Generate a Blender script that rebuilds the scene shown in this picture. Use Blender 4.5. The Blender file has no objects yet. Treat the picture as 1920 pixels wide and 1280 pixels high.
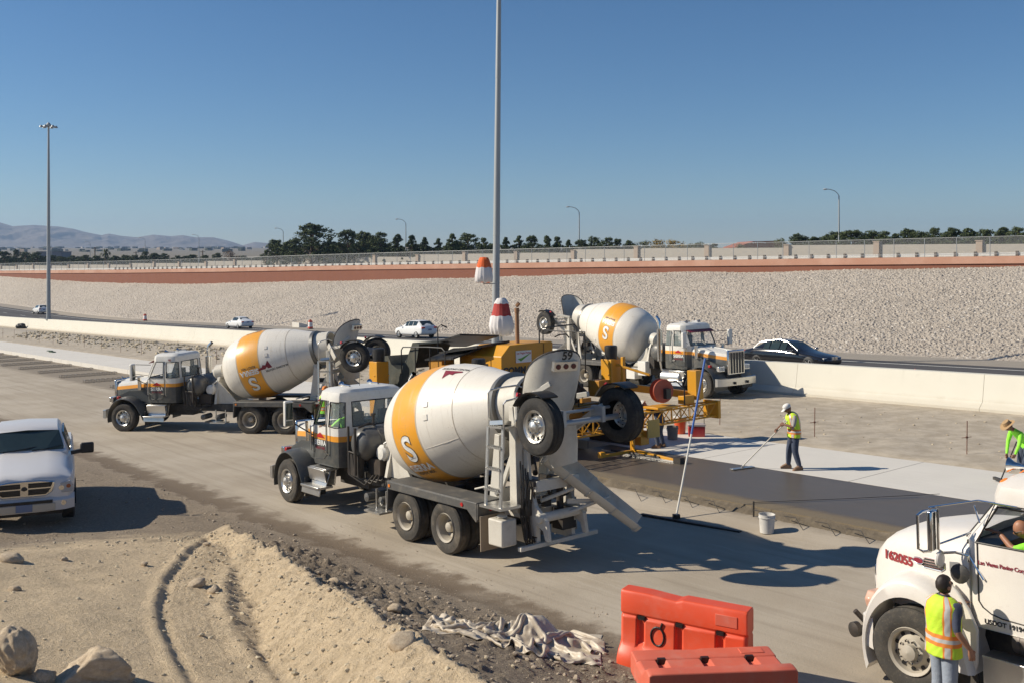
import bpy, bmesh, math, random
import numpy as np
from mathutils import Vector, Matrix, Euler
random.seed(7); rng = np.random.default_rng(7)
R = math.radians
scene = bpy.context.scene
# ---------------------------------------------------------------- camera
cam_data = bpy.data.cameras.new("camera"); cam = bpy.data.objects.new("camera", cam_data)
scene.collection.objects.link(cam); scene.camera = cam
cam.location = (0, 0, 5.4); cam.rotation_euler = (R(90), 0, 0)
cam_data.sensor_width = 36; cam_data.lens = 36 * 1900 / 1920.0
cam_data.shift_y = -160 / 1920.0
cam_data.clip_start = 0.1; cam_data.clip_end = 20000
scene.render.resolution_x = 1024; scene.render.resolution_y = 682
# ---------------------------------------------------------------- light
SUN = Vector((-0.838, 0.035, 0.545)).normalized()
world = bpy.data.worlds.new("World"); scene.world = world; world.use_nodes = True
wn = world.node_tree; wn.nodes.clear()
wo = wn.nodes.new('ShaderNodeOutputWorld'); bg = wn.nodes.new('ShaderNodeBackground'); sky = wn.nodes.new('ShaderNodeTexSky')
sky.sky_type = 'NISHITA'; sky.sun_disc = False
sky.sun_elevation = math.asin(SUN.z); sky.sun_rotation = math.atan2(SUN.x, SUN.y)
sky.altitude = 600; sky.air_density = 1.0; sky.dust_density = 0.05; sky.ozone_density = 5.5
bg.inputs[1].default_value = 0.074
hs = wn.nodes.new('ShaderNodeHueSaturation'); hs.inputs['Saturation'].default_value = 1.12; wn.links.new(sky.outputs[0], hs.inputs['Color']); wn.links.new(hs.outputs[0], bg.inputs[0]); wn.links.new(bg.outputs[0], wo.inputs[0])
sl = bpy.data.lights.new("sun", 'SUN'); sl.energy = 5.0; sl.angle = R(0.5); sl.color = (1, .905, .755)
so = bpy.data.objects.new("sun", sl); scene.collection.objects.link(so)
so.rotation_euler = (-SUN).to_track_quat('-Z', 'Y').to_euler()
scene.view_settings.view_transform = 'Standard'; scene.view_settings.look = 'None'
scene.view_settings.exposure = 0.22; scene.view_settings.gamma = 1
# ---------------------------------------------------------------- helpers
COL = scene.collection
def tag(o, label=None, cat=None, group=None, kind=None):
    if label: o['label'] = label
    if cat: o['category'] = cat
    if group: o['group'] = group
    if kind: o['kind'] = kind
    return o
def thing(name, label, cat, loc=(0, 0, 0), rot=(0, 0, 0), group=None):
    o = bpy.data.objects.new(name, None); COL.objects.link(o); o.empty_display_size = .2
    o.location = loc; o.rotation_euler = rot if not isinstance(rot, (int, float)) else (0, 0, rot)
    return tag(o, label, cat, group)
def copy_tree(o, parent=None):
    c = o.copy(); COL.objects.link(c)
    if parent: c.parent = parent
    for ch in list(o.children): copy_tree(ch, c)
    return c
class MB:
    def __init__(s): s.v = []; s.f = []; s.m = []; s.T = None
    def add(s, vs, fs, mi=0):
        b = len(s.v)
        for p in vs:
            p = Vector(p)
            if s.T is not None: p = s.T @ p
            s.v.append(p)
        for f in fs: s.f.append([i + b for i in f]); s.m.append(mi)
        return s
    def box(s, c, d, rot=None, mi=0, taper=None):
        x, y, z = [k / 2 for k in d]; tx, ty = taper or (1, 1)
        vs = [(-x, -y, -z), (x, -y, -z), (x, y, -z), (-x, y, -z), (-x*tx, -y*ty, z), (x*tx, -y*ty, z), (x*tx, y*ty, z), (-x*tx, y*ty, z)]
        M = Euler(rot).to_matrix() if rot else Matrix.Identity(3)
        return s.add([M @ Vector(p) + Vector(c) for p in vs], [(0, 3, 2, 1), (4, 5, 6, 7), (0, 1, 5, 4), (1, 2, 6, 5), (2, 3, 7, 6), (3, 0, 4, 7)], mi)
    def bar(s, p0, p1, w, h=None, mi=0, up=(0, 0, 1)):
        h = h or w; p0 = Vector(p0); p1 = Vector(p1); d = (p1 - p0).normalized(); u = Vector(up)
        if abs(d.dot(u)) > .98: u = Vector((1, 0, 0))
        a = d.cross(u).normalized() * w / 2; b = a.cross(d).normalized() * h / 2
        vs = [p0 - a - b, p0 + a - b, p0 + a + b, p0 - a + b, p1 - a - b, p1 + a - b, p1 + a + b, p1 - a + b]
        return s.add(vs, [(0, 1, 2, 3), (7, 6, 5, 4), (0, 4, 5, 1), (1, 5, 6, 2), (2, 6, 7, 3), (3, 7, 4, 0)], mi)
    def cyl(s, p0, p1, r0, r1=None, n=16, mi=0, caps=True):
        r1 = r0 if r1 is None else r1
        return s.tube([p0, p1], [r0, r1], n, mi, caps)
    def tube(s, pts, r, n=8, mi=0, caps=True, closed=False):
        pts = [Vector(p) for p in pts]; k = len(pts)
        if not isinstance(r, (list, tuple)): r = [r] * k
        vs = []; a = None
        for i, p in enumerate(pts):
            d = (pts[(i + 1) % k] - pts[i - 1]) if (closed or 0 < i < k - 1) else (pts[1] - pts[0] if i == 0 else pts[-1] - pts[-2])
            d.normalize()
            if a is None:
                a = d.cross(Vector((0, 0, 1)) if abs(d.z) < .9 else Vector((1, 0, 0))).normalized()
            else:
                a = (a - d * a.dot(d)).normalized()
            b = d.cross(a)
            for j in range(n):
                t = 2 * math.pi * j / n; vs.append(p + (a * math.cos(t) + b * math.sin(t)) * r[i])
        fs = []
        for i in range(k if closed else k - 1):
            for j in range(n):
                j2 = (j + 1) % n; i2 = (i + 1) % k
                fs.append((i * n + j, i * n + j2, i2 * n + j2, i2 * n + j))
        if caps and not closed:
            fs.append(tuple(range(n))[::-1]); fs.append(tuple((k - 1) * n + j for j in range(n)))
        return s.add(vs, fs, mi)
    def lathe(s, prof, o=(0, 0, 0), ax=(0, 1, 0), n=32, mi=0, mis=None, cap0=False, cap1=False, arc=(0, 2 * math.pi), up=(0, 0, 1)):
        ax = Vector(ax).normalized(); u = Vector(up)
        if abs(ax.dot(u)) > .98: u = Vector((1, 0, 0))
        a = (u - ax * u.dot(ax)).normalized(); b = ax.cross(a); o = Vector(o)
        full = abs(arc[1] - arc[0] - 2 * math.pi) < 1e-6; m = n if full else n + 1
        vs = []
        for (x, r) in prof:
            for j in range(m):
                t = arc[0] + (arc[1] - arc[0]) * j / n
                vs.append(o + ax * x + (a * math.cos(t) + b * math.sin(t)) * r)
        B = len(s.v); s.add(vs, [])
        for i in range(len(prof) - 1):
            for j in range(n):
                j2 = (j + 1) % m
                s.f.append([B + i * m + j, B + (i + 1) * m + j, B + (i + 1) * m + j2, B + i * m + j2]); s.m.append(mis[i] if mis else mi)
        if cap0: s.f.append([B + j for j in range(m)]); s.m.append(mis[0] if mis else mi)
        if cap1: s.f.append([B + (len(prof) - 1) * m + j for j in range(m)][::-1]); s.m.append(mis[-1] if mis else mi)
        return s
    def prism(s, poly, f0, f1, mi=0):
        """poly = 2d points, f0/f1 map (a,b) -> 3d for both faces"""
        n = len(poly)
        vs = [f0(*p) for p in poly] + [f1(*p) for p in poly]
        fs = [tuple(range(n)), tuple(range(2 * n - 1, n - 1, -1))] + [(i, n + i, n + (i + 1) % n, (i + 1) % n) for i in range(n)]
        return s.add(vs, fs, mi)
    def side(s, poly, y0, y1, mi=0):   # xz polygon extruded in y
        return s.prism(poly, lambda a, b: (a, y0, b), lambda a, b: (a, y1, b), mi)
    def loft(s, rings, mi=0, cap=True, closed=True):
        n = len(rings[0]); vs = [p for r in rings for p in r]; fs = []
        for i in range(len(rings) - 1):
            for j in range(n if closed else n - 1):
                j2 = (j + 1) % n; fs.append((i * n + j, i * n + j2, (i + 1) * n + j2, (i + 1) * n + j))
        if cap and closed: fs.append(tuple(range(n))[::-1]); fs.append(tuple((len(rings) - 1) * n + j for j in range(n)))
        return s.add(vs, fs, mi)
    def build(s, name, mats, parent=None, smooth=None, bevel=0, subsurf=0, fixn=True, seg=2, loc=None, rot=None):
        me = bpy.data.meshes.new(name); me.from_pydata([tuple(v) for v in s.v], [], s.f)
        if not isinstance(mats, (list, tuple)): mats = [mats]
        for m in mats: me.materials.append(m)
        me.polygons.foreach_set('material_index', s.m); me.update()
        if fixn:
            bm = bmesh.new(); bm.from_mesh(me); bmesh.ops.recalc_face_normals(bm, faces=bm.faces[:]); bm.to_mesh(me); bm.free()
        o = bpy.data.objects.new(name, me); COL.objects.link(o)
        if loc: o.location = loc
        if rot: o.rotation_euler = rot
        if parent is not None: o.parent = parent
        if bevel:
            b = o.modifiers.new('bevel', 'BEVEL'); b.width = bevel; b.segments = seg; b.limit_method = 'ANGLE'; b.angle_limit = R(35)
        if subsurf:
            b = o.modifiers.new('sub', 'SUBSURF'); b.levels = subsurf; b.render_levels = subsurf
        if smooth is None: smooth = bool(bevel or subsurf)
        if smooth: shade(me, 40 if smooth is True else smooth)
        return o
def _each(s, name, mats, parent=None, **k):
    par = list(range(len(s.v)))
    def find(a):
        while par[a] != a: par[a] = par[par[a]]; a = par[a]
        return a
    for f in s.f:
        for i in f[1:]: par[find(i)] = find(f[0])
    g = {}
    for f, m in zip(s.f, s.m): g.setdefault(find(f[0]), []).append((f, m))
    out = []
    for fs in g.values():
        mb = MB(); idx = {}
        for f, m in fs:
            for i in f:
                if i not in idx: idx[i] = len(mb.v); mb.v.append(s.v[i])
            mb.f.append([idx[i] for i in f]); mb.m.append(m)
        out.append(mb.build(name, mats, parent, **k))
    return out
MB.build_each = _each
def shade(me, ang):
    me.polygons.foreach_set('use_smooth', [True] * len(me.polygons))
    bm = bmesh.new(); bm.from_mesh(me)
    for e in bm.edges:
        if len(e.link_faces) == 2:
            if e.calc_face_angle(0) > R(ang): e.smooth = False
        else: e.smooth = True
    bm.to_mesh(me); bm.free()
def text_part(name, body, mat, parent, fn, size=1.0, bold=0.0, align='CENTER', shear=0, ext=0, spacing=1.0, flip=False):
    """flat lettering whose points are carried onto a real surface by fn(a, b) -> xyz"""
    cu = bpy.data.curves.new(name, 'FONT'); cu.body = body; cu.size = size; cu.align_x = align; cu.align_y = 'CENTER'
    cu.offset = bold; cu.shear = shear; cu.space_character = spacing; cu.resolution_u = 6
    t = bpy.data.objects.new(name, cu); COL.objects.link(t)
    dg = bpy.context.evaluated_depsgraph_get(); dg.update()
    me0 = t.evaluated_get(dg).to_mesh()
    vs = [tuple(v.co) for v in me0.vertices]; fs = [tuple(p.vertices) for p in me0.polygons]
    t.evaluated_get(dg).to_mesh_clear(); bpy.data.objects.remove(t); bpy.data.curves.remove(cu)
    mb = MB(); mb.add([fn(v[0], v[1]) for v in vs], fs)
    return mb.build(name, mat, parent, fixn=False)
# ---------------------------------------------------------------- materials
MATS = {}
class NT:
    def __init__(s, name):
        s.m = bpy.data.materials.new(name); s.m.use_nodes = True; s.t = s.m.node_tree
        s.b = s.t.nodes['Principled BSDF']; s.out = s.t.nodes['Material Output']
    def n(s, typ, **k):
        x = s.t.nodes.new(typ)
        for a, b in k.items():
            if a.startswith('i_'):
                key = a[2:]; key = int(key) if key.isdigit() else key.replace('_', ' ')
                s.set(x.inputs[key], b)
            else: setattr(x, a, b)
        return x
    def set(s, inp, v):
        if isinstance(v, bpy.types.NodeSocket): s.t.links.new(v, inp)
        elif isinstance(v, tuple) and inp.type == 'RGBA' and len(v) == 3: inp.default_value = (*v, 1)
        else: inp.default_value = v
    def math(s, op, a, b=0.0, c=0.0, clamp=False):
        x = s.n('ShaderNodeMath', operation=op, use_clamp=clamp); s.set(x.inputs[0], a); s.set(x.inputs[1], b); s.set(x.inputs[2], c); return x.outputs[0]
    def mix(s, f, a, b):
        x = s.n('ShaderNodeMix', data_type='RGBA'); s.set(x.inputs[0], f); s.set(x.inputs[6], a); s.set(x.inputs[7], b); return x.outputs[2]
    def noise(s, vec, scale, detail=4, rough=.55, dist=0):
        x = s.n('ShaderNodeTexNoise'); s.set(x.inputs['Vector'], vec); x.inputs['Scale'].default_value = scale
        x.inputs['Detail'].default_value = detail; x.inputs['Roughness'].default_value = rough; x.inputs['Distortion'].default_value = dist; return x.outputs['Fac']
    def voro(s, vec, scale, feat='F1', out='Distance'):
        x = s.n('ShaderNodeTexVoronoi', feature=feat); s.set(x.inputs['Vector'], vec); x.inputs['Scale'].default_value = scale; return x.outputs[out]
    def ramp(s, f, a, b, c0=0.0, c1=1.0):
        x = s.n('ShaderNodeMapRange', interpolation_type='SMOOTHSTEP'); s.set(x.inputs[0], f); s.set(x.inputs[1], a); s.set(x.inputs[2], b); s.set(x.inputs[3], c0); s.set(x.inputs[4], c1); return x.outputs[0]
    def obj(s): return s.n('ShaderNodeTexCoord').outputs['Object']
    def pos(s): return s.n('ShaderNodeNewGeometry').outputs['Position']
    def dot(s, v, d):
        x = s.n('ShaderNodeVectorMath', operation='DOT_PRODUCT'); s.set(x.inputs[0], v); x.inputs[1].default_value = d; return x.outputs['Value']
    def bump(s, h, strength, dist, normal=None):
        x = s.n('ShaderNodeBump'); x.inputs['Strength'].default_value = strength; x.inputs['Distance'].default_value = dist; s.set(x.inputs['Height'], h)
        if normal is not None: s.set(x.inputs['Normal'], normal)
        return x.outputs[0]
    def fin(s, col, rough=.6, metal=0.0, normal=None):
        s.set(s.b.inputs['Base Color'], col); s.set(s.b.inputs['Roughness'], rough); s.set(s.b.inputs['Metallic'], metal)
        if normal is not None: s.set(s.b.inputs['Normal'], normal)
        return s.m
DUST = (.36, .30, .22)
def pm(name, col, rough=.5, metal=0.0, dirt=.25, dcol=DUST, scale=2.5, bump=0.0, bscale=40, lo=.45, hi=.8, spec=None):
    """painted / plain material with dusty blotches and slight tone drift"""
    if name in MATS: return MATS[name]
    k = NT(name); v = k.obj()
    f = k.ramp(k.noise(v, scale, 6, .65), lo, hi, 0, dirt)
    f2 = k.ramp(k.noise(v, scale * 9, 3, .6), .5, .85, 0, dirt * .6)
    tone = k.mix(k.noise(v, scale * .6, 2), tuple(c * .9 for c in col), tuple(min(1, c * 1.08) for c in col))
    c = k.mix(k.math('MAXIMUM', f, f2), tone, dcol)
    r = k.math('ADD', k.math('MULTIPLY', k.math('MAXIMUM', f, f2), .5), rough, clamp=True)
    nrm = k.bump(k.noise(v, bscale, 4, .6), bump, .02) if bump else None
    MATS[name] = k.fin(c, r, metal, nrm)
    if spec is not None: k.b.inputs['Specular IOR Level'].default_value = spec
    return MATS[name]
white = pm('white_paint', (.74, .72, .66), .32, dirt=.22)
def drum_paint(name, col):
    k = NT(name); v = k.obj(); sx = k.n('ShaderNodeSeparateXYZ'); k.set(sx.inputs[0], v)
    an = k.math('ARCTAN2', sx.outputs[1], sx.outputs[2]); cb = k.n('ShaderNodeCombineXYZ'); k.set(cb.inputs[0], k.math('MULTIPLY', sx.outputs[0], 7)); k.set(cb.inputs[1], k.math('MULTIPLY', an, .8))
    st = k.ramp(k.noise(cb.outputs[0], 1.6, 6, .7), .50, .78, 0, .5); sp = k.ramp(k.noise(v, 22, 4, .7), .57, .68, 0, .7); bl = k.ramp(k.noise(v, 1.1, 5, .6), .45, .8, 0, .25)
    dirtm = k.math('MAXIMUM', st, k.math('MAXIMUM', k.math('MULTIPLY', sp, k.ramp(k.noise(v, 1.6, 3), .45, .65)), bl))
    c = k.mix(dirtm, col, (.42, .36, .28)); return k.fin(c, k.math('ADD', .34, k.math('MULTIPLY', dirtm, .5)), 0, k.bump(k.noise(v, 2.5, 3), .12, .04))
drumw = drum_paint('drum_white', (.76, .72, .64)); drumo = drum_paint('drum_orange', (.80, .36, .03))
grey = pm('grey_paint', (.075, .08, .078), .38, dirt=.3)
dgrey = pm('dark_frame', (.035, .034, .033), .6, dirt=.35)
deckm = pm('deck_grey', (.085, .083, .078), .55, dirt=.45)
offw = pm('offwhite_steel', (.58, .55, .48), .5, dirt=.45, dcol=(.22, .18, .13))
rubber = pm('tyre_rubber', (.022, .021, .02), .8, dirt=.45, dcol=(.20, .17, .13), scale=4, bump=.3)
dustyr = pm('dusty_tyre', (.05, .046, .04), .9, dirt=.75, dcol=(.22, .185, .14), scale=3, bump=.3)
rubclean = pm('black_rubber', (.015, .015, .015), .6, dirt=.1)
alu = pm('aluminium', (.62, .61, .58), .3, metal=.85, dirt=.3)
steel = pm('galvanised', (.42, .43, .43), .5, metal=.5, dirt=.12)
chrome = pm('chrome', (.75, .75, .74), .12, metal=1.0, dirt=.12)
rimw = pm('rim_dusty', (.42, .38, .31), .6, dirt=.5)
black = pm('black_plastic', (.012, .012, .012), .45, dirt=.15)
mech = pm('greasy_steel', (.05, .045, .04), .55, metal=.4, dirt=.4, dcol=(.16, .10, .06))
tank = pm('tank_grey', (.12, .12, .115), .4, metal=.3, dirt=.4)
orange_l = pm('amber_lens', (.75, .22, .03), .25, dirt=.05)
red_l = pm('red_lens', (.45, .02, .02), .25, dirt=.1)
yellow = pm('machine_yellow', (.62, .29, .015), .42, dirt=.22, dcol=(.2, .14, .07))
yelldk = pm('machine_yellow_worn', (.42, .19, .015), .55, dirt=.5, dcol=(.13, .09, .05))
skin = pm('skin', (.36, .17, .10), .5, dirt=.08)
skin2 = pm('skin_dark', (.22, .10, .06), .5, dirt=.08)
hair = pm('hair', (.02, .013, .01), .6, dirt=.05)
hiviz = pm('hi_vis_yellow', (.55, .80, .04), .7, dirt=.1, bump=.3, bscale=25)
hiviz2 = pm('hi_vis_green', (.30, .85, .05), .7, dirt=.06, bump=.3, bscale=25)
refl = pm('reflective_tape', (.55, .55, .52), .4, dirt=.1)
orangecloth = pm('orange_trim', (.80, .25, .04), .7, dirt=.1)
jeans = pm('jeans', (.045, .06, .10), .85, dirt=.3, bump=.4, bscale=18)
jeansl = pm('jeans_pale', (.26, .30, .36), .85, dirt=.3, bump=.5, bscale=18)
shirtb = pm('shirt_navy', (.045, .055, .09), .85, dirt=.1, bump=.4, bscale=18)
shirtg = pm('shirt_grey', (.36, .33, .31), .85, dirt=.1, bump=.4, bscale=18)
boot = pm('boot_leather', (.20, .11, .06), .8, dirt=.4)
redtxt = pm('maroon_letters', (.22, .015, .03), .5, dirt=.1)
blktxt = pm('black_letters', (.02, .02, .02), .5, dirt=.1)
whttxt = pm('white_letters', (.8, .8, .76), .5, dirt=.1)
def glass(name, col=(.02, .03, .028), rough=.06):
    k = NT(name); v = k.obj()
    MATS[name] = k.fin(k.mix(k.noise(v, 3, 3), col, tuple(c * 1.8 for c in col)), rough); k.b.inputs['Specular IOR Level'].default_value = .8
    return MATS[name]
glassm = glass('tinted_glass'); glassg = glass('green_glass', (.03, .06, .045))
k = NT('clear_glass'); MATS['clear_glass'] = k.fin((.75, .85, .8), .02); k.b.inputs['Alpha'].default_value = .22; clearg = k.m
# ---------------------------------------------------------------- site frame: s runs down the freeway, n across it
TH = R(40); DX, DY = -math.sin(TH), math.cos(TH); NX, NY = math.cos(TH), math.sin(TH)
def XY(s, n): return s * DX + n * NX, s * DY + n * NY
def SN(x, y): return x * DX + y * DY, x * NX + y * NY
def zg(s):      # long grade of the cutting, easing out far away
    s = np.asarray(s, float)
    return np.where(s < 150, -.031 * s, np.where(s < 200, -4.65 - .031 * (s - 150) + (.029 / 100) * (s - 150) ** 2, -5.475 - .002 * (s - 200)))
def sstep(a, b, x):
    t = np.clip((x - a) / (b - a), 0, 1); return t * t * (3 - 2 * t)
def vnoise(x, y, seed=0):
    xi = np.floor(x).astype(np.int64); yi = np.floor(y).astype(np.int64); fx = x - xi; fy = y - yi
    fx = fx * fx * (3 - 2 * fx); fy = fy * fy * (3 - 2 * fy)
    def h(a, b):
        n = (a * 374761393 + b * 668265263 + seed * 1442695041) & 0xffffffff
        n = ((n ^ (n >> 13)) * 1274126177) & 0xffffffff
        return ((n ^ (n >> 16)) & 0xffff) / 65535.0
    return (h(xi, yi) * (1 - fx) + h(xi + 1, yi) * fx) * (1 - fy) + (h(xi, yi + 1) * (1 - fx) + h(xi + 1, yi + 1) * fx) * fy
def fbm(x, y, oct=4, seed=0, gain=.5):
    t = 0; a = 1; tot = 0
    for i in range(oct):
        t = t + a * vnoise(x * 2 ** i, y * 2 ** i, seed + i); tot += a; a *= gain
    return t / tot
def cells(x, y, seed=0):
    """cellular noise: distance to nearest jittered point and that cell's hash"""
    xi = np.floor(x).astype(np.int64); yi = np.floor(y).astype(np.int64)
    best = np.full(x.shape, 9.0); hid = np.zeros(x.shape)
    for dx in (-1, 0, 1):
        for dy in (-1, 0, 1):
            a = xi + dx; b = yi + dy
            n = (a * 374761393 + b * 668265263 + seed * 97531) & 0xffffffff; n = ((n ^ (n >> 13)) * 1274126177) & 0xffffffff
            n ^= n >> 16
            px = a + (n & 0xff) / 255.0; py = b + ((n >> 8) & 0xff) / 255.0; hh = ((n >> 16) & 0xff) / 255.0
            d = np.hypot(x - px, y - py); m = d < best; best = np.where(m, d, best); hid = np.where(m, hh, hid)
    return best, hid
RUT = None
def polydist(s, n, pts):
    best = np.full(np.shape(s), 99.0); side = np.zeros(np.shape(s))
    for (a, b), (c, d) in zip(pts[:-1], pts[1:]):
        L2 = (c - a) ** 2 + (d - b) ** 2; t = np.clip(((s - a) * (c - a) + (n - b) * (d - b)) / L2, 0, 1)
        px = a + t * (c - a); py = b + t * (d - b); dd = np.hypot(s - px, n - py)
        sg = np.sign((s - a) * (d - b) - (n - b) * (c - a)); m = dd < best
        best = np.where(m, dd, best); side = np.where(m, sg, side)
    return best * side
def ridge_dt(s, n):
    x, y = XY(s, n); return .906 * x + .423 * y - 3.507, .423 * (x + 5.7) - .906 * (y - 20.5)
def rel(s, n, fine=True):
    s = np.asarray(s, float); n = np.asarray(n, float)
    f = np.interp(n, [-12, -5, -1, 2.6, 5.6, 7.5, 9.3, 10.7], [4.2, 3.5, 2.4, 1.55, 1.0, .70, .20, 0])
    f = f * np.interp(s, [17.5, 22, 45], [1, .36, .25])
    # ridge of tipped spoil: its crest climbs towards the camera, steep on the haul road side
    d, tt = ridge_dt(s, n)
    d = d + .22 * (fbm(tt * 1.1, s * 0 + 3, 4, 5) - .5)
    zc = -.06 + .139 * tt + .16 * (fbm(tt * 1.4, s * 0, 3, 9) - .5) - zg(s)
    face = zc + np.where(d > 0, -1.35 * d, .36 * d - .10 * d * d)
    k_ = .06; hq = np.clip(.5 + .5 * (face - f) / k_, 0, 1) * sstep(17.0, 15.5, tt) * sstep(-3.4, -3.0, d) * sstep(-1.1, -.4, tt); ridge = (face - f) * hq
    z = f + ridge
    z = z + .28 * sstep(25.6, 26.6, n) + .13 * sstep(16.9, 18.4, n) * sstep(22.6, 22.3, n) * sstep(24, 20, s)
    # windrow of broken rock between the new lanes and the barrier
    w = np.exp(-((n - 31.5) / 2.0) ** 2) * sstep(44, 58, s)
    z = z + w * (.25 + .35 * fbm(s * .8, n * .8, 4, 3))
    if fine:
        soft = sstep(10.9, 9.6, n)
        z = z + soft * .16 * (fbm(s * .45, n * .45, 4, 1) - .5) + soft * .05 * (fbm(s * 2.2, n * 2.2, 4, 2) - .5)
        near = sstep(30, 20, s) * sstep(10.4, 9.4, n)
        rough = np.exp(-((d - .2) / 1.6) ** 2) * sstep(20, 16, s) + .10 + .8*np.exp(-((n - 9.3) / .8) ** 2)*sstep(21,17,s)
        c1, h1 = cells(s * 4.5, n * 4.5, 3); c2, h2 = cells(s * 10, n * 10, 4)
        z = z + near * rough * (np.clip(.62 - c1, 0, 1) * (.05 + .13 * (d > 0)) * h1 ** 2 + np.clip(.6 - c2, 0, 1) * .09 * h2 + .03 * (fbm(s * 7, n * 7, 3, 77) - .5))
        q = polydist(s, n, RUT); on = sstep(7, 9, s) * sstep(20.5, 19, s) * (1-sstep(1.2, 2.2, np.abs(q)))
        z = z + on * (-.028 * np.exp(-(q / .06) ** 2) + .034 * (.5 + vnoise(s * 3, n * 3, 12)) * np.exp(-((q + .13) / .08) ** 2) + .010 * np.cos(q * 62) * ((q > .02) & (q < .62)) + .02 * np.exp(-((q - .80) / .12) ** 2) * (.5 + vnoise(s * 5, n * 5, 8)))
        q2 = q - 1.15; z = z + sstep(7, 9, s) * sstep(17, 15, s) * (-.03 * np.exp(-(q2 / .25) ** 2) + .03 * np.exp(-((q2 + .35) / .12) ** 2) + .015 * np.cos(s * 22) * np.exp(-(q2 / .28) ** 2))
        med = sstep(26.5, 27.5, n) * sstep(37, 35.5, n)
        z = z + med * .12 * (fbm(s * .7, n * .7, 4, 8) - .5)
        haul = sstep(10.5, 11.5, n) * sstep(18.4, 17.5, n)
        z = z + haul * .02 * (fbm(s * .8, n * .8, 4, 11) - .5)
    return z
def gp0(px_, py_):
    u = (px_ - 960) / 1900; v = (py_ - 480) / 1900; Z = 5.0
    while Z < 60:
        s, n = SN(u * Z, Z)
        if 5.4 - v * Z < float(zg(s) + rel(s, n, False)): break
        Z += .05
    return SN(u * Z, Z)
RUT = [gp0(*p) for p in ((430, 996), (392, 1012), (350, 1048), (318, 1090), (304, 1140), (312, 1185), (335, 1228), (368, 1280), (400, 1330))]
def HZ(x, y):
    s, n = SN(x, y); return float(zg(s) + rel(s, n, True))
def gmesh(name, xs, ys, zs, mat, extra=None):
    ni, nj = xs.shape; me = bpy.data.meshes.new(name)
    co = np.stack([xs, ys, zs], -1).reshape(-1, 3).astype(np.float32)
    me.vertices.add(ni * nj); me.vertices.foreach_set('co', co.ravel())
    i, j = np.meshgrid(np.arange(ni - 1), np.arange(nj - 1), indexing='ij'); a = (i * nj + j).ravel()
    q = np.stack([a, a + nj, a + nj + 1, a + 1], -1).astype(np.int32)
    me.loops.add(q.size); me.loops.foreach_set('vertex_index', q.ravel())
    me.polygons.add(len(q)); me.polygons.foreach_set('loop_start', np.arange(0, q.size, 4, dtype=np.int32)); me.polygons.foreach_set('loop_total', np.full(len(q), 4, np.int32))
    me.update(calc_edges=True); me.validate()
    me.polygons.foreach_set('use_smooth', [True] * len(q)); me.materials.append(mat)
    o = bpy.data.objects.new(name, me); COL.objects.link(o); return o
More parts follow.
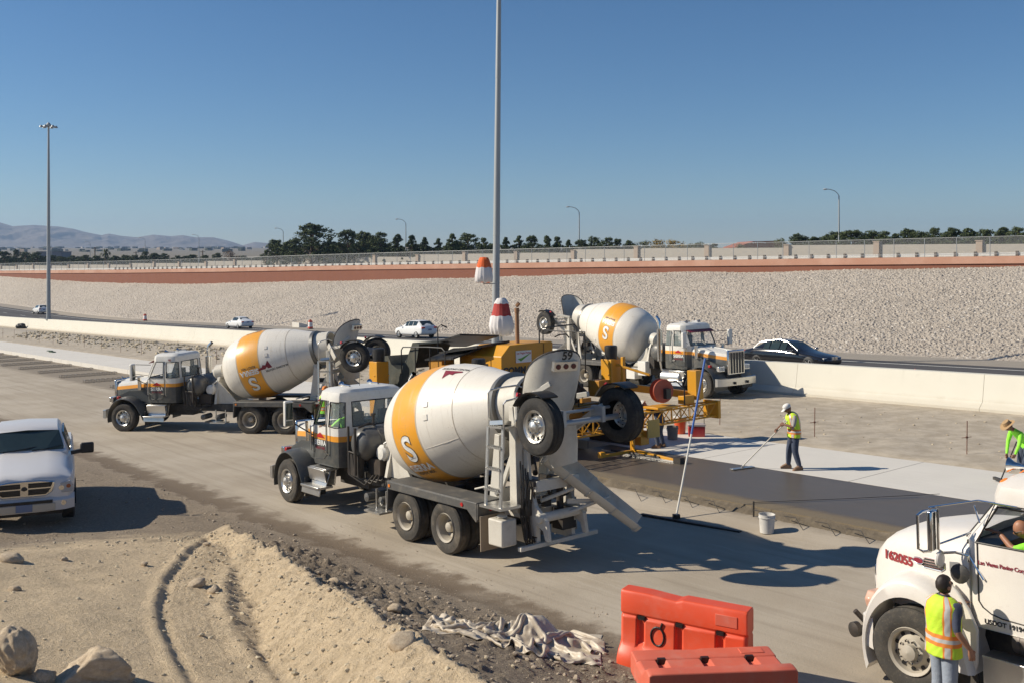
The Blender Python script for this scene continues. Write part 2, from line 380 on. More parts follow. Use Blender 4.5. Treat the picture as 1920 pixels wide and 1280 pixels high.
# ground material: dirt types by where they lie
def ground_mat():
    k = NT('dirt_ground'); p = k.pos(); s = k.dot(p, (DX, DY, 0)); n = k.dot(p, (NX, NY, 0))
    nz = k.noise(p, .35, 5, .6); n2 = k.noise(p, 1.6, 6, .65); fine = k.noise(p, 18, 5, .7); vf = k.noise(p, 70, 3, .7)
    nn = k.math('ADD', n, k.math('MULTIPLY', k.math('SUBTRACT', n2, .5), 1.6))
    sand = k.mix(k.ramp(fine, .3, .75), (.52, .40, .25), (.72, .575, .385))
    sand = k.mix(k.ramp(n2, .45, .75, 0, .5), sand, (.39, .305, .195))
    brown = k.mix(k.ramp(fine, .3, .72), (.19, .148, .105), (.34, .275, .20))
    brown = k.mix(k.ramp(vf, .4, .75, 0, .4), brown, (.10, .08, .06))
    haul = k.mix(k.ramp(nz, .35, .7), (.37, .312, .235), (.45, .39, .305))
    # long streaks left by tyres along the haul road
    cmb = k.n('ShaderNodeCombineXYZ'); k.set(cmb.inputs[0], k.math('MULTIPLY', s, .07)); k.set(cmb.inputs[1], k.math('MULTIPLY', n, 1.7))
    st = k.noise(cmb.outputs[0], 1.4, 6, .7)
    haul = k.mix(k.ramp(st, .48, .72, 0, .55), haul, (.25, .205, .15))
    cm2 = k.n('ShaderNodeCombineXYZ'); k.set(cm2.inputs[0], k.math('MULTIPLY', s, .22)); k.set(cm2.inputs[1], k.math('ADD', k.math('MULTIPLY', n, 7), k.math('MULTIPLY', n2, 2)))
    st2 = k.noise(cm2.outputs[0], 1.0, 5, .65)
    haul = k.mix(k.ramp(st2, .56, .68, 0, .30), haul, (.27, .22, .165)); haul = k.mix(k.ramp(st2, .42, .34, 0, .30), haul, (.50, .445, .36))
    haul = k.mix(k.ramp(k.noise(p, 5, 6, .7), .62, .74, 0, .4), haul, (.22, .18, .135))
    haul = k.mix(k.ramp(st, .46, .3, 0, .4), haul, (.50, .44, .35))
    med = k.mix(k.ramp(n2, .35, .7), (.36, .305, .23), (.50, .435, .34))
    med = k.mix(k.ramp(st, .52, .75, 0, .3), med, (.25, .21, .16)); med = k.mix(k.ramp(st2, .56, .68, 0, .30), med, (.30, .25, .19)); med = k.mix(k.ramp(k.noise(p, 7, 6, .75), .58, .72, 0, .45), med, (.24, .20, .15))
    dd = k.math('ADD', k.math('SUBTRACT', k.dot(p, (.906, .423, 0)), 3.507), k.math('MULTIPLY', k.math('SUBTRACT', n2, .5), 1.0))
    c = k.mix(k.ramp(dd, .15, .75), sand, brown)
    # pale trampled dirt at left, brown under the pickup
    c = k.mix(k.math('MULTIPLY', k.ramp(k.math('ADD', s, k.math('MULTIPLY', n2, 4)), 20.5, 23), .9), c, brown)
    c = k.mix(k.ramp(nn, 9.9, 11.2), c, haul)
    damp = k.math('MULTIPLY', k.ramp(nn, 10.15, 10.4), k.ramp(nn, 11.3, 10.8))
    damp = k.math('MULTIPLY', damp, k.ramp(k.noise(p, .5, 4), .2, .45))
    c = k.mix(k.math('MULTIPLY', damp, .85), c, (.14, .10, .062))
    c = k.mix(k.ramp(nn, 18.0, 18.8), c, (.24, .20, .15))
    c = k.mix(k.ramp(n, 25.5, 26.4), c, med)
    rock = k.math('MULTIPLY', k.ramp(s, 44, 60), k.math('MULTIPLY', k.ramp(nn, 28, 30), k.ramp(nn, 36.5, 34)))
    c = k.mix(rock, c, k.mix(k.ramp(fine, .3, .7), (.25, .21, .16), (.50, .45, .37)))
    h = k.math('ADD', k.math('MULTIPLY', fine, .6), k.math('MULTIPLY', vf, .3))
    amt = k.ramp(n, 9.4, 11.4, 1.0, .25)
    nr = k.n('ShaderNodeBump'); k.set(nr.inputs['Strength'], k.math('MULTIPLY', amt, .8)); nr.inputs['Distance'].default_value = .11; k.set(nr.inputs['Height'], h)
    return k.fin(c, .95, 0, nr.outputs[0])
def axis(segs):
    out = []
    for a, b, st in segs: out += list(np.arange(a, b, st))
    return np.array(out + [segs[-1][1]])
gs = axis([(-400, -60, 40), (-60, 0, 4), (0, 5, .5), (5, 20, .045), (20, 22, .08), (22, 30, .16), (30, 60, .6), (60, 160, 1.5), (160, 420, 6), (420, 900, 40)])
gn = axis([(-500, -60, 40), (-60, -6, 3), (-6, 0, .3), (0, 10.6, .045), (10.6, 19, .25), (19, 37.4, .35), (37.4, 38.6, .3), (38.6, 60.2, 1.2)])
S, Nn = np.meshgrid(gs, gn, indexing='ij')
gx, gy = XY(S, Nn)
GROUND = ground_mat()
tag(gmesh('ground', gx, gy, zg(S) + rel(S, Nn), GROUND), kind='structure')
# ---------------------------------------------------------------- slabs, freeway, slope, walls
def strip(name, s0, s1, n0, n1, z0, z1, mat, ds=2.0, nn=2):
    a = np.arange(s0, s1 + ds * .5, ds); b = np.linspace(n0, n1, nn)
    mb = MB(); rings = []
    for s in a:
        s = float(s); zb = float(zg(s)); x0, y0 = XY(s, n0); x1, y1 = XY(s, n1)
        rings.append([(x0, y0, zb + z0), (x0, y0, zb + z1), (x1, y1, zb + z1), (x1, y1, zb + z0)])
    mb.loft(rings); return mb.build(name, mat)
k = NT('cured_concrete'); p = k.pos(); s_ = k.dot(p, (DX, DY, 0)); n_ = k.dot(p, (NX, NY, 0))
c = k.mix(k.noise(p, .6, 5, .6), (.58, .55, .49), (.70, .665, .60))
cmb = k.n('ShaderNodeCombineXYZ'); k.set(cmb.inputs[0], k.math('MULTIPLY', s_, .25)); k.set(cmb.inputs[1], k.math('MULTIPLY', n_, 6))
c = k.mix(k.ramp(k.noise(cmb.outputs[0], 2, 5, .7), .5, .75, 0, .3), c, (.40, .37, .33))
w_ = k.n('ShaderNodeTexWave', wave_type='BANDS', bands_direction='X'); k.set(w_.inputs['Vector'], cmb.outputs[0])
jo = k.math('FRACT', k.math('DIVIDE', s_, 4.6)); c = k.mix(k.math('LESS_THAN', jo, .006), c, (.2, .18, .16))
curedm = k.fin(c, .85, 0, k.bump(k.noise(p, 30, 4), .15, .01))
k = NT('wet_concrete'); p = k.pos(); n_ = k.dot(p, (NX, NY, 0)); s_ = k.dot(p, (DX, DY, 0))
nn_ = k.math('ADD', n_, k.math('MULTIPLY', k.math('SUBTRACT', k.noise(p, 3, 4), .5), .25))
cmb = k.n('ShaderNodeCombineXYZ'); k.set(cmb.inputs[0], k.math('MULTIPLY', s_, .5)); k.set(cmb.inputs[1], k.math('MULTIPLY', n_, 3))
c = k.mix(k.noise(cmb.outputs[0], 1.2, 5, .6), (.085, .070, .055), (.125, .103, .08))
edge = k.ramp(nn_, 19.35, 18.95)
c = k.mix(edge, c, k.mix(k.noise(p, 25, 4), (.13, .10, .06), (.22, .175, .115)))
wetm = k.fin(c, k.math('ADD', .42, k.math('MULTIPLY', edge, .45)), 0, k.bump(k.noise(p, 40, 4), .25, .012))
tag(strip('concrete_lane', -40, 160, 22.45, 26.1, -.25, .28, curedm), kind='structure')
tag(strip('fresh_concrete', -40, 22, 18.62, 22.446, -.25, .276, wetm, 1), kind='structure')
mb = MB()
rr = random.Random(3)   # rough slumped footing of the fresh slab
rings = []
for i in range(420):
    s = -2 + i * .057; z0 = float(zg(s)); w = .03 + .10 * float(fbm(np.array([s * 1.9]), np.array([3.]), 4, 5)[0]) + .03 * rr.random(); h = .17 + .10 * float(fbm(np.array([s * 2.6]), np.array([9.]), 3, 6)[0])
    rings.append([(*XY(s, 18.64), z0 + h + .05), (*XY(s, 18.56 - w * .35), z0 + h - .03 + .03 * rr.random()), (*XY(s, 18.54 - w * .7), z0 + .19 + .03 * rr.random()), (*XY(s, 18.46 - w * 1.3), z0 + .09)])
mb.loft(rings, closed=False)
tag(mb.build('slab_edge', pm('slab_edge_mud', (.125, .10, .068), .9, dirt=.4, bump=.8, bscale=20), smooth=60), kind='structure')
# freeway
k = NT('asphalt'); p = k.pos(); n_ = k.dot(p, (NX, NY, 0)); s_ = k.dot(p, (DX, DY, 0))
cmb = k.n('ShaderNodeCombineXYZ'); k.set(cmb.inputs[0], k.math('MULTIPLY', s_, .03)); k.set(cmb.inputs[1], n_)
c = k.mix(k.noise(cmb.outputs[0], 1.1, 5, .6), (.055, .052, .052), (.095, .09, .088))
lane = k.math('ABSOLUTE', k.math('SUBTRACT', k.math('FRACT', k.math('DIVIDE', k.math('SUBTRACT', n_, 41.0), 3.66)), .5))
c = k.mix(k.ramp(lane, .33, .1, 0, .5), c, (.042, .04, .04))
asph = k.fin(c, .9, 0, k.bump(k.noise(p, 60, 3), .2, .01))
tag(strip('freeway', -60, 420, 37.9, 54.6, -.1, .285, asph, 3), kind='structure')
shm = pm('shoulder_dirt', (.26, .225, .18), .95, dirt=.5, dcol=(.36, .32, .26), scale=.6, bump=.6, bscale=9)
k = NT('shoulder'); p = k.pos(); shm = k.fin(k.mix(k.noise(p, 1.2, 6, .7), (.25, .22, .175), (.38, .335, .275)), .95, 0, k.bump(k.noise(p, 9, 5, .7), .6, .05))
tag(strip('shoulder', -60, 420, 54.5, 60, -.1, .281, shm, 3), kind='structure')
lm = pm('lane_paint', (.62, .62, .58), .6, dirt=.3)
lmy = pm('lane_paint_yellow', (.55, .36, .05), .6, dirt=.3)
tag(strip('edge_line', -60, 420, 53.1, 53.25, .2, .290, lm, 3), kind='structure')
tag(strip('edge_line', -60, 420, 40.8, 40.95, .2, .290, lmy, 3), kind='structure')
mb = MB()
for lane in (44.9, 49.0):
    for i in range(-4, 34):
        s = i * 12.0; r = []
        for s2 in (s, s + 1.5, s + 3):
            z = float(zg(s2)); r.append([(*XY(s2, lane), z + .2), (*XY(s2, lane), z + .29), (*XY(s2, lane + .12), z + .29), (*XY(s2, lane + .12), z + .2)])
        mb.loft(r)
tag(mb.build('lane_markings', lm), kind='structure')
# concrete barrier, cast in lengths with joints
k = NT('barrier_concrete'); p = k.pos(); z_ = k.dot(p, (0, 0, 1)); s_ = k.dot(p, (DX, DY, 0))
c = k.mix(k.noise(p, .5, 5, .6), (.60, .575, .49), (.70, .675, .585))
cmb = k.n('ShaderNodeCombineXYZ'); k.set(cmb.inputs[0], k.math('MULTIPLY', s_, 3)); k.set(cmb.inputs[1], k.math('MULTIPLY', z_, .4))
c = k.mix(k.ramp(k.noise(cmb.outputs[0], 1, 4, .6), .6, .85, 0, .35), c, (.48, .44, .36))
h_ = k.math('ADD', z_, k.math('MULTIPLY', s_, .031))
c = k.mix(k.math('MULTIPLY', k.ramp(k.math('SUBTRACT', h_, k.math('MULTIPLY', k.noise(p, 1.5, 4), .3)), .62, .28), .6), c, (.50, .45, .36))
c = k.mix(k.ramp(k.noise(p, 2.2, 7, .75), .58, .72, 0, .35), c, (.50, .46, .38))
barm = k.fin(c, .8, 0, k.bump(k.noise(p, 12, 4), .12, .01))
prof = [(-.62, -.3), (-.62, .1), (-.36, .32), (-.20, 1.32), (.20, 1.32), (.36, .32), (.62, .1), (.62, -.3)]
bt = thing('concrete_barrier', 'long pale cream concrete median barrier between the dirt and the freeway', 'barrier', (*XY(30, 37.5), float(zg(30)) + .28))
bx0 = Vector(bt.location)
for i in range(-4, 33):
    s0 = i * 8.0 + 1.4; s1 = s0 + 7.985
    if s1 > 262: break
    mb = MB(); rings = []
    for s in (s0, s0 + 2, s0 + 4, s0 + 6, s1):
        z = float(zg(s)) + .28; rings.append([Vector((*XY(s, 37.5 + a), z + b)) - bx0 for a, b in prof])
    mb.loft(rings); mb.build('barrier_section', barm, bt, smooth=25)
# rubble slope
def nwall(s): return np.maximum((100 - .1215 * np.asarray(s, float)) / .9925, 63.0)
WS = [-60, 41, 77.6, 116, 141.6, 180, 215.6, 245, 282, 330, 420]
WT = [6.9, 5.4, 4.87, 4.26, 3.86, 3.1, 2.5, 2.1, 1.6, 1.0, 0]
WB = [7.1 - .9, 4.62, 3.72, 2.51, 1.73, .53, -.09, 0.0, .64, .1, -.9]
def wtop(s): return np.interp(s, WS, WT)
def wbase(s): return np.interp(s, WS, WB)
k = NT('rubble_stone'); p = k.pos()
sp = k.n('ShaderNodeTexVoronoi', feature='F1'); k.set(sp.inputs['Vector'], p); sp.inputs['Scale'].default_value = 8
cr = k.n('ShaderNodeSeparateColor'); k.set(cr.inputs[0], sp.outputs['Color'])
c = k.mix(cr.outputs[0], (.33, .288, .238), (.45, .398, .335))
c = k.mix(k.ramp(k.noise(p, .12, 3), .4, .65, 0, .35), c, (.41, .355, .295))
c = k.mix(k.ramp(k.noise(p, .05, 4, .6), .42, .62, 0, .45), c, (.33, .29, .24)); c = k.mix(k.ramp(k.noise(p, .6, 5, .7), .55, .75, 0, .4), c, (.27, .235, .195)); c = k.mix(k.math('GREATER_THAN', cr.outputs[1], .965), c, (.60, .56, .50)); c = k.mix(k.math('GREATER_THAN', cr.outputs[2], .96), c, (.20, .165, .135))
rubm = k.fin(c, .9, 0, k.bump(k.noise(p, 14, 4, .7), .5, .06))
ss = []
s = 14.0
while s < 300: ss.append(s); s += .055 + .0013 * s
ss = np.array([-60, -30, -10, 0, 8] + ss + [320, 360, 420])
ws = np.linspace(0, 1, 430)
S, W = np.meshgrid(ss, ws, indexing='ij')
n0 = 58.3 + .5 * (fbm(S * .25, S * 0, 3, 4) - .5); n1 = nwall(S) + .2; Nq = n0 + (n1 - n0) * W
zt = zg(S) + .28; zb = wbase(S)
Zq = zt + (zb - zt) * (W ** .93)
a_, h_ = cells(S * 5.2, Nq * 4.2, 21); b_, g_ = cells(S * 9.5, Nq * 7.5, 22)
amp = sstep(0, .03, W)
Zq = Zq - .05 - .22 * sstep(.8, 1, W) + amp * (np.clip(.75 - a_, 0, 1) * .17 * (.3 + h_) + np.clip(.7 - b_, 0, 1) * .10 * g_ + .35 * (fbm(S * .12, Nq * .12, 3, 31) - .5))
gx, gy = XY(S, Nq)
o = gmesh('rubble_slope', gx, gy, Zq, rubm); tag(o, kind='structure')
for p_ in o.data.polygons: pass
o.data.polygons.foreach_set('use_smooth', [False] * len(o.data.polygons))
# retaining wall: brown face below, salmon coping rail above
k = NT('brown_wall'); p = k.pos(); brownw = k.fin(k.mix(k.noise(p, .5, 5, .6), (.20, .075, .045), (.25, .10, .06)), .9, 0, k.bump(k.noise(p, 8, 3), .2, .02))
k = NT('salmon_coping'); p = k.pos(); salm = k.fin(k.mix(k.ramp(k.noise(p, .25, 5, .6), .4, .7), (.44, .235, .16), (.52, .31, .225)), .9)
rw = thing('retaining_wall', 'long brown retaining wall with salmon coping along the top of the rubble slope', 'wall', (*XY(60, float(nwall(60))), float(wbase(60))))
ro = Vector(rw.location)
def wallstrip(prof, s0=-60, s1=420, ds=4):
    mb = MB(); rings = []
    for s in np.arange(s0, s1, ds):
        s = float(s); nw = float(nwall(s)); t = float(wtop(s)); b = float(wbase(s))
        rings.append([Vector((*XY(s, nw + a), (t if q == 't' else b) + c)) - ro for a, q, c in prof])
    return mb.loft(rings)
wallstrip([(0, 'b', -1.5), (0, 't', -.69), (.4, 't', -.69), (.4, 'b', -1.5)]).build('wall_face', brownw, rw)
wallstrip([(-.14, 't', -.69), (-.10, 't', 0), (.35, 't', 0), (.42, 't', -.69)]).build('coping', salm, rw)
# upper ground behind the wall, out to the foot of the mountains
def upz(s, n):
    d = n - nwall(s); base = np.interp(s, WS, WT) - .35
    far = 3.2 + sstep(300, 4500, d + np.maximum(s, 0)) * 26
    return base * (1 - sstep(10, 260, d)) + far * sstep(10, 260, d)
k = NT('upper_dirt'); p = k.pos(); upm = k.fin(k.mix(k.noise(p, .02, 6, .7), (.12, .105, .075), (.26, .225, .17)), .95)
us = np.concatenate([np.arange(-900, -60, 60), np.arange(-60, 420, 4), np.geomspace(420, 6500, 40)])
ud = np.concatenate([[.3], np.arange(2, 60, 3), np.geomspace(62, 6500, 45)])
S, Dd = np.meshgrid(us, ud, indexing='ij'); Nu = nwall(np.minimum(S, 3000)) + Dd
gx, gy = XY(S, Nu)
tag(gmesh('upper_ground', gx, gy, upz(S, Nu), upm), kind='structure')
# far side beyond the end of the cutting
us = np.concatenate([np.geomspace(418, 6500, 30)]); un = np.concatenate([-np.geomspace(4000, 20, 20), np.linspace(0, 63.4, 6)])
S, Nu = np.meshgrid(us, un, indexing='ij'); gx, gy = XY(S, Nu)
z = zg(np.minimum(S, 418)) * (1 - sstep(418, 700, S)) + sstep(418, 700, S) * upz(S, Nu * 0 + 64) + .02
tag(gmesh('far_ground', gx, gy, z, upm), kind='structure')
# mountains
k = NT('desert_rock'); p = k.pos(); mtm = k.fin(k.mix(k.noise(p, .004, 7, .65), (.10, .085, .075), (.22, .185, .155)), .95)
px = [-420, -200, 0, 23, 63, 110, 137, 160, 190, 203, 233, 257, 287, 320, 343, 367, 400, 430, 455, 477, 503, 560, 640, 720, 800, 900]
py = [430, 405, 415, 422, 420, 423, 427, 433, 439, 436, 441, 443, 438, 441, 439, 443, 443, 450, 458, 452, 454, 462, 468, 474, 479, 484]
uu = np.linspace((-420 - 960) / 1900, (900 - 960) / 1900, 620); dep = np.linspace(3900, 6200, 130)
U, Yd = np.meshgrid(uu, dep, indexing='ij'); Xd = U * Yd
PK = 5.4 + (480 - np.interp(960 + 1900 * U, px, py)) / 1900 * 5100
t = (Yd - 3900) / 1200
env = np.where(t < 1, sstep(-.05, 1.0, t) ** .9, 1 - .45 * (t - 1))
rid = 1 - np.abs(2 * fbm(Xd * .0035, Yd * .0022, 5, 41) - 1); rid2 = 1 - np.abs(2 * fbm(Xd * .009, Yd * .005, 4, 45) - 1)
Zm = 20 + (PK - 22) * env * (1 - .55 * (1 - rid) * np.sin(np.pi * np.clip(t, 0, 1)) - .35 * (1 - rid2) * np.sin(np.pi * np.clip(t, 0, 1)))
tag(gmesh('mountains', Xd, Yd, Zm - 4, mtm), kind='structure')
# ---------------------------------------------------------------- mixer trucks
def place(o, x, y, z, ang, pitch=0, roll=0):
    o.location = (x, y, z); o.rotation_euler = (roll, pitch, ang)
A_D = math.atan2(DY, DX)   # heading of the freeway direction (away to the left)
def grade_rot(ang):        # pitch and roll that follow the freeway grade for a heading
    d = ang - A_D; g = math.atan(.031); return g * math.cos(d), g * math.sin(d) * 0
def livery():
    k = NT('cab_livery'); v = k.obj(); sx = k.n('ShaderNodeSeparateXYZ'); k.set(sx.inputs[0], v); x, z = sx.outputs[0], sx.outputs[2]
    zs = k.math('SUBTRACT', z, k.math('MULTIPLY', k.math('MAXIMUM', k.math('ADD', x, 1.0), 0), -.105))
    c = k.mix(k.math('GREATER_THAN', zs, 1.68), (.075, .08, .078), (.80, .33, .03))
    c = k.mix(k.math('GREATER_THAN', zs, 1.81), c, (.74, .72, .66))
    f = k.ramp(k.noise(v, 2.2, 6, .65), .48, .85, 0, .3); f2 = k.ramp(k.noise(v, 16, 3, .6), .55, .9, 0, .2)
    low = k.math('MULTIPLY', k.ramp(k.noise(v, 6, 5, .7), .42, .7), .18)
    c = k.mix(k.math('MAXIMUM', k.math('MAXIMUM', f, f2), low), c, DUST)
    return k.fin(c, k.math('ADD', .3, k.math('MULTIPLY', f, .6)))
liv = livery()
def circ(n, r, off=0): return [(r * math.cos(2 * math.pi * i / n + off), r * math.sin(2 * math.pi * i / n + off)) for i in range(n)]
def wheel(parent, x, y, z, R_, w, side, kind='front', name='wheel', dual=False, tyre=None, rimm=None):
    """tyre on a rim with hub and nuts; side=+1 means the outer face looks to +y"""
    tyre = tyre or dustyr; rimm = rimm or alu
    mb = MB(); o = (x, y, z); ax = (0, side, 0); rr = .285 * R_ / .53
    def ty(off, ms):
        prof = [(-w/2 + .03 + off, rr), (-w/2 + off, rr + .06), (-w/2 - .005 + off, R_ * .78), (-w/2 + .015 + off, R_ * .93), (-w/2 + .05 + off, R_ * .985)]
        g = [-.36, -.30, -.14, -.08, .08, .14, .30, .36]
        for q, gg in enumerate(g): prof.append((gg * w + off, R_ * (.998 if q % 4 in (0, 3) else .972)))
        prof += [(w/2 - .05 + off, R_ * .985), (w/2 - .015 + off, R_ * .93), (w/2 + .005 + off, R_ * .78), (w/2 + off, rr + .06), (w/2 - .03 + off, rr)]
        mb.lathe(prof, o, ax, 44)
    ty(0, 0)
    if dual: ty(-w - .04, 0)
    t = mb.build(name, tyre, parent, smooth=30)
    r = MB()
    if kind == 'front':
        prof = [(w/2 - .015, rr + .012), (w/2 + .005, rr + .005), (w/2 - .02, rr - .03), (w/2 - .10, rr - .045), (w/2 - .085, rr * .70), (w/2 - .03, rr * .55), (w/2 - .02, rr * .36), (w/2 + .045, rr * .33), (w/2 + .06, rr * .20), (w/2 + .075, 0.001)]
    else:
        prof = [(w/2 - .015, rr + .012), (w/2 + .005, rr + .005), (w/2 - .03, rr - .03), (-.03, rr - .055), (-.07, rr * .8), (-.10, rr * .55), (-.08, rr * .38), (.05, rr * .33), (.07, rr * .22), (.08, .001)]
    r.lathe(prof, o, ax, 36)
    ri = r.build('rim', rimm, t, smooth=30)
    h = MB(); nb = 10; br = rr * .47
    base = (w/2 - .03) if kind == 'front' else -.09
    for i in range(nb):
        a = 2 * math.pi * i / nb; cx, cz = x + br * math.cos(a), z + br * math.sin(a)
        h.cyl((cx, y + side * base, cz), (cx, y + side * (base + .05), cz), .017, .013, 6)
    h.build('lug_nuts', chrome if kind == 'front' else mech, t)
    if kind == 'front':
        h = MB()
        for i in range(10):
            a = 2 * math.pi * (i + .5) / 10; q = rr * .76
            h.cyl((x + q * math.cos(a), y + side * (w/2 - .088), z + q * math.sin(a)), (x + q * math.cos(a), y + side * (w/2 - .074), z + q * math.sin(a)), .028, n=10)
        h.build('hand_hole', black, t)
    return t
def cab_rings(rows, n=10):
    return rows
DR_A = [0, .0, .10, .30, .55, .86, 1.15, 1.45, 1.82, 2.2, 2.65, 3.0, 3.45, 3.85, 4.12, 4.14, 4.5]
DR_R = [.001, .42, .80, 1.00, 1.11, 1.185, 1.225, 1.24, 1.22, 1.17, 1.07, .975, .82, .68, .60, .56, .54]
def drum_r(a): return float(np.interp(a, DR_A, DR_R))
def drum_pt(th, a, off=.006):      # th from the top towards the left side
    r = drum_r(a) + off; return (-a, r * math.sin(th), r * math.cos(th))
def make_mixer():
    t = thing('mixer_truck', 'x', 'mixer truck')
    # chassis
    mb = MB()
    for y in (-.43, .43): mb.box((-3.6, y, .86), (8.6, .09, .26))
    for x in (.6, -.9, -2.3, -3.9, -5.2, -6.6, -7.8): mb.box((x, 0, .86), (.12, .8, .2))
    mb.cyl((0, -.9, .52), (0, .9, .52), .06); mb.cyl((-5.25, -.9, .53), (-5.25, .9, .53), .11); mb.cyl((-6.65, -.9, .53), (-6.65, .9, .53), .11)
    for x in (-5.25, -6.65): mb.lathe([(-.24, .05), (-.2, .2), (0, .26), (.2, .2), (.24, .05)], (x, 0, .53), (1, 0, 0), 16)
    mb.box((-.2, 0, .95), (1.5, .7, .6)); mb.box((-1.8, .1, .8), (1.3, .5, .5)); mb.cyl((-2.4, 0, .75), (-5.2, 0, .6), .05)
    mb.build('chassis', dgrey, t, bevel=.012)
    # wheels
    for sd in (1, -1):
        wheel(t, 0, sd * 1.06, .535, .535, .30, sd)
        wheel(t, -5.25, sd * 1.08, .525, .525, .27, sd, 'rear', dual=True, rimm=rimw)
        wheel(t, -6.65, sd * 1.08, .525, .525, .27, sd, 'rear', dual=True, rimm=rimw)
    # cab shell
    bot = [(-.80, 0), (-.84, .80), (-.93, .93), (-1.03, .98), (-1.58, .98), (-1.72, .98), (-1.95, .98), (-2.08, .93), (-2.15, .78), (-2.15, .58), (-2.15, 0)]
    top = [(-1.05, 0), (-1.09, .76), (-1.20, .88), (-1.27, .92), (-1.58, .92), (-1.72, .92), (-1.93, .92), (-2.04, .87), (-2.10, .74), (-2.10, .57), (-2.10, 0)]
    isg = [1, 0, 0, 1, 0, 1, 1, 1, 0, 1]
    full_b = bot + [(x, -y) for x, y in bot[-2:0:-1]]; full_t = top + [(x, -y) for x, y in top[-2:0:-1]]; gl = isg + isg[::-1]
    n = len(full_b); z0, z1 = 2.02, 2.60
    mb = MB()
    low = [(x if x < -1.0 else min(x, -.95), y * .99) for x, y in full_b]
    mb.loft([[(x, y, 1.08) for x, y in low], [(x, y, 1.16) for x, y in full_b], [(x, y, 1.9) for x, y in full_b], [(x, y, z0) for x, y in full_b]], cap=False)
    mb.add([(x, y, 1.08) for x, y in low], [tuple(range(n))]); 
    for i in range(n):
        j = (i + 1) % n
        if not gl[i]:
            mb.add([(*full_b[i], z0), (*full_b[j], z0), (*full_t[j], z1), (*full_t[i], z1)], [(0, 1, 2, 3)])
    def ins(q, f): return [(-1.58 + (x + 1.58) * f, y * f) for x, y in q]
    mb.loft([[(x, y, z1) for x, y in full_t], [(x, y, z1 + .12) for x, y in full_t], [(x, y, z1 + .22) for x, y in ins(full_t, .965)], [(x, y, z1 + .285) for x, y in ins(full_t, .84)], [(x, y, z1 + .315) for x, y in ins(full_t, .5)]], cap=False)
    mb.add([(x, y, z1 + .315) for x, y in ins(full_t, .5)], [tuple(range(n))])
    cab = mb.build('cab', liv, t, smooth=28)
    mb = MB()
    for i in range(n):
        j = (i + 1) % n
        if gl[i] and i not in (3,):
            q = lambda P, f: (P[0] * f + (-1.58) * (1 - f), P[1] * f)
            mb.add([(*q(full_b[i], .988), z0), (*q(full_b[j], .988), z0), (*q(full_t[j], .988), z1), (*q(full_t[i], .988), z1)], [(0, 1, 2, 3)])
    mb.build('windows', clearg, cab, fixn=False)
    mb = MB()   # rubber seals round the openings
    i = 0
    runs = [[0, 1], [3, 4], [5, 6, 7, 8], [9, 10]]
    allr = [[n - 1, 0, 1], [3, 4], [5, 6, 7, 8], [9, 10, 11], [n - 4, n - 3], [n - 8, n - 7, n - 6, n - 5]]
    for run in allr:
        path = [(*full_b[a % n], z0) for a in run] + [(*full_t[a % n], z1) for a in run[::-1]]
        mb.tube(path, .016, 6, closed=True)
    mb.build_each('window_seal', black, cab)
    mb = MB(); mb.box((-1.6, 0, 1.25), (.95, 1.8, .1)); 
    for y in (.45, -.45): mb.box((-1.85, y, 1.55), (.45, .45, .3)); mb.box((-2.03, y, 2.0), (.12, .45, .7))
    mb.box((-1.02, 0, 1.85), (.25, 1.7, .3)); mb.lathe([(-.012, .19), (0, .205), (.012, .19), (0, .175), (-.012, .19)], (-1.25, .45, 1.98), (.5, 0, .85), 20)
    mb.build('interior', black, cab)
    for sd in (1, -1):   # doors
        mb = MB(); y = sd * .984
        path = [(-1.0, y, 1.22), (-1.0, y, 2.02), (-1.24, sd * .925, 2.62), (-1.64, sd * .925, 2.62), (-1.64, y, 2.0), (-1.64, y, 1.35), (-1.5, y, 1.24), (-1.1, y, 1.2)]
        mb.tube(path, .008, 5, closed=True); d = mb.build('door', black, cab)
        mb = MB(); mb.box((-1.57, sd * 1.0, 1.42), (.12, .03, .05)); mb.build('handle', chrome, d)
        mb = MB(); mb.tube([(-1.72, sd * .98, 1.35), (-1.72, sd * 1.05, 1.4), (-1.72, sd * 1.05, 2.5), (-1.72, sd * .95, 2.56)], .014, 6)
        mb.tube([(-.98, sd * .95, 1.35), (-.98, sd * 1.05, 1.4), (-.98, sd * 1.05, 1.95), (-.98, sd * .95, 2.0)], .014, 6)
        mb.build_each('grab_rail', alu, cab)
        f = lambda a, b, sd=sd: (-1.33 - sd * a, sd * .994, 1.60 + b)
        text_part('door_lettering', 'SIERRA', whttxt, cab, f, .17, .004)
        text_part('door_lettering', 'READY MIX', redtxt, cab, lambda a, b, sd=sd: (-1.33 - sd * a, sd * .994, 1.48 + b), .085, .002)
        mb = MB(); mb.add([f(-.2, .13), f(-.1, .2), f(0, .25), f(.08, .2), f(.2, .13)], [(0, 1, 2, 3, 4)]); mb.build('door_emblem', red_l, cab, fixn=False)
    mb = MB()
    for y in (-.55, -.28, 0, .28, .55): mb.lathe([(0, .055), (.03, .05), (.05, .001)], (-1.22, y, z1 + .235), (0, 0, 1), 12)
    mb.build_each('marker_light', orange_l, cab)
    mb = MB()
    for y in (.40, -.40): mb.lathe([(0, .018), (.28, .022), (.36, .05), (.40, .085)], (-1.75, y, z1 + .34), (1, 0, 0), 14); mb.cyl((-1.6, y, z1 + .25), (-1.6, y, z1 + .34), .012, n=6)
    mb.build('air_horn', chrome, cab)
    mb = MB(); mb.cyl((-1.7, .1, z1 + .28), (-1.7, .1, z1 + .75), .005, n=5); mb.build('antenna', black, cab)
    mb = MB(); mb.loft([[(-1.02, y, z1 + .02), (-.86, y * 1.0, z1 - .06), (-.86, y, z1 - .045), (-1.05, y, z1 + .05)] for y in (-.78, 0, .78)]); mb.build('sun_visor', redtxt, cab)
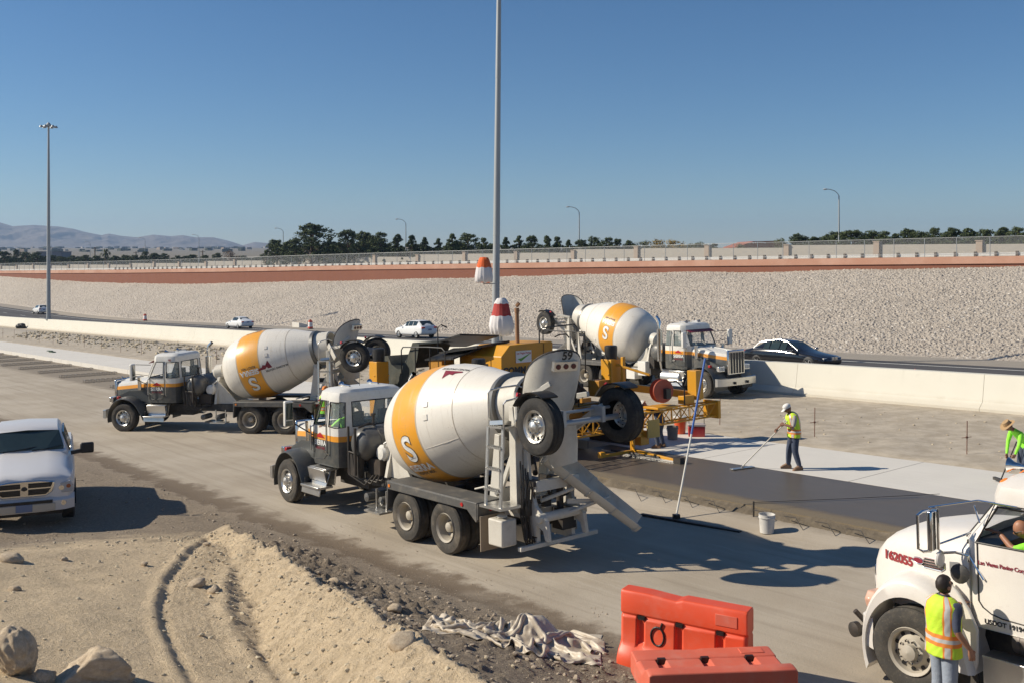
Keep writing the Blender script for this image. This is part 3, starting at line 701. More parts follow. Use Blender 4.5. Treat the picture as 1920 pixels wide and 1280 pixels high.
    # hood
    st = [(-.95, .80, 2.0, 1.78), (-.4, .72, 1.95, 1.74), (.2, .62, 1.89, 1.68), (.62, .54, 1.85, 1.62), (.74, .50, 1.80, 1.58)]
    mb = MB(); rings = []
    for x, hw, zc, zs in st:
        rings.append([(x, hw, 1.02), (x, hw, zs), (x, hw * .93, zs + (zc - zs) * .55), (x, hw * .6, zc - .03), (x, 0, zc), (x, -hw * .6, zc - .03), (x, -hw * .93, zs + (zc - zs) * .55), (x, -hw, zs), (x, -hw, 1.02)])
    mb.loft(rings); hood = mb.build('hood', liv, t, smooth=30)
    mb = MB(); mb.loft([[(x, 0 - .03, zc + .001), (x, 0, zc + .03), (x, .03, zc + .001)] for x, hw, zc, zs in st]); mb.build('hood_ridge', white, hood)
    mb = MB()
    for sd in (1, -1):
        for q in range(5): mb.box((-.55 + q * .05, sd * .765 - sd * q * .007, 1.5), (.02, .02, .3))
        mb.tube([(-.5, sd * .84, 1.55), (-.5, sd * .86, 2.05)], .075, 12)
    mb.build('air_intake', chrome, hood)
    # grille shell
    mb = MB(); mb.box((.78, 0, 1.40), (.10, 1.06, .98)); g = mb.build('grille', chrome, t, bevel=.04)
    mb = MB(); mb.box((.835, 0, 1.38), (.01, .88, .82)); mb.build('radiator_mesh', dgrey, g)
    mb = MB()
    for q in range(6): mb.box((.842, -.44 + q * .176, 1.38), (.02, .022, .82))
    mb.build('grille_bars', chrome, g)
    mb = MB(); mb.cyl((.80, 0, 1.88), (.86, 0, 1.97), .025, .012, 8); mb.build('badge', chrome, g)
    # fenders
    for sd in (1, -1):
        mb = MB(); arc = [R(a) for a in range(-12, 150, 9)]
        po = [(0 + .70 * math.cos(a), .50 + .80 * math.sin(a)) for a in arc]
        po = [(x * 1.02 if x > 0 else x * 1.12, z) for x, z in po] + [(-.80, .72), (-.92, .45)]
        pi = [(x * .955, .5 + (z - .5) * .95) for x, z in po]
        ys = [(.46, 1.0), (.9, .985), (1.12, .95), (1.22, .90)]
        rings = []
        for (xo, zo), (xi, zi) in zip(po, pi):
            a = []
            for y, f in ((.46, 1.03), (.85, 1.02), (1.10, .99), (1.22, .935)):
                a.append((xo * f, sd * y, .5 + (zo - .5) * f))
            a += [(xi * .96, sd * 1.22, .5 + (zi - .5) * .96), (xi, sd * .46, zi)]
            rings.append(a)
        mb.loft(rings)
        mb.side([(-.95, 1.05), (-.55, 1.12), (.35, 1.15), (.6, 1.1), (.6, 1.25), (.0, 1.5), (-.95, 1.55)], sd * .5, sd * .78)
        fe = mb.build('fender', grey, t, smooth=35)
        mb = MB(); mb.box((.66, sd * .80, 1.17), (.16, .34, .22)); hl = mb.build('headlight_pod', chrome, fe, bevel=.02)
        mb = MB(); mb.box((.745, sd * .88, 1.17), (.01, .14, .15)); mb.box((.745, sd * .72, 1.17), (.01, .14, .15)); mb.build_each('headlight', refl, fe)
        mb = MB(); mb.box((.30, sd * 1.0, 1.27), (.10, .14, .10)); mb.build('turn_light', red_l, fe, bevel=.015)
        mb = MB(); mb.box((-.93, sd * .92, .52), (.02, .56, .5)); mb.build('mudflap', black, fe)
    mb = MB(); mb.loft([[(x, y, z) for x, z in ((a, .50), (a + .12, .52), (a + .12, .80), (a, .82))] for y, a in ((-1.23, .72), (-1.0, .86), (0, .92), (1.0, .86), (1.23, .72))])
    bu = mb.build('front_bumper', alu, t, smooth=30)
    mb = MB()
    for y in (-.4, .4): mb.box((1.05, y, .62), (.06, .09, .1))
    mb.build_each('tow_hook', dgrey, bu)
    # steps
    for sd in (1, -1):
        mb = MB(); mb.box((-1.35, sd * .92, 1.0), (.78, .34, .05)); mb.box((-1.35, sd * 1.10, .86), (.78, .03, .30), (sd * -.2, 0, 0)); mb.box((-1.35, sd * 1.12, .60), (.86, .40, .05)); mb.box((-1.35, sd * 1.27, .50), (.86, .03, .16), (sd * .15, 0, 0))
        mb.side([(-.97, .98), (-1.05, .60), (-1.65, .60), (-1.73, .98)], sd * .78, sd * .82)
        mb.box((-1.35, sd * 1.0, .80), (.74, .03, .42), (sd * .35, 0, 0))
        mb.build('cab_step', alu, t, bevel=.008)
    # mirrors
    for sd in (1, -1):
        mb = MB(); mb.box((-.62, sd * 1.46, 2.28), (.12, .22, .62)); mi = mb.build('mirror', white, t, bevel=.03)
        mb = MB(); mb.box((-.684, sd * 1.46, 2.34), (.006, .18, .40)); mb.box((-.684, sd * 1.46, 2.05), (.006, .18, .12)); mb.build('mirror_glass', glassm, mi)
        mb = MB(); mb.tube([(-.64, sd * 1.30, 2.55), (-1.05, sd * .93, 2.50)], .012, 6); mb.tube([(-.64, sd * 1.30, 2.02), (-.95, sd * .97, 1.75)], .016, 6); mb.tube([(-.64, sd * 1.30, 2.2), (-.9, sd * .9, 2.1)], .010, 6)
        mb.build_each('mirror_arm', black, mi)
    # exhaust
    mb = MB(); mb.cyl((-2.38, -.92, 1.35), (-2.38, -.92, 2.65), .12, n=20); mb.tube([(-2.38, -.92, 2.6), (-2.38, -.92, 2.95), (-2.42, -.92, 3.06), (-2.55, -.92, 3.18)], .062, 12, caps=False); mb.tube([(-2.38, -.92, 1.35), (-2.38, -.85, 1.0), (-2.1, -.5, .9)], .06, 10)
    mb.build('exhaust_stack', chrome, t, smooth=35)
    # water tank across the frame, small tanks, pipe work
    mb = MB(); mb.lathe([(-.86, .001), (-.85, .2), (-.78, .32), (-.66, .38), (.66, .38), (.78, .32), (.85, .2), (.86, .001)], (-2.72, 0, 1.68), (0, 1, 0), 28)
    for y in (-.35, .35): mb.lathe([(-.03, .38), (-.03, .395), (.03, .395), (.03, .38)], (-2.72, y, 1.68), (0, 1, 0), 28)
    wt = mb.build('water_tank', tank, t, smooth=35)
    mb = MB(); mb.tube([(-2.4, .85, 1.0), (-2.4, .85, 2.08)], .03, 8); mb.tube([(-2.78, .90, 1.0), (-2.78, .90, 2.08)], .035, 8); mb.tube([(-2.4, .85, 1.5), (-2.78, .9, 1.5)], .02, 6)
    mb.tube([(-2.78, .8, 2.08), (-2.75, .5, 2.15), (-2.72, .3, 2.1)], .025, 6); mb.cyl((-2.7, .35, 2.08), (-2.7, .35, 2.32), .035, n=8); mb.cyl((-2.7, .35, 2.32), (-2.7, .35, 2.36), .06, n=8)
    mb.box((-2.6, .78, 1.2), (.5, .12, .5)); mb.box((-3.0, -.6, 1.25), (.3, .35, .5)); mb.box((-3.1, .35, 1.2), (.5, .5, .35))
    for q in range(7):
        y0 = .9 - .1 * q; mb.tube([(-2.5 - .07 * q, y0, 1.5), (-2.6 - .08 * q, y0 + .05, 1.0 - .03 * q), (-3.0 - .1 * q, y0 - .1, .8 + .03 * q), (-3.3, y0 - .15, 1.05)], .018, 6)
    mb.build('plumbing', mech, t, smooth=35)
    mb = MB(); mb.lathe([(0, .001), (.02, .14), (.08, .19), (.30, .19), (.36, .14), (.38, .001)], (-3.28, .20, 1.52), (0, 1, .0), 20); mb.tube([(-3.3, .45, 1.25), (-3.4, .5, 1.75), (-3.5, .4, 1.85), (-3.6, .2, 1.7)], .03, 8)
    mb.build('oil_cooler', white, t, smooth=35)
    mb = MB()
    for x in (-3.15, -3.75):
        mb.lathe([(0, .001), (.03, .10), (.55, .10), (.58, .001)], (x, .30, .55), (0, 1, 0), 16)
    mb.box((-3.5, .65, .38), (.5, .5, .05)); 
    mb.build_each('air_tank', tank, t, smooth=35)
    mb = MB(); mb.box((-3.95, 1.05, .40), (.62, .34, .04)); mb.box((-3.75, .95, .62), (.03, .04, .46)); mb.box((-4.15, .95, .62), (.03, .04, .46)); mb.build('side_step', alu, t)
    mb = MB(); mb.box((-3.35, -.85, 1.0), (.45, .35, .6)); mb.box((-3.95, -.85, .75), (.5, .45, .45)); mb.build_each('tool_box', white, t, bevel=.02)
    mb = MB(); mb.lathe([(0, .001), (.02, .27), (.06, .30), (1.0, .30), (1.04, .27), (1.06, .001)], (-2.2, -.92, .72), (1, 0, 0), 24); mb.build('fuel_tank', alu, t, smooth=35)
    # front pedestal and drive
    mb = MB(); mb.prism([(-.55, 1.0), (.55, 1.0), (.38, 1.75), (.2, 2.1), (-.2, 2.1), (-.38, 1.75)], lambda a, b: (-3.45, a, b), lambda a, b: (-3.55, a, b))
    mb.side([(-3.5, 1.0), (-4.4, 1.0), (-3.55, 1.85)], .36, .42); mb.side([(-3.5, 1.0), (-4.4, 1.0), (-3.55, 1.85)], -.36, -.42)
    mb.lathe([(0, .001), (.0, .28), (.3, .30), (.42, .18), (.5, .001)], (-3.62, 0, 2.18), (1, 0, -.24), 20)
    mb.build('front_pedestal', offw, t, smooth=35)
    # deck fenders over the tandem
    for sd in (1, -1):
        mb = MB(); mb.box((-6.2, sd * .95, 1.17), (3.1, .62, .05)); mb.box((-6.2, sd * 1.25, 1.10), (3.1, .03, .16))
        mb.side([(-4.64, 1.19), (-4.60, .62), (-4.64, .60), (-4.68, 1.15)], sd * .68, sd * 1.25)
        mb.side([(-7.3, 1.14), (-7.73, .82), (-7.76, .84), (-7.76, 1.19), (-7.3, 1.19)], sd * .64, sd * 1.27)
        mb.box((-7.77, sd * .95, 1.02), (.04, .62, .30))
        dk = mb.build('deck_fender', deckm, t, bevel=.01)
        mb = MB(); 
        for q in (.78, .95): mb.cyl((-7.785, sd * q, 1.05), (-7.80, sd * q, 1.05), .045, n=14)
        mb.cyl((-7.3, sd * 1.262, 1.1), (-7.3, sd * 1.28, 1.1), .04, n=12)
        mb.build_each('tail_light', red_l, dk)
        mb = MB(); mb.cyl((-4.75, sd * 1.262, 1.1), (-4.75, sd * 1.28, 1.1), .035, n=12); mb.build('side_marker', orange_l, dk)
        mb = MB(); mb.box((-7.84, sd * .95, .62), (.02, .60, .66)); mb.build('mudflap', pm('dusty_flap', (.27, .22, .165), .9, dirt=.5), dk)
    mb = MB(); mb.tube([(-7.0, .5, 1.25), (-7.2, .3, 1.32), (-7.5, .45, 1.3), (-7.7, .7, 1.26), (-7.9, .9, 1.35)], .03, 8); mb.tube([(-6.8, .55, 1.22), (-7.3, .55, 1.36), (-7.9, .8, 1.3)], .02, 8); mb.build('water_hose', offw, t, smooth=60)
    # drum
    A = [0] ; mb = MB()
    P = [(0, .001)] + [(-a, r) for a, r in zip(DR_A[1:14], DR_R[1:14])]
    pr = []; mi = []
    aa = [0, .04, .08, .12, .18, .25, .34, .45, .60, .75, .86, .96, 1.0, 1.2, 1.4, 1.6, 1.8, 1.92, 1.96, 2.2, 2.5, 2.8, 2.97, 3.0, 3.2, 3.45, 3.7, 3.85]
    pr = [(0, .001), (.0, .40)] + [(a, drum_r(a)) for a in aa[1:]]
    for q in range(len(pr) - 1):
        a = (pr[q][0] + pr[q + 1][0]) / 2
        mi.append(1 if 1.0 < a < 1.92 else (2 if .96 < a < 1.0 or 1.92 < a < 1.96 or 2.97 < a < 3.0 else 0))
    mb.lathe(pr, (0, 0, 0), (-1, 0, 0), 72, mis=mi)
    dr = mb.build('drum', [drumw, drumo, pm('drum_seam', (.45, .38, .28), .5)], t, smooth=30)
    dr.scale = (.95, 1, 1); dr.location = (-3.90, 0, 2.12); dr.rotation_euler = (0, R(13.6), 0)
    mb = MB(); mb.lathe([(3.84, .60), (3.84, .70), (3.97, .70), (3.97, .60)], (0, 0, 0), (-1, 0, 0), 56); mb.build('roller_track', pm('track_steel', (.16, .16, .155), .4, metal=.6, dirt=.3), dr, smooth=30)
    mb = MB(); mb.lathe([(3.97, .60), (4.25, .57), (4.5, .55), (4.52, .50), (4.2, .46)], (0, 0, 0), (-1, 0, 0), 48); mb.build('drum_mouth', offw, dr, smooth=30)
    mb = MB(); mb.tube([drum_pt(R(t_), 2.985, .002) for t_ in range(0, 360, 6)], .005, 5, closed=True)
    for t_ in (-20, 100, 220): mb.tube([drum_pt(R(t_ + (0 if a < 1.8 else 14)), a, .003) for a in np.linspace(2.0, 2.98, 12)], .003, 5)
    mb.build('weld_seam', drumw, dr)
    for sd, base in ((1, 112), (-1, -112)):
        def fmap(th0, a0):
            # a right along -x for the left side; b is up (towards the top)
            return lambda a, b, sd=sd: drum_pt(R(th0) - sd * b / 1.22, a0 + sd * a, .008)
        def fm2(th0, a0, o): return lambda a, b, sd=sd: drum_pt(R(th0) - sd * b / 1.22, a0 + sd * a, o)
        text_part('drum_letter_outline', 'S', pm('outline_brown', (.12, .07, .03), .5), dr, fm2(base, 1.46, .006), .78, .035)
        text_part('drum_letter', 'S', whttxt, dr, fm2(base, 1.46, .010), .78, .018)
        text_part('drum_lettering', 'SIERRA', whttxt, dr, fm2(base + sd * 21, 1.46, .009), .26, .010)
        text_part('drum_lettering', 'READY MIX', pm('outline_brown', (.12, .07, .03)), dr, fm2(base + sd * 29, 1.46, .009), .12, .003)
        b2 = 25 if sd == 1 else -132
        def fd(o): return lambda a, b, sd=sd, b2=b2: drum_pt(R(b2) - sd * b / 1.2, 2.35 + sd * a, o)
        mb = MB(); f = fd(.009); mb.add([f(-.05, 0), f(.5, .0), f(.5, -.05), f(.33, -.1), f(.30, -.17), f(.18, -.14), f(.08, -.3)], [(0, 1, 2, 3, 4, 5, 6)]); mb.build('maroon_emblem', redtxt, dr, fixn=False)
        text_part('drum_lettering', 'BUILDING CENTER', blktxt, dr, lambda a, b, sd=sd, b2=b2: drum_pt(R(b2) - sd * (b + .08) / 1.2, 2.55 + sd * a, .009), .10, .002)
    mb = MB()
    for th in (70, 190, 310):
        f = lambda a, b: drum_pt(R(th) - b / 1.2, 2.25 + a, .0)
        for (u0, v0) in ((0, 0), (.0, .28)):
            mb.loft([[drum_pt(R(th) + v0 / 1.2 + b / 1.2, 2.25 + a, o) for a, b in ((-.06, -.06), (.06, -.06), (.06, .06), (-.06, .06))] for o in (0, .015)])
    mb.build_each('drum_hatch', drumw, dr)
    # rear pedestal, rollers and platform
    mb = MB()
    for y in (-.62, .62):
        mb.side([(-7.35, .98), (-7.65, .98), (-7.70, 1.5), (-7.72, 2.40), (-7.58, 2.42), (-7.52, 2.0)], y - .03, y + .03)
        mb.side([(-8.08, 1.0), (-8.30, 1.0), (-8.28, 2.6), (-8.2, 3.0), (-8.1, 3.0)], y - .09, y + .09); mb.bar((-7.6, y, 1.1), (-8.15, y, 2.2), .06, .1)
    mb.box((-7.7, 0, 1.25), (.12, 1.3, .25)); mb.box((-8.2, 0, 2.2), (.1, 1.3, .15)); mb.box((-7.8, 0, .95), (1.0, 1.3, .1))
    for y in (-.5, .5): mb.cyl((-7.50, y*.8, 2.40), (-7.64, y*.8, 2.43), .13, n=16)
    mb.build('rear_pedestal', offw, t, bevel=.012)
    mb = MB()   # swept bracket carrying the chute and the trailing axle
    for y in (-.46, .50):
        mb.side([(-8.30, 2.2), (-8.42, 2.15), (-8.46, 1.6), (-8.62, 1.15), (-8.92, .92), (-8.98, .55), (-8.88, .55), (-8.82, .72), (-8.66, .80), (-8.62, .58), (-8.50, .58), (-8.35, .95), (-8.28, 1.5)], y - .04, y + .04)
    mb.box((-8.62, 0, 1.52), (.16, 1.1, .2), (0, .1, 0)); mb.cyl((-8.75, -.6, .95), (-8.75, .6, .95), .09, n=14); mb.tube([(-8.5, .3, 1.2), (-8.8, -.3, 1.4)], .04, 8)
    mb.build('rear_bracket', offw, t, bevel=.01)
    mb = MB(); mb.box((-8.62, -.05, .42), (.1, 2.0, .08)); mb.box((-8.3, -.45, .55), (.6, .1, .3)); mb.box((-8.3, .45, .55), (.6, .1, .3)); mb.build('rear_bumper', offw, t, bevel=.01)
    mb = MB()
    for q in range(9):
        y0 = .72 - .035 * q; xx = -8.42 - .03 * (q % 4)
        mb.tube([(xx, y0, 2.0 - .07 * q), (xx - .1, y0 + .06, 1.5), (xx + .02, y0, 1.0), (xx - .08, y0 + .03 * (q % 3), .55), (xx - .05, y0 - .1, .38 + .03 * q), (xx + .1, y0 - .22, .75)], .017, 6)
    mb.box((-8.45, .62, 1.12), (.16, .14, .3)); mb.box((-8.5, -.3, .8), (.3, .35, .4)); mb.cyl((-8.5, -.2, .7), (-8.5, -.2, 1.6), .07, n=10); mb.cyl((-8.45, -.5, .6), (-8.45, -.5, 1.7), .05, n=10)
    mb.build('hydraulic_hoses', mech, t, smooth=50)
    mb = MB(); rq = random.Random(8)
    for q in range(26):
        x_, y_, z_ = rq.uniform(-8.55, -7.5), rq.uniform(-.55, .55), rq.uniform(.55, 1.9)
        if q % 2: mb.box((x_, y_, z_), (rq.uniform(.08, .3), rq.uniform(.08, .3), rq.uniform(.06, .25)))
        else: mb.cyl((x_, y_, z_), (x_ + rq.uniform(-.3, .3), y_ + rq.uniform(-.3, .3), z_ + rq.uniform(-.4, .4)), rq.uniform(.02, .06), n=8)
    mb.build('chute_hydraulics', mech, t)
    mb = MB(); mb.box((-8.22, 1.02, .70), (.42, .36, .50)); mb.cyl((-8.22, 1.02, .95), (-8.22, 1.02, 1.02), .1, n=14); mb.build('hydraulic_tank', offw, t, bevel=.03)
    # ladder
    mb = MB()
    for x in (-8.02, -8.46):
        mb.bar((x, 1.25, 1.18), (x + .04, 1.12, 2.66), .035, .06)
    for zz in (1.5, 1.88, 2.28, 2.66):
        y = 1.25 - .13 * (zz - 1.18) / 1.48; mb.box((-8.22, y, zz), (.42, .10, .03)); 
        for q in range(8): mb.box((-8.40 + q * .052, y, zz + .025), (.02, .09, .02))
    mb.box((-8.22, .95, 2.66), (.44, .34, .03)); mb.box((-8.2, 1.05, 1.18), (.62, .5, .05))
    mb.tube([(-8.0, 1.12, 2.66), (-8.0, 1.12, 3.28), (-8.03, 1.10, 3.33), (-8.05, .9, 3.36), (-8.1, .5, 3.38), (-8.15, .3, 3.3)], .018, 8)
    mb.tube([(-8.44, 1.12, 2.2), (-8.44, 1.12, 3.1), (-8.47, 1.08, 3.16), (-8.5, .8, 3.2), (-8.5, .55, 3.22)], .018, 8)
    mb.box((-8.2, 1.0, 2.72), (.32, .26, .08), (.2, .1, .3))
    mb.build('ladder', alu, t)
    # charge hopper shell
    mb = MB(); rings_o = []; rings_i = []
    m_ = 25
    def hop(fr, ph, off=0):
        zt = 3.05 + 1.02 * math.sqrt(max(0, 1 - (abs(ph - .28) / 1.5) ** 2))
        z = 2.35 + (zt - 2.35) * fr; r = .26 + (.34 + .10 * math.cos(ph)) * min(1, fr * 1.1) ** .7 + off
        return (-8.32 - r * math.cos(ph) - .10 * fr, r * math.sin(ph) * .95, z)
    for q in range(m_):
        ph = R(-112 + 224 * q / (m_ - 1)); rings_o.append([hop(f, ph) for f in np.linspace(0, 1, 9)] + [hop(f, ph, -.03) for f in np.linspace(1, 0, 9)])
    mb.loft(rings_o); ho = mb.build('charge_hopper', offw, t, smooth=50)
    mb = MB(); mb.tube([hop(1, R(-112 + 224 * q / 40), -.015) for q in range(41)], .022, 6); mb.build('hopper_rim', mech, ho)
    def hsurf(ph0, a, z, o=.01):    # point on the hopper's rear face
        ph = ph0 + a / .75; lo, hi = 0, 1
        for _ in range(20):
            m = (lo + hi) / 2
            if hop(m, ph)[2] < z: lo = m
            else: hi = m
        return hop((lo + hi) / 2, ph, o)
    ho['hs'] = 0; del ho['hs']
    mb = MB(); c0 = Vector(hsurf(R(12), 0, 3.78, .03)); ax = (Vector(hsurf(R(12), .1, 3.78)) - Vector(hsurf(R(12), -.1, 3.78))).normalized(); upv = (Vector(hsurf(R(12), 0, 3.85)) - Vector(hsurf(R(12), 0, 3.7))).normalized(); no = ax.cross(upv)
    if no.x > 0: no = -no
    def pl(a, b, c): return c0 + ax * a + upv * b + no * c
    mb.loft([[pl(-.25, -.09, c), pl(.25, -.09, c), pl(.25, .09, c), pl(-.25, .09, c)] for c in (-.05, .04)]); lp = mb.build('light_plate', alu, ho)
    mb = MB()
    for a in (-.16, 0, .16): mb.cyl(pl(a, 0, .04), pl(a, 0, .055), .05, n=14)
    mb.build_each('marker_light', pm('dim_red_lens', (.10, .015, .02), .3), lp)
    # mouth guard / cross-over arms
    mb = MB(); mb.bar((-8.2, .55, 3.05), (-8.75, .78, 3.15), .12, .10); mb.bar((-8.2, -.55, 3.05), (-8.75, -.78, 3.15), .12, .10)
    mb.bar((-8.35, .62, 2.4), (-9.2, .72, 2.95), .09, .14); mb.bar((-8.35, -.62, 2.4), (-9.2, -.72, 2.95), .09, .14); mb.bar((-8.15, .62, 3.0), (-8.9, .35, 3.45), .05, .1); mb.bar((-8.55, .9, 2.72), (-8.15, .6, 3.2), .05, .2)
    mb.build_each('booster_arm', offw, t, bevel=.01)
    # trailing booster axle, lifted
    mb = MB(); mb.cyl((-9.36, -.95, 2.76), (-9.36, .95, 2.76), .055, n=14); mb.cyl((-9.20, -.9, 2.93), (-9.20, .9, 2.93), .03, n=10)
    for y in (-.5, .5): mb.box((-9.30, y, 2.85), (.3, .08, .3))
    ba = mb.build('booster_axle', steel, t, smooth=35)
    for sd in (1, -1):
        wheel(t, -9.36, sd * 1.03, 2.78, .53, .29, sd, 'front', 'booster_wheel', tyre=rubber)
        mb = MB(); rings = []
        for q in range(9):
            a = R(60 + 11 * q) if True else 0
            rings.append([(-9.36 - .60 * math.cos(a), sd * y, 2.80 + .60 * math.sin(a)) for y in (.85, 1.0, 1.15, 1.24)] + [(-9.36 - .57 * math.cos(a), sd * y, 2.80 + .57 * math.sin(a)) for y in (1.22, .85)])
        mb.loft(rings); fb = mb.build('booster_fender', black, t, smooth=50)
        mb = MB(); mb.cyl((-8.90, sd * 1.1, 3.30), (-8.88, sd * 1.16, 3.32), .04, n=12); mb.build('tail_light', red_l, fb)
    # discharge funnel and chute
    mb = MB(); mb.lathe([(0, .42), (.35, .36), (.7, .26)], (-8.62, 0, 2.55), (-.25, -.1, -1), 24, arc=(R(-150), R(150))); mb.build('discharge_funnel', offw, t, smooth=50)
    def trough(name, p0, p1, w0, w1, mat, lip=.02):
        p0 = Vector(p0); p1 = Vector(p1); d = (p1 - p0).normalized(); sdv = d.cross(Vector((0, 0, 1))).normalized(); up = sdv.cross(d)
        mb = MB(); rings = []
        for p, w in ((p0, w0), (p1, w1)):
            r = []
            for a in range(-104, 73, 16): r.append(p + sdv * math.sin(R(a)) * w - up * (math.cos(R(a)) * w * .95))
            for a in range(72, -105, -16): r.append(p + sdv * math.sin(R(a)) * (w - .012) - up * (math.cos(R(a)) * (w * .95 - .012)))
            rings.append(r)
        mb.loft(rings)
        for f in (0.04, .5, .96):
            p = p0.lerp(p1, f); w = w0 + (w1 - w0) * f + .012
            mb.tube([p + sdv * math.sin(R(a)) * w - up * (math.cos(R(a)) * w * .95) for a in range(-104, 73, 16)], .012, 5)
        return mb.build(name, mat, t, smooth=40), d, sdv, up
    c1, d, sdv, up = trough('main_chute', (-8.50, .0, 2.16), (-9.08, -.62, 1.46), .36, .31, offw)
    c2, d, sdv, up = trough('chute_extension', (-9.04, -.58, 1.50), (-9.62, -1.30, .74), .30, .26, offw)
    mb = MB(); mb.bar((-8.7, -.2, 1.15), (-9.1, -.8, 1.12), .06, .08); mb.tube([(-8.8, -.1, .95), (-9.15, -.9, 1.2)], .035, 8); mb.build('chute_ram', offw, t)
    return t
mix1 = make_mixer()
def set_mixer(t, s, n, ang, relz, spin, label, dz=0, sc=1):
    x, y = XY(s, n); p, _ = grade_rot(ang)
    place(t, x, y, float(zg(s)) + relz, ang, p)
    t['label'] = label; t['group'] = 'white, orange and grey concrete mixer trucks'
    for c in t.children:
        if c.name.startswith('drum'):
            c.rotation_euler = (-R(spin), R(13.2), 0); c.location.z = 2.12 + dz
    t.scale = (sc, sc, sc)
mix2 = copy_tree(mix1); mix3 = copy_tree(mix1)
set_mixer(mix1, 22.87, 13.1, A_D, 0, 0, 'nearest mixer truck, tail towards us, chute out, white drum with upright S', -.10)
A2 = math.atan2(.241, -.971)
x2, y2 = -14.65 + 1.2 * .241, 38.2 + 1.2 * .971; s2, n2 = SN(x2, y2)
set_mixer(mix2, s2, n2, A2, 0, -128, 'mixer truck at left seen side on, its orange band lettered upside down')
mix2.rotation_euler = (0, grade_rot(A2)[0], A2)
set_mixer(mix3, 27.5, 33.6 + 1.15, A_D + math.pi, .28, 160, 'far mixer truck facing right with its chrome grille towards the barrier', 0, 1.06)
def plate_text(t, body, size=.22):
    ho = [c for c in t.children if c.name.startswith('charge_hopper')][0]
    lp = [c for c in ho.children if c.name.startswith('light_plate')][0]
    me = lp.data; vs = [v.co for v in me.vertices]
    c = sum((v for v in vs), Vector()) / len(vs); ax = (vs[1] - vs[0]).normalized(); up = (vs[2] - vs[1]).normalized(); no = (vs[4] - vs[0]).normalized()
    ax = -ax if ax.y > 0 else ax
    text_part('fleet_number', body, blktxt, ho, lambda a, b: tuple(c + ax * a + up * (b + .19) - no * .0 + Vector((-.035, 0, 0))), size, .008)
plate_text(mix1, '59')
cabx = [c for c in mix2.children if c.name.startswith('cab') and not c.name.startswith('cab_')][0]
text_part('fleet_number', '46', redtxt, cabx, lambda a, b: (-1.85 - a, .935, 2.68 + b), .12, .003)
# ---------------------------------------------------------------- people
def skin_mesh(V, E, rad, sub=2):
    me = bpy.data.meshes.new('tmp'); me.from_pydata([tuple(v) for v in V], E, [])
    o = bpy.data.objects.new('tmp', me); COL.objects.link(o)
    m = o.modifiers.new('s', 'SKIN'); sl_ = me.skin_vertices[0].data
    for i, r in enumerate(rad):
        sl_[i].radius = (r, r) if not isinstance(r, tuple) else r; sl_[i].use_root = (i == 0)
    m.use_smooth_shade = True; m.branch_smoothing = .5
    q = o.modifiers.new('u', 'SUBSURF'); q.levels = sub; q.render_levels = sub
    dg = bpy.context.evaluated_depsgraph_get(); dg.update(); ev = o.evaluated_get(dg); m2 = ev.to_mesh()
    vs = [v.co.copy() for v in m2.vertices]; fs = [tuple(p.vertices) for p in m2.polygons]
    ev.to_mesh_clear(); bpy.data.objects.remove(o); bpy.data.meshes.remove(me); return vs, fs
def head_pts(nu=22, nv=18):
    """a head about .235 tall, centred on the origin, facing +x"""
    vs = []; fs = []
    for i in range(nv + 1):
        ph = math.pi * i / nv; cz = math.cos(ph); sr = math.sin(ph)
        for j in range(nu):
            a = 2 * math.pi * j / nu; cx = math.cos(a); cy = math.sin(a)
            z = .118 * cz; x = .098 * sr * cx; y = .076 * sr * cy
            if z < 0: x *= 1 - .18 * (-cz) if cx > 0 else 1 - .30 * (-cz); y *= 1 - .28 * (-cz)
            if cx > .6 and -.75 < cz < .1:                       # face plane, nose, mouth, chin
                w = max(0, 1 - abs(cy) / .22); x += .026 * w * math.exp(-((cz + .22) / .16) ** 2)
                x += .006 * max(0, 1 - abs(cy) / .4) * math.exp(-((cz + .55) / .08) ** 2); x += .010 * w * math.exp(-((cz + .78) / .12) ** 2)
            if cx > .5 and abs(abs(cy) - .38) < .2: x -= .010 * math.exp(-((cz - .02) / .10) ** 2)
            vs.append((x, y, z))
    for i in range(nv):
        for j in range(nu):
            j2 = (j + 1) % nu; fs.append((i * nu + j, (i + 1) * nu + j, (i + 1) * nu + j2, i * nu + j2))
    return vs, fs
def hand(mb, w, d, pn, curl=.5, side=1, mi=0, sc=1.0):
    """palm, four jointed fingers of different lengths, thumb; w wrist, d direction, pn palm normal"""
    d = Vector(d).normalized(); pn = Vector(pn); pn = (pn - d * pn.dot(d)).normalized(); lat = d.cross(pn) * side; w = Vector(w)
    mb.loft([[w + d * a * sc + lat * (b * hw * sc) + pn * (c * .014 * sc) for b, c in ((-1, -.4), (-.6, -1), (.6, -1), (1, -.4), (1, .4), (.6, 1), (-.6, 1), (-1, .4))] for a, hw in ((-.01, .026), (.02, .032), (.06, .041), (.095, .041))], mi)
    for q, (off, ln) in enumerate(((-.030, .072), (-.010, .082), (.010, .077), (.030, .060))):
        p = w + d * .09 * sc + lat * off * sc; dd = d.copy(); pts = [p]; ax = lat
        for k_ in range(3):
            ang = curl * (.55 + .15 * q) * (1 if k_ else .7); dd = (dd * math.cos(ang) + pn * math.sin(ang)).normalized(); p = p + dd * ln * sc * (.45, .32, .23)[k_]; pts.append(p)
        mb.tube(pts, [.0098 * sc, .0092 * sc, .0084 * sc, .0065 * sc], 7, mi)
    p = w + d * .03 * sc - lat * .034 * sc; t1 = (d * .7 - lat * .6 + pn * .5).normalized(); t2 = (d * .8 + pn * .7).normalized()
    mb.tube([p, p + t1 * .035 * sc, p + t1 * .035 * sc + t2 * .032 * sc, p + t1 * .035 * sc + t2 * .055 * sc], [.014 * sc, .012 * sc, .0105 * sc, .008 * sc], 7, mi)
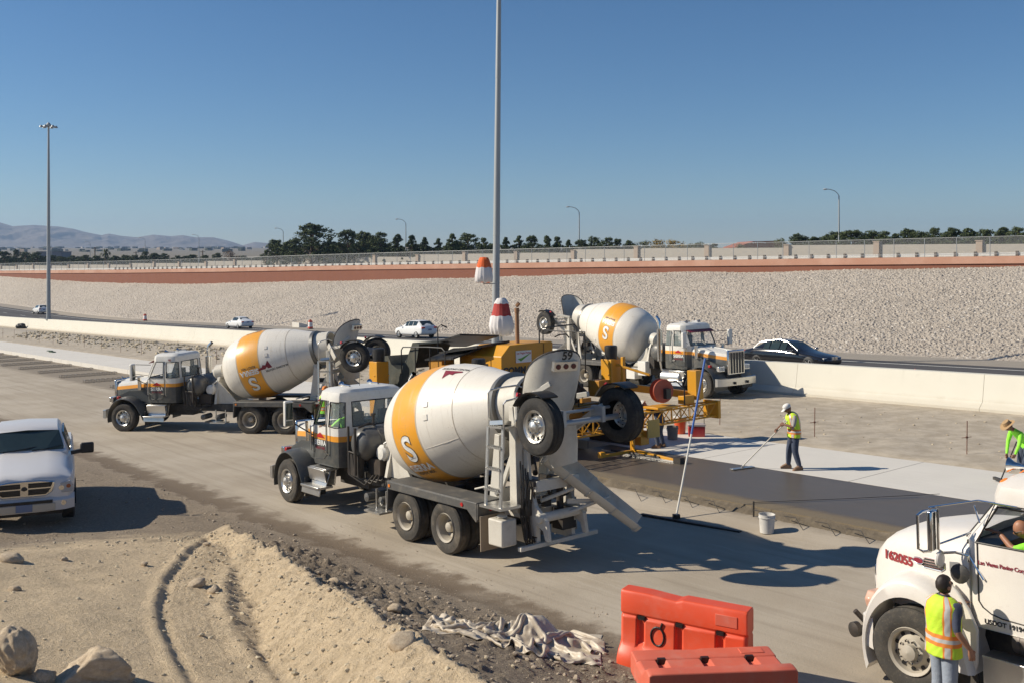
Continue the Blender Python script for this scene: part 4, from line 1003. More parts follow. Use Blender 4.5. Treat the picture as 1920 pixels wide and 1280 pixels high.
def person(label, x, y, z, ang, J, cloth, group=None, name='person', head_rot=(0, 0, 0), grip=None, skinm=None, sc=1.0, rolled=True):
    """J: joints in metres, body frame x forward, y left. cloth: (top, sleeve, trousers, shoe) materials"""
    t = thing(name, label, 'person', (x, y, z), (0, 0, ang), group); t.scale = (sc, sc, sc)
    g = dict(pel=(0, 0, .93), spine=(0, 0, 1.12), chest=(0, 0, 1.32), neck=(.0, 0, 1.48), hb=(.02, 0, 1.55), head=(.035, 0, 1.63),
             shl=(0, .185, 1.42), ell=(-.02, .25, 1.14), wrl=(.05, .26, .90), shr=(0, -.185, 1.42), elr=(-.02, -.25, 1.14), wrr=(.05, -.26, .90),
             hil=(0, .10, .90), knl=(.02, .11, .49), anl=(0, .12, .09), tol=(.17, .14, .035), hir=(0, -.10, .90), knr=(.02, -.11, .49), anr=(0, -.12, .09), tor=(.17, -.14, .035))
    g.update(J); P = {a: Vector(b) for a, b in g.items()}
    mid = lambda a, b, f: P[a].lerp(P[b], f)
    names = ['pel', 'spine', 'chest', 'neck', 'hb', 'shl', 'ell', 'wrl', 'shr', 'elr', 'wrr', 'hil', 'knl', 'anl', 'tol', 'hir', 'knr', 'anr', 'tor']
    V = [P[n_] for n_ in names]; rad = [.135, .135, .15, .06, .052, .075, .046, .031, .075, .046, .031, .122, .088, .068, .036, .122, .088, .068, .036]
    ix = {n_: i for i, n_ in enumerate(names)}
    Ed = [('pel', 'spine'), ('spine', 'chest'), ('chest', 'neck'), ('neck', 'hb'), ('chest', 'shl'), ('shl', 'ell'), ('ell', 'wrl'), ('chest', 'shr'), ('shr', 'elr'), ('elr', 'wrr'), ('pel', 'hil'), ('hil', 'knl'), ('knl', 'anl'), ('anl', 'tol'), ('pel', 'hir'), ('hir', 'knr'), ('knr', 'anr'), ('anr', 'tor')]
    vs, fs = skin_mesh(V, [(ix[a], ix[b]) for a, b in Ed], rad)
    # classify by nearest bone: 0 skin 1 top 2 trousers 3 shoe
    cl = {('pel', 'spine'): 1, ('spine', 'chest'): 1, ('chest', 'neck'): 1, ('neck', 'hb'): 0, ('chest', 'shl'): 1, ('shl', 'ell'): 1, ('ell', 'wrl'): 0 if rolled else 1, ('chest', 'shr'): 1, ('shr', 'elr'): 1, ('elr', 'wrr'): 0 if rolled else 1,
          ('pel', 'hil'): 2, ('hil', 'knl'): 2, ('knl', 'anl'): 2, ('anl', 'tol'): 3, ('pel', 'hir'): 2, ('hir', 'knr'): 2, ('knr', 'anr'): 2, ('anr', 'tor'): 3}
    mb = MB(); mb.add(vs, [])
    for f in fs:
        c = sum((vs[i] for i in f), Vector()) / len(f); best = 9; mi = 1
        for e in Ed:
            a, b = P[e[0]], P[e[1]]; ab = b - a; tt = max(0, min(1, (c - a).dot(ab) / ab.length_squared)); dd = (c - a - ab * tt).length
            if dd < best:
                best = dd; mi = cl[e]
                if mi == 3 and False: pass
        mb.f.append(list(f)); mb.m.append(mi)
    hv, hf = head_pts(); M = Euler(head_rot).to_matrix(); b0 = len(mb.v)
    mb.add([P['head'] + M @ Vector(p) for p in hv], hf, 0)
    for s_ in (1, -1):   # ears
        c = P['head'] + M @ Vector((-.008, s_ * .078, -.012)); mb.lathe([(-.008, .001), (-.006, .024), (.006, .026), (.010, .012), (.010, .001)], c, M @ Vector((0, s_, 0)), 10, 0)
    grip = grip or {}
    for s_, w, e in ((1, 'wrl', 'ell'), (-1, 'wrr', 'elr')):
        dd, pn, cu = grip.get(s_, (P[w] - P[e], Vector((0, -s_, 0)), .35)); hand(mb, P[w], dd, pn, cu, s_)
    for s_, a, tq in ((1, 'anl', 'tol'), (-1, 'anr', 'tor')):    # boots
        d = P[tq] - P[a]; d.z = 0; d.normalize(); lt = Vector((-d.y, d.x, 0)); o = Vector((P[a].x, P[a].y, P[a].z - .09))
        mb.loft([[o + d * f + lt * (hw * b) + Vector((0, 0, h * c)) for b, c in ((-1, 0), (1, 0), (1, .55), (.55, 1), (-.55, 1), (-1, .55))] for f, hw, h in ((-.085, .03, .07), (-.06, .045, .12), (.02, .048, .125), (.10, .05, .085), (.17, .045, .06), (.20, .025, .04))], 3)
    body = mb.build('body', [skinm or skin, cloth[0], cloth[1], cloth[2]], t, smooth=60)
    return t, body, P, M
def vest(t, P, mat, hem=.80, dz=0, tapes=True, rx=.155, ry=.20, back_logo=False):
    """sleeveless safety vest wrapped round the torso along the spine"""
    path = [(P['pel'] + Vector((0, 0, hem - .93)), 1.04, .0), (P['pel'], 1.0, 0), (P['spine'], .98, 0), (P['chest'], 1.03, 0), (P['chest'].lerp(P['neck'], .55), .95, 0), (P['chest'].lerp(P['neck'], .9), .66, 0), (P['neck'].lerp(P['hb'], .15), .40, 0)]
    rings = []; nr = 60; rowsP = []
    up0 = Vector((0, 0, 1))
    for q in range(len(path) - 1):
        for f in (np.linspace(0, 1, 9)[:-1] if q < 3 else np.linspace(0, 1, 4)[:-1]): rowsP.append((path[q][0].lerp(path[q + 1][0], float(f)), path[q][1] + (path[q + 1][1] - path[q][1]) * float(f), (q + float(f))))
    rowsP.append((path[-1][0], path[-1][1], len(path) - 1))
    for i, (c, k_, qq) in enumerate(rowsP):
        a = rowsP[max(0, i - 1)][0]; b = rowsP[min(len(rowsP) - 1, i + 1)][0]; d = (b - a).normalized()
        yv = Vector((0, 1, 0)); xv = yv.cross(d).normalized(); yv = d.cross(xv)
        sh = (P['shl'] - P['shr']).normalized() if qq > 2 else None
        wob = lambda j: 1 + .025 * math.sin(j * .65 + i * .5) + .02 * math.sin(j * 1.45 - i * .9)
        sq = ry * k_ if qq < 3.6 else ry * k_ * (1.05)
        rings.append([c + xv * (rx * k_ * math.cos(2 * math.pi * j / nr) * wob(j)) + yv * (sq * math.sin(2 * math.pi * j / nr)) for j in range(nr)])
    mb = MB(); mb.loft(rings, cap=False)
    # tape bands
    F = len(mb.f)
    for idx in range(F):
        i = idx // nr; j = idx % nr; row = (rowsP[i][2] + rowsP[min(i + 1, len(rowsP) - 1)][2]) / 2; mi = 0
        if tapes:
            dj = min(abs(j - c_) for c_ in (8, 22, 38, 52)); rowH = 1.25 + .0 * j
            if dj <= 2: mi = 2
            if dj <= 1: mi = 1
            if 1.0 < row < 1.75: mi = 2
            if 1.24 < row < 1.5: mi = 1
        mb.m[idx] = mi
    v = mb.build('safety_vest', [mat, refl, orangecloth], t, smooth=80)
    m = v.modifiers.new('thick', 'SOLIDIFY'); m.thickness = .012; m.offset = 1
    return v
def cap_hat(t, P, M, kind, mat):
    mb = MB(); c = P['head']; X, Y, Z = M @ Vector((1, 0, 0)), M @ Vector((0, 1, 0)), M @ Vector((0, 0, 1))
    def ell(rx, ry, zz, n=24): return [c + X * (rx * math.cos(2 * math.pi * j / n)) + Y * (ry * math.sin(2 * math.pi * j / n)) + Z * zz for j in range(n)]
    if kind == 'cap':
        mb.loft([ell(.106, .085, .03), ell(.108, .088, .06), ell(.10, .082, .10), ell(.07, .06, .128), ell(.02, .02, .137)])
        r = [];
        for a in range(-50, 51, 10): r.append([c + X * (.10 * math.cos(R(a))) + Y * (.085 * math.sin(R(a))) + Z * .045, c + X * (.10 * math.cos(R(a)) + .085 * math.cos(R(a) * .9)) + Y * (.085 * math.sin(R(a))) + Z * .015])
        rings = [[a_, b_, b_ + Z * -.008, a_ + Z * -.008] for a_, b_ in r]; mb.loft(rings)
        return mb.build('cap', mat, t, smooth=50)
    if kind == 'straw':
        n = 24; rim = [c + X * (.19 * math.cos(2 * math.pi * j / n)) + Y * (.17 * math.sin(2 * math.pi * j / n)) + Z * (.035 + .045 * abs(math.sin(2 * math.pi * j / n)) ** 2) for j in range(n)]
        mb.loft([rim, ell(.106, .086, .045), ell(.104, .084, .08), ell(.09, .07, .155), ell(.06, .035, .165), ell(.02, .01, .15)])
        h = mb.build('straw_hat', mat, t, smooth=50); m = h.modifiers.new('thick', 'SOLIDIFY'); m.thickness = .008; return h
    if kind == 'hard':
        mb.loft([ell(.145, .125, .035), ell(.118, .098, .045), ell(.116, .096, .08), ell(.095, .08, .13), ell(.05, .04, .155), ell(.01, .01, .16)])
        return mb.build('hard_hat', mat, t, smooth=50)
    if kind == 'hair':
        hv, hf = head_pts(28, 22); mb2 = MB(); keep = []
        pv = []
        for (x, y, z) in hv:
            s_ = 1.10 + .05 * vnoise(np.array([x * 60 + 9]), np.array([z * 60 + y * 40 + 9]), 3)[0]; pv.append((x * s_, y * s_, z * s_))
        for f in hf:
            cx = sum(hv[i][0] for i in f) / 4; cz = sum(hv[i][2] for i in f) / 4
            if cz > .045 or (cx < .012 and cz > -.075 - cx * .3): keep.append(f)
        mb2.add([c + M @ Vector(p) for p in pv], keep); return mb2.build('hair', mat, t, smooth=60)
def glasses(t, P, M):
    mb = MB(); c = P['head']
    for s_ in (1, -1): mb.loft([[c + M @ Vector((x, s_ * y, z)) for x, y, z in ((.092 + o, .008, .012), (.080 + o, .055, .012), (.080 + o, .052, -.018), (.094 + o, .012, -.016))] for o in (0, .008)]); mb.tube([c + M @ Vector((.08, s_ * .056, .008)), c + M @ Vector((.0, s_ * .08, .008))], .004, 5)
    mb.build('sunglasses', black, t)
strawm = pm('straw', (.40, .26, .13), .8, dirt=.3, bump=.5); capm = pm('white_cotton', (.72, .70, .66), .8, dirt=.15)
# finisher with the long handled float on the fresh lane
def at(px_, py_, relz=0.0):
    u = (px_ - 960) / 1900; v = (py_ - 480) / 1900; sd = u * DX + DY; Y = (5.4 - relz) / (v - .031 * sd); return u * Y, Y, float(zg(sd * Y)) + relz
wx, wy, wz = at(1489, 879, .28)
t, b, P, M = person('finisher in a white cap and yellow safety vest pulling a float on the fresh slab', wx, wy, wz, R(186),
    dict(pel=(0, 0, .93), spine=(.0, 0, 1.10), chest=(.04, 0, 1.30), neck=(.10, 0, 1.45), hb=(.14, 0, 1.50), head=(.175, 0, 1.565), shl=(.05, .185, 1.39), shr=(.05, -.185, 1.39),
         ell=(.12, .26, 1.13), wrl=(.30, .10, 1.18), elr=(.18, -.24, 1.15), wrr=(.45, -.04, 1.02), knl=(.03, .12, .50), anl=(-.09, .15, .09), tol=(.08, .18, .035), knr=(.09, -.11, .50), anr=(.10, -.15, .09), tor=(.27, -.18, .035)),
    (shirtg, jeans, boot), head_rot=(0, R(28), 0), grip={1: ((.5, -.4, -.1), (0, -1, -.3), 1.5), -1: ((.5, .4, -.1), (0, 1, -.3), 1.5)}, skinm=skin2, sc=1.02)
vest(t, P, hiviz, .84); cap_hat(t, P, M, 'cap', capm)
fx, fy, fz = at(1392, 877, .29)
ft = thing('bull_float', 'long handled finishing float held by the white capped finisher', 'float', (fx, fy, fz))
h0 = Vector((wx, wy, wz)) + Matrix.Rotation(R(186), 3, 'Z') @ Vector((.28, .02, 1.20)) - Vector((fx, fy, fz)); dv = h0.normalized()
mb = MB(); mb.tube([(0, 0, .05), h0 + dv * .12], .016, 8); mb.build('handle', offw, ft)
mb = MB(); mb.box((0, 0, .012), (.14, .75, .02), (0, 0, R(-62))); mb.box((0, 0, .04), (.06, .1, .05)); mb.build('blade', alu, ft, bevel=.004)
# worker in straw hat at the right edge
wx, wy, wz = at(1922, 902, .28)
t, b, P, M = person('worker in a straw hat and green shirt bending over the slab at right', wx, wy, wz, R(190),
    dict(pel=(-.06, 0, .86), spine=(.04, 0, 1.02), chest=(.20, 0, 1.18), neck=(.33, 0, 1.28), hb=(.38, 0, 1.31), head=(.44, 0, 1.35), shl=(.24, .18, 1.22), shr=(.24, -.18, 1.22),
         ell=(.33, .24, .95), wrl=(.40, .18, .70), elr=(.30, -.22, .94), wrr=(.42, -.1, .66), hil=(-.06, .1, .84), hir=(-.06, -.1, .84), knl=(.12, .13, .47), anl=(-.02, .15, .09), tol=(.14, .17, .035), knr=(.05, -.12, .46), anr=(-.14, -.15, .09), tor=(.02, -.17, .035)),
    (hiviz2, jeans, boot), head_rot=(0, R(38), 0), rolled=False, skinm=skin2, grip={1: ((.2, -.3, -.6), (0, -1, 0), 1.2), -1: ((.2, .3, -.6), (0, 1, 0), 1.2)})
cap_hat(t, P, M, 'straw', strawm)
M0 = Matrix.Rotation(R(190), 3, 'Z'); bt_ = thing('long_brush', 'dark handled brush held by the straw hatted worker', 'brush', (wx, wy, wz))
mb = MB(); mb.tube([M0 @ Vector((.30, .1, 1.0)), M0 @ Vector((.62, -.05, .05))], .017, 8); mb.build('handle', black, bt_)
mb = MB(); mb.box(M0 @ Vector((.62, -.05, .05)), (.5, .07, .07), (0, 0, R(100))); mb.build('brush_head', dgrey, bt_)
# man in the vest talking to the driver
wx, wy = 5.24, 12.3; s_, n_ = SN(wx, wy); wz = float(zg(s_)) - .02
t, b, P, M = person('man in yellow safety vest and pale jeans talking up to the white truck driver', wx, wy, wz, R(22),
    dict(hb=(.02, 0, 1.54), head=(.01, 0, 1.62), ell=(.16, .24, 1.22), wrl=(.42, .16, 1.30), elr=(-.06, -.26, 1.15), wrr=(.10, -.31, .93), chest=(-.01, 0, 1.31), knl=(.05, .12, .49), anl=(.03, .15, .09), tol=(.19, .18, .035), knr=(-.02, -.12, .49), anr=(-.08, -.14, .09), tor=(.07, -.2, .035)),
    (shirtb, jeansl, boot), head_rot=(0, R(-20), R(-4)), grip={-1: ((.25, -.05, -.9), (.3, 1, 0), .55), 1: ((1, 0, .1), (0, 0, -1), .4)}, sc=1.0)
vest(t, P, hiviz, .80, rx=.17, ry=.215); cap_hat(t, P, M, 'hair', hair); glasses(t, P, M)
mb = MB(); mb.lathe([(0, .066), (.02, .07), (.035, .066), (.03, .058)], P['neck'] + Vector((.0, 0, .0)), (.15, 0, 1), 20); mb.build('collar', shirtb, t, smooth=50)
# worker at the foot of the second truck's ladder
wx, wy = -6.66, 36.0; s_, n_ = SN(wx, wy)
t, b, P, M = person('worker in orange hard hat and green vest standing below the second truck ladder', wx, wy, float(zg(s_)), R(60),
    dict(ell=(.15, .26, 1.2), wrl=(.36, .2, 1.38)), (shirtg, jeans, boot))
vest(t, P, hiviz2, .82); cap_hat(t, P, M, 'hard', orangecloth)
# worker behind the finishing frame, only the legs show
wx, wy, wz = at(1234, 838, .28)
t, b, P, M = person('worker in dark jeans stooping behind the yellow finishing frame', wx, wy, wz, R(150),
    dict(pel=(-.1, 0, .88), spine=(.02, 0, 1.02), chest=(.20, 0, 1.14), neck=(.34, 0, 1.20), hb=(.39, 0, 1.22), head=(.46, 0, 1.24), shl=(.24, .18, 1.16), shr=(.24, -.18, 1.16), ell=(.36, .22, .92), wrl=(.5, .15, .75), elr=(.36, -.22, .92), wrr=(.5, -.15, .75), hil=(-.1, .1, .86), hir=(-.1, -.1, .86), knl=(.03, .13, .47), anl=(-.06, .16, .09), tol=(.11, .18, .035), knr=(0, -.13, .47), anr=(-.1, -.16, .09), tor=(.07, -.18, .035)),
    (shirtb, jeans, boot), head_rot=(0, R(60), 0)); cap_hat(t, P, M, 'hard', white)
# seated drivers
SEAT = dict(pel=(0, 0, .10), spine=(-.03, 0, .28), chest=(-.04, 0, .48), neck=(-.02, 0, .65), hb=(0, 0, .70), head=(.02, 0, .79), shl=(-.03, .18, .58), shr=(-.03, -.18, .58),
            hil=(.02, .1, .08), knl=(.42, .13, .12), anl=(.50, .13, -.28), tol=(.66, .14, -.33), hir=(.02, -.1, .08), knr=(.42, -.13, .12), anr=(.50, -.13, -.28), tor=(.66, -.14, -.33))
s_, n_ = 22.87 - 1.62, 13.1 - .48; dxp, dyp = XY(s_, n_)
t, b, P, M = person('driver in green vest resting an arm on the nearest mixer truck window sill', dxp, dyp, float(zg(s_)) + 1.60, A_D, dict(SEAT, ell=(.08, .36, .40), wrl=(.28, .50, .42), elr=(.1, -.24, .34), wrr=(.32, -.12, .36)), (hiviz2, jeans, boot), grip={1: ((1, .1, -.1), (0, 0, -1), .4)}, sc=.95)
cap_hat(t, P, M, 'hair', hair)
# ---------------------------------------------------------------- white paving company truck
def make_paving_truck():
    t = thing('dump_truck', 'dusty white truck at right edge lettered 162055 on its sloping hood', 'truck')
    mb = MB()
    for y in (-.43, .43): mb.box((-3.2, y, .80), (8.0, .09, .26))
    mb.cyl((0, -.9, .52), (0, .9, .52), .07); mb.cyl((-5.0, -.9, .53), (-5.0, .9, .53), .11); mb.cyl((-6.4, -.9, .53), (-6.4, .9, .53), .11); mb.box((-.1, 0, .95), (1.2, .8, .6)); mb.box((-1.4, .2, .85), (1.2, .7, .5))
    mb.build('chassis', dgrey, t, bevel=.012)
    for sd in (1, -1):
        wheel(t, -.15, sd * 1.05, .55, .55, .31, sd, rimm=rimw)
        for x in (-5.0, -6.4): wheel(t, x, sd * 1.08, .53, .53, .28, sd, 'rear', dual=True, rimm=rimw)
    # hood
    st = [(-.84, .97, 2.14, 1.93), (-.58, .94, 2.12, 1.90), (-.2, .88, 2.07, 1.86), (.2, .80, 1.97, 1.77), (.46, .74, 1.85, 1.66), (.62, .66, 1.68, 1.47), (.69, .58, 1.40, 1.2)]
    mb = MB(); rings = []
    for x, hw, zc, zs in st:
        rings.append([(x, hw * .97, .98), (x, hw, 1.25), (x, hw, zs - .12), (x, hw * .97, zs), (x, hw * .85, zs + (zc - zs) * .6), (x, hw * .5, zc - .02), (x, 0, zc), (x, -hw * .5, zc - .02), (x, -hw * .85, zs + (zc - zs) * .6), (x, -hw * .97, zs), (x, -hw, zs - .12), (x, -hw, 1.25), (x, -hw * .97, .98)])
    mb.loft(rings); hood = mb.build('hood', wp, t, smooth=45)
    yh = lambda x: float(np.interp(-x, [-.69, -.62, -.46, -.2, .2, .58, .84], [.58, .66, .74, .80, .88, .94, .97]))
    for sd in (1, -1):
        arc = [R(a) for a in range(-22, 160, 8)]; mb = MB(); rings = []
        for a in arc:
            co, si = math.cos(a), math.sin(a); kx = .70 if co > 0 else .78; o = (kx * co - .12, .50 + 1.02 * .98 * si * .98)
            r = []
            for y, f in ((.62, 1.06), (.85, 1.03), (1.05, 1.0), (1.15, .965), (1.19, .91)): r.append((o[0] * f, sd * y, .5 + (o[1] - .5) * f))
            i_ = (-.12 + co * (.62 if co > 0 else .66), .5 + .72 * si)
            r += [(i_[0], sd * 1.18, i_[1]), (i_[0] * .99, sd * .62, .5 + (i_[1] - .5) * .99)]; rings.append(r)
        # tail of the fender runs down behind the wheel
        for x, z in ((-.80, .80), (-.86, .62), (-.90, .46)):
            rings.append([(x - .05, sd * .62, z), (x - .05, sd * .85, z), (x - .05, sd * 1.05, z), (x - .04, sd * 1.15, z), (x, sd * 1.19, z), (x + .12, sd * 1.18, z), (x + .12, sd * .62, z)])
        mb.loft(rings); fe = mb.build('fender', wp, t, smooth=45)
        mb = MB(); mb.side([(-.50, 1.22), (-.62, .50), (-.92, .42), (-.97, .60), (-.98, 1.0), (-.88, 1.22), (-.74, 1.42), (-.58, 1.55)], sd * 1.02, sd * 1.075); mb.build('splash_panel', wp, fe, bevel=.02)
        mb = MB(); mb.side([(-.66, .46), (-.68, .20), (-.70, .14), (-.92, .14), (-.95, .2), (-.93, .46)], sd * .98, sd * 1.0); mb.build('mudflap', dustyr, fe)
        mb = MB(); mb.loft([[(x, sd * y, z) for y, z in ((.72, .90), (1.02, .92), (1.06, 1.04), (.98, 1.14), (.74, 1.12))] for x in (.44, .57)]); hl = mb.build('headlight', pm('peach_lens', (.62, .36, .26), .2, dirt=.3), fe, bevel=.02)
    mb = MB(); mb.box((.72, 0, 1.05), (.06, 1.0, .62)); g = mb.build('grille', chrome, t, bevel=.03)
    mb = MB(); mb.loft([[(x, y, z) for x, z in ((a, .42), (a + .10, .45), (a + .10, .80), (a, .84))] for y, a in ((-1.14, .40), (-.95, .56), (0, .70), (.95, .56), (1.14, .40))]); bu = mb.build('front_bumper', wp, t, smooth=40)
    mb = MB(); mb.lathe([(-.04, .001), (-.04, .10), (.04, .10), (.06, .05), (.06, .001)], (.78, .95, .55), (.3, 1, 0), 18); mb.cyl((.70, .85, .66), (.78, .95, .80), .035); mb.cyl((.6, .8, .5), (.78, .95, .6), .04); mb.build('tow_hook', mech, bu, smooth=40)
    # hood side: number, vent, badge
    sp_ = lambda a, b, x0=.0, z0=0.0, o=.004: (x0 - a, yh(x0 - a) + o, z0 + b)
    text_part('hood_number', '162055', pm('maroon_number', (.30, .03, .035), .5), hood, lambda a, b: (.205 - a, yh(.205 - a) + .008, 1.60 + b - .03 * a), .160, .008, spacing=.98)
    mb = MB(); mb.loft([[sp_(a, b, -.34, 1.655, o) for a, b in ((-.18, -.05), (-.14, -.075), (.12, -.07), (.17, -.03), (.17, .045), (.12, .065), (-.12, .055))] for o in (-.01, .004)]); v_ = mb.build('hood_vent', dgrey, hood)
    mb = MB()
    for q in range(4): mb.loft([[sp_(a, -.055 + q * .035 + b, -.34, 1.655, o) for a, b in ((-.14, 0), (.14, .01), (.14, .018), (-.14, .008))] for o in (.002, .014)])
    mb.build('vent_slats', chrome, v_)
    mb = MB(); mb.tube([sp_(a, b, -.34, 1.655, .006) for a, b in ((-.18, -.05), (-.14, -.075), (.12, -.07), (.17, -.03), (.17, .045), (.12, .065), (-.12, .055))], .008, 6, closed=True); mb.build('vent_trim', chrome, v_)
    mb = MB(); mb.loft([[sp_(.08 * math.cos(R(a)), .04 * math.sin(R(a)), -.12, 1.65, o) for a in range(0, 360, 20)] for o in (.0, .02)]); bd = mb.build('oval_badge', redtxt, hood)
    mb = MB(); mb.tube([sp_(.08 * math.cos(R(a)), .04 * math.sin(R(a)), -.12, 1.65, .018) for a in range(0, 360, 20)], .006, 5, closed=True); mb.build('badge_trim', chrome, bd)
    # cab
    bot = [(-.70, 0), (-.74, .78), (-.84, .93), (-.95, 1.0), (-1.72, 1.0), (-1.85, 1.0), (-2.2, 1.0), (-2.35, .90), (-2.35, .4), (-2.35, 0)]
    top = [(-1.05, 0), (-1.08, .74), (-1.16, .86), (-1.20, .92), (-1.72, .92), (-1.85, .92), (-2.2, .92), (-2.33, .84), (-2.33, .4), (-2.33, 0)]
    isg = [1, 0, 0, 1, 0, 0, 0, 0, 1]; n = 2 * len(bot) - 2
    fb_ = bot + [(x, -y) for x, y in bot[-2:0:-1]]; ft_ = top + [(x, -y) for x, y in top[-2:0:-1]]; gl = isg + isg[::-1]
    z0, z1 = 2.06, 2.52; mb = MB()
    mb.loft([[(x, y * .99, 1.02) for x, y in fb_], [(x, y, 1.10) for x, y in fb_], [(x, y, z0) for x, y in fb_]], cap=False); mb.add([(x, y, 1.02) for x, y in fb_], [tuple(range(n))])
    for i in range(n):
        j = (i + 1) % n
        if not gl[i]: mb.add([(*fb_[i], z0), (*fb_[j], z0), (*ft_[j], z1), (*ft_[i], z1)], [(0, 1, 2, 3)])
    ins = lambda q, f: [(-1.7 + (x + 1.7) * f, y * f) for x, y in q]
    mb.loft([[(x, y, z1) for x, y in ft_], [(x, y, z1 + .10) for x, y in ins(ft_, 1.0)], [(x, y, z1 + .24) for x, y in ins(ft_, .95)], [(x, y, z1 + .33) for x, y in ins(ft_, .78)], [(x, y, z1 + .37) for x, y in ins(ft_, .4)]], cap=False); mb.add([(x, y, z1 + .37) for x, y in ins(ft_, .4)], [tuple(range(n))])
    cab = mb.build('cab', wp, t, smooth=38)
    mb = MB()
    for i in range(n):
        j = (i + 1) % n
        if gl[i] and i != 3:
            q = lambda P_, f=.985: (P_[0] * f - 1.7 * (1 - f), P_[1] * f)
            mb.add([(*q(fb_[i]), z0), (*q(fb_[j]), z0), (*q(ft_[j]), z1), (*q(ft_[i]), z1)], [(0, 1, 2, 3)])
    mb.build('windows', clearg, cab, fixn=False)
    mb = MB()
    for run in ([n - 1, 0, 1], [3, 4], [n - 4, n - 3], [8, 9, 10]):
        mb.tube([(*fb_[a % n], z0) for a in run] + [(*ft_[a % n], z1) for a in run[::-1]], .016, 6, closed=True)
    mb.build_each('window_seal', black, cab)
    mb = MB(); mb.box((-.98, 0, 1.93), (.4, 1.75, .22)); mb.box((-1.6, 0, 1.15), (1.2, 1.8, .1))
    for y in (.45, -.45): mb.box((-2.0, y, 1.5), (.5, .48, .3)); mb.box((-2.22, y, 1.95), (.12, .45, .75))
    mb.lathe([(-.012, .20), (0, .215), (.012, .20), (0, .185), (-.012, .20)], (-1.35, .45, 1.98), (.5, 0, .85), 20); mb.box((-1.8, 0, 2.5), (1.0, 1.7, .03))
    mb.build('interior', black, cab)
    # door with deep lower curve, lettering, pocket handle
    y = 1.003
    path = [(-.97, y, 1.35), (-.97, y, 2.06), (-1.17, .925, 2.55), (-1.80, .925, 2.55), (-1.80, y, 2.0), (-1.80, y, 1.17), (-1.25, y, 1.19), (-1.12, y, 1.22), (-1.02, y, 1.28)]
    mb = MB(); mb.tube(path, .009, 5, closed=True); d = mb.build('door', mech, cab)
    mb = MB(); mb.box((-1.70, 1.0, 1.42), (.13, .02, .17)); mb.build('handle_pocket', black, d, bevel=.02)
    mb = MB(); mb.box((-1.70, 1.012, 1.42), (.06, .02, .12)); mb.build('handle', chrome, d, bevel=.006)
    text_part('door_lettering', 'Las Vegas Paving Corp.', redtxt, cab, lambda a, b: (-1.27 - a, y + .004, 1.82 + b), .070, .002, spacing=.92)
    text_part('door_lettering', 'USDOT 191949', blktxt, cab, lambda a, b: (-1.30 - a, y + .004, 1.115 + b), .080, .003)
    mb = MB()
    for r in (0, 60, 120): mb.tube([(-1.60 - .07 * math.cos(R(a)) * math.cos(R(r)) + .025 * math.sin(R(a)) * math.sin(R(r)), y + .004, 1.67 + .07 * math.cos(R(a)) * math.sin(R(r)) + .025 * math.sin(R(a)) * math.cos(R(r))) for a in range(0, 360, 20)], .003, 4, closed=True)
    mb.build('atom_emblem', blktxt, cab)
    mb = MB(); mb.box((-.66, .995, 1.70), (.10, .02, .12), (0, 0, R(30))); mb.build('registration_sticker', refl, cab)
    # horn and roof markers
    for q, yy in enumerate((.62, .36, .0, -.36, -.62)):
        mb = MB(); mb.lathe([(0, .085), (.03, .075), (.065, .03), (.07, .001)], (-1.18 + .04 * (q == 2), yy, z1 + .25 - .02 * abs(yy)), (0, 0, 1), 16); mb.build('marker_light', orange_l, cab, smooth=50)
    mb = MB(); mb.lathe([(0, .025), (.5, .028), (.60, .05), (.66, .095), (.67, .10)], (-1.75, .30, z1 + .42), (1, .06, 0), 20); mb.cyl((-1.5, .31, z1 + .30), (-1.5, .31, z1 + .42), .02); mb.build('air_horn', chrome, cab, smooth=50)
    # mirror frame
    for sd in (1, -1):
        mb = MB(); yy = sd * 1.28
        mb.tube([(-.50, yy, 2.42), (-.47, yy + sd * .10, 2.42), (-.44, yy + sd * .16, 2.38), (-.44, yy + sd * .16, 1.96), (-.47, yy + sd * .10, 1.92), (-.52, yy, 1.92)], .018, 8)
        mb.tube([(-.62, yy, 2.46), (-.62, yy, 1.96), (-.66, yy - sd * .03, 1.92), (-.75, sd * 1.12, 1.92), (-.86, sd * 1.02, 1.88), (-.86, sd * 1.0, 1.80)], .018, 8)
        mb.tube([(-.50, yy, 2.46), (-1.0, sd * 1.0, 2.58), (-1.45, sd * .95, 2.56)], .012, 6); mb.tube([(-.50, yy, 1.96), (-.80, sd * .8, 2.12)], .012, 6); mb.tube([(-.85, sd * .98, 1.88), (-1.05, sd * 1.02, 1.62)], .014, 6); mb.tube([(-.92, sd * .95, 2.5), (-1.0, sd * .98, 2.3)], .012, 6)
        mf = mb.build('mirror_frame', chrome, t)
        mb = MB(); mb.box((-.56, yy + sd * .03, 2.19), (.07, .16, .50)); mi = mb.build('mirror', chrome, mf, bevel=.02)
        mb = MB(); mb.lathe([(0, .001), (.01, .09), (.03, .10), (.05, .09), (.06, .001)], (-.60, yy, 1.84), (-1, 0, 0), 18); mb.build('mirror', wp, mf, smooth=40)
        mb = MB(); mb.lathe([(0, .001), (.01, .11), (.05, .12), (.08, .06), (.09, .001)], (-.80, sd * 1.08, 1.66), (0, sd, .1), 16); mb.build('mirror', dgrey, mf, smooth=40)
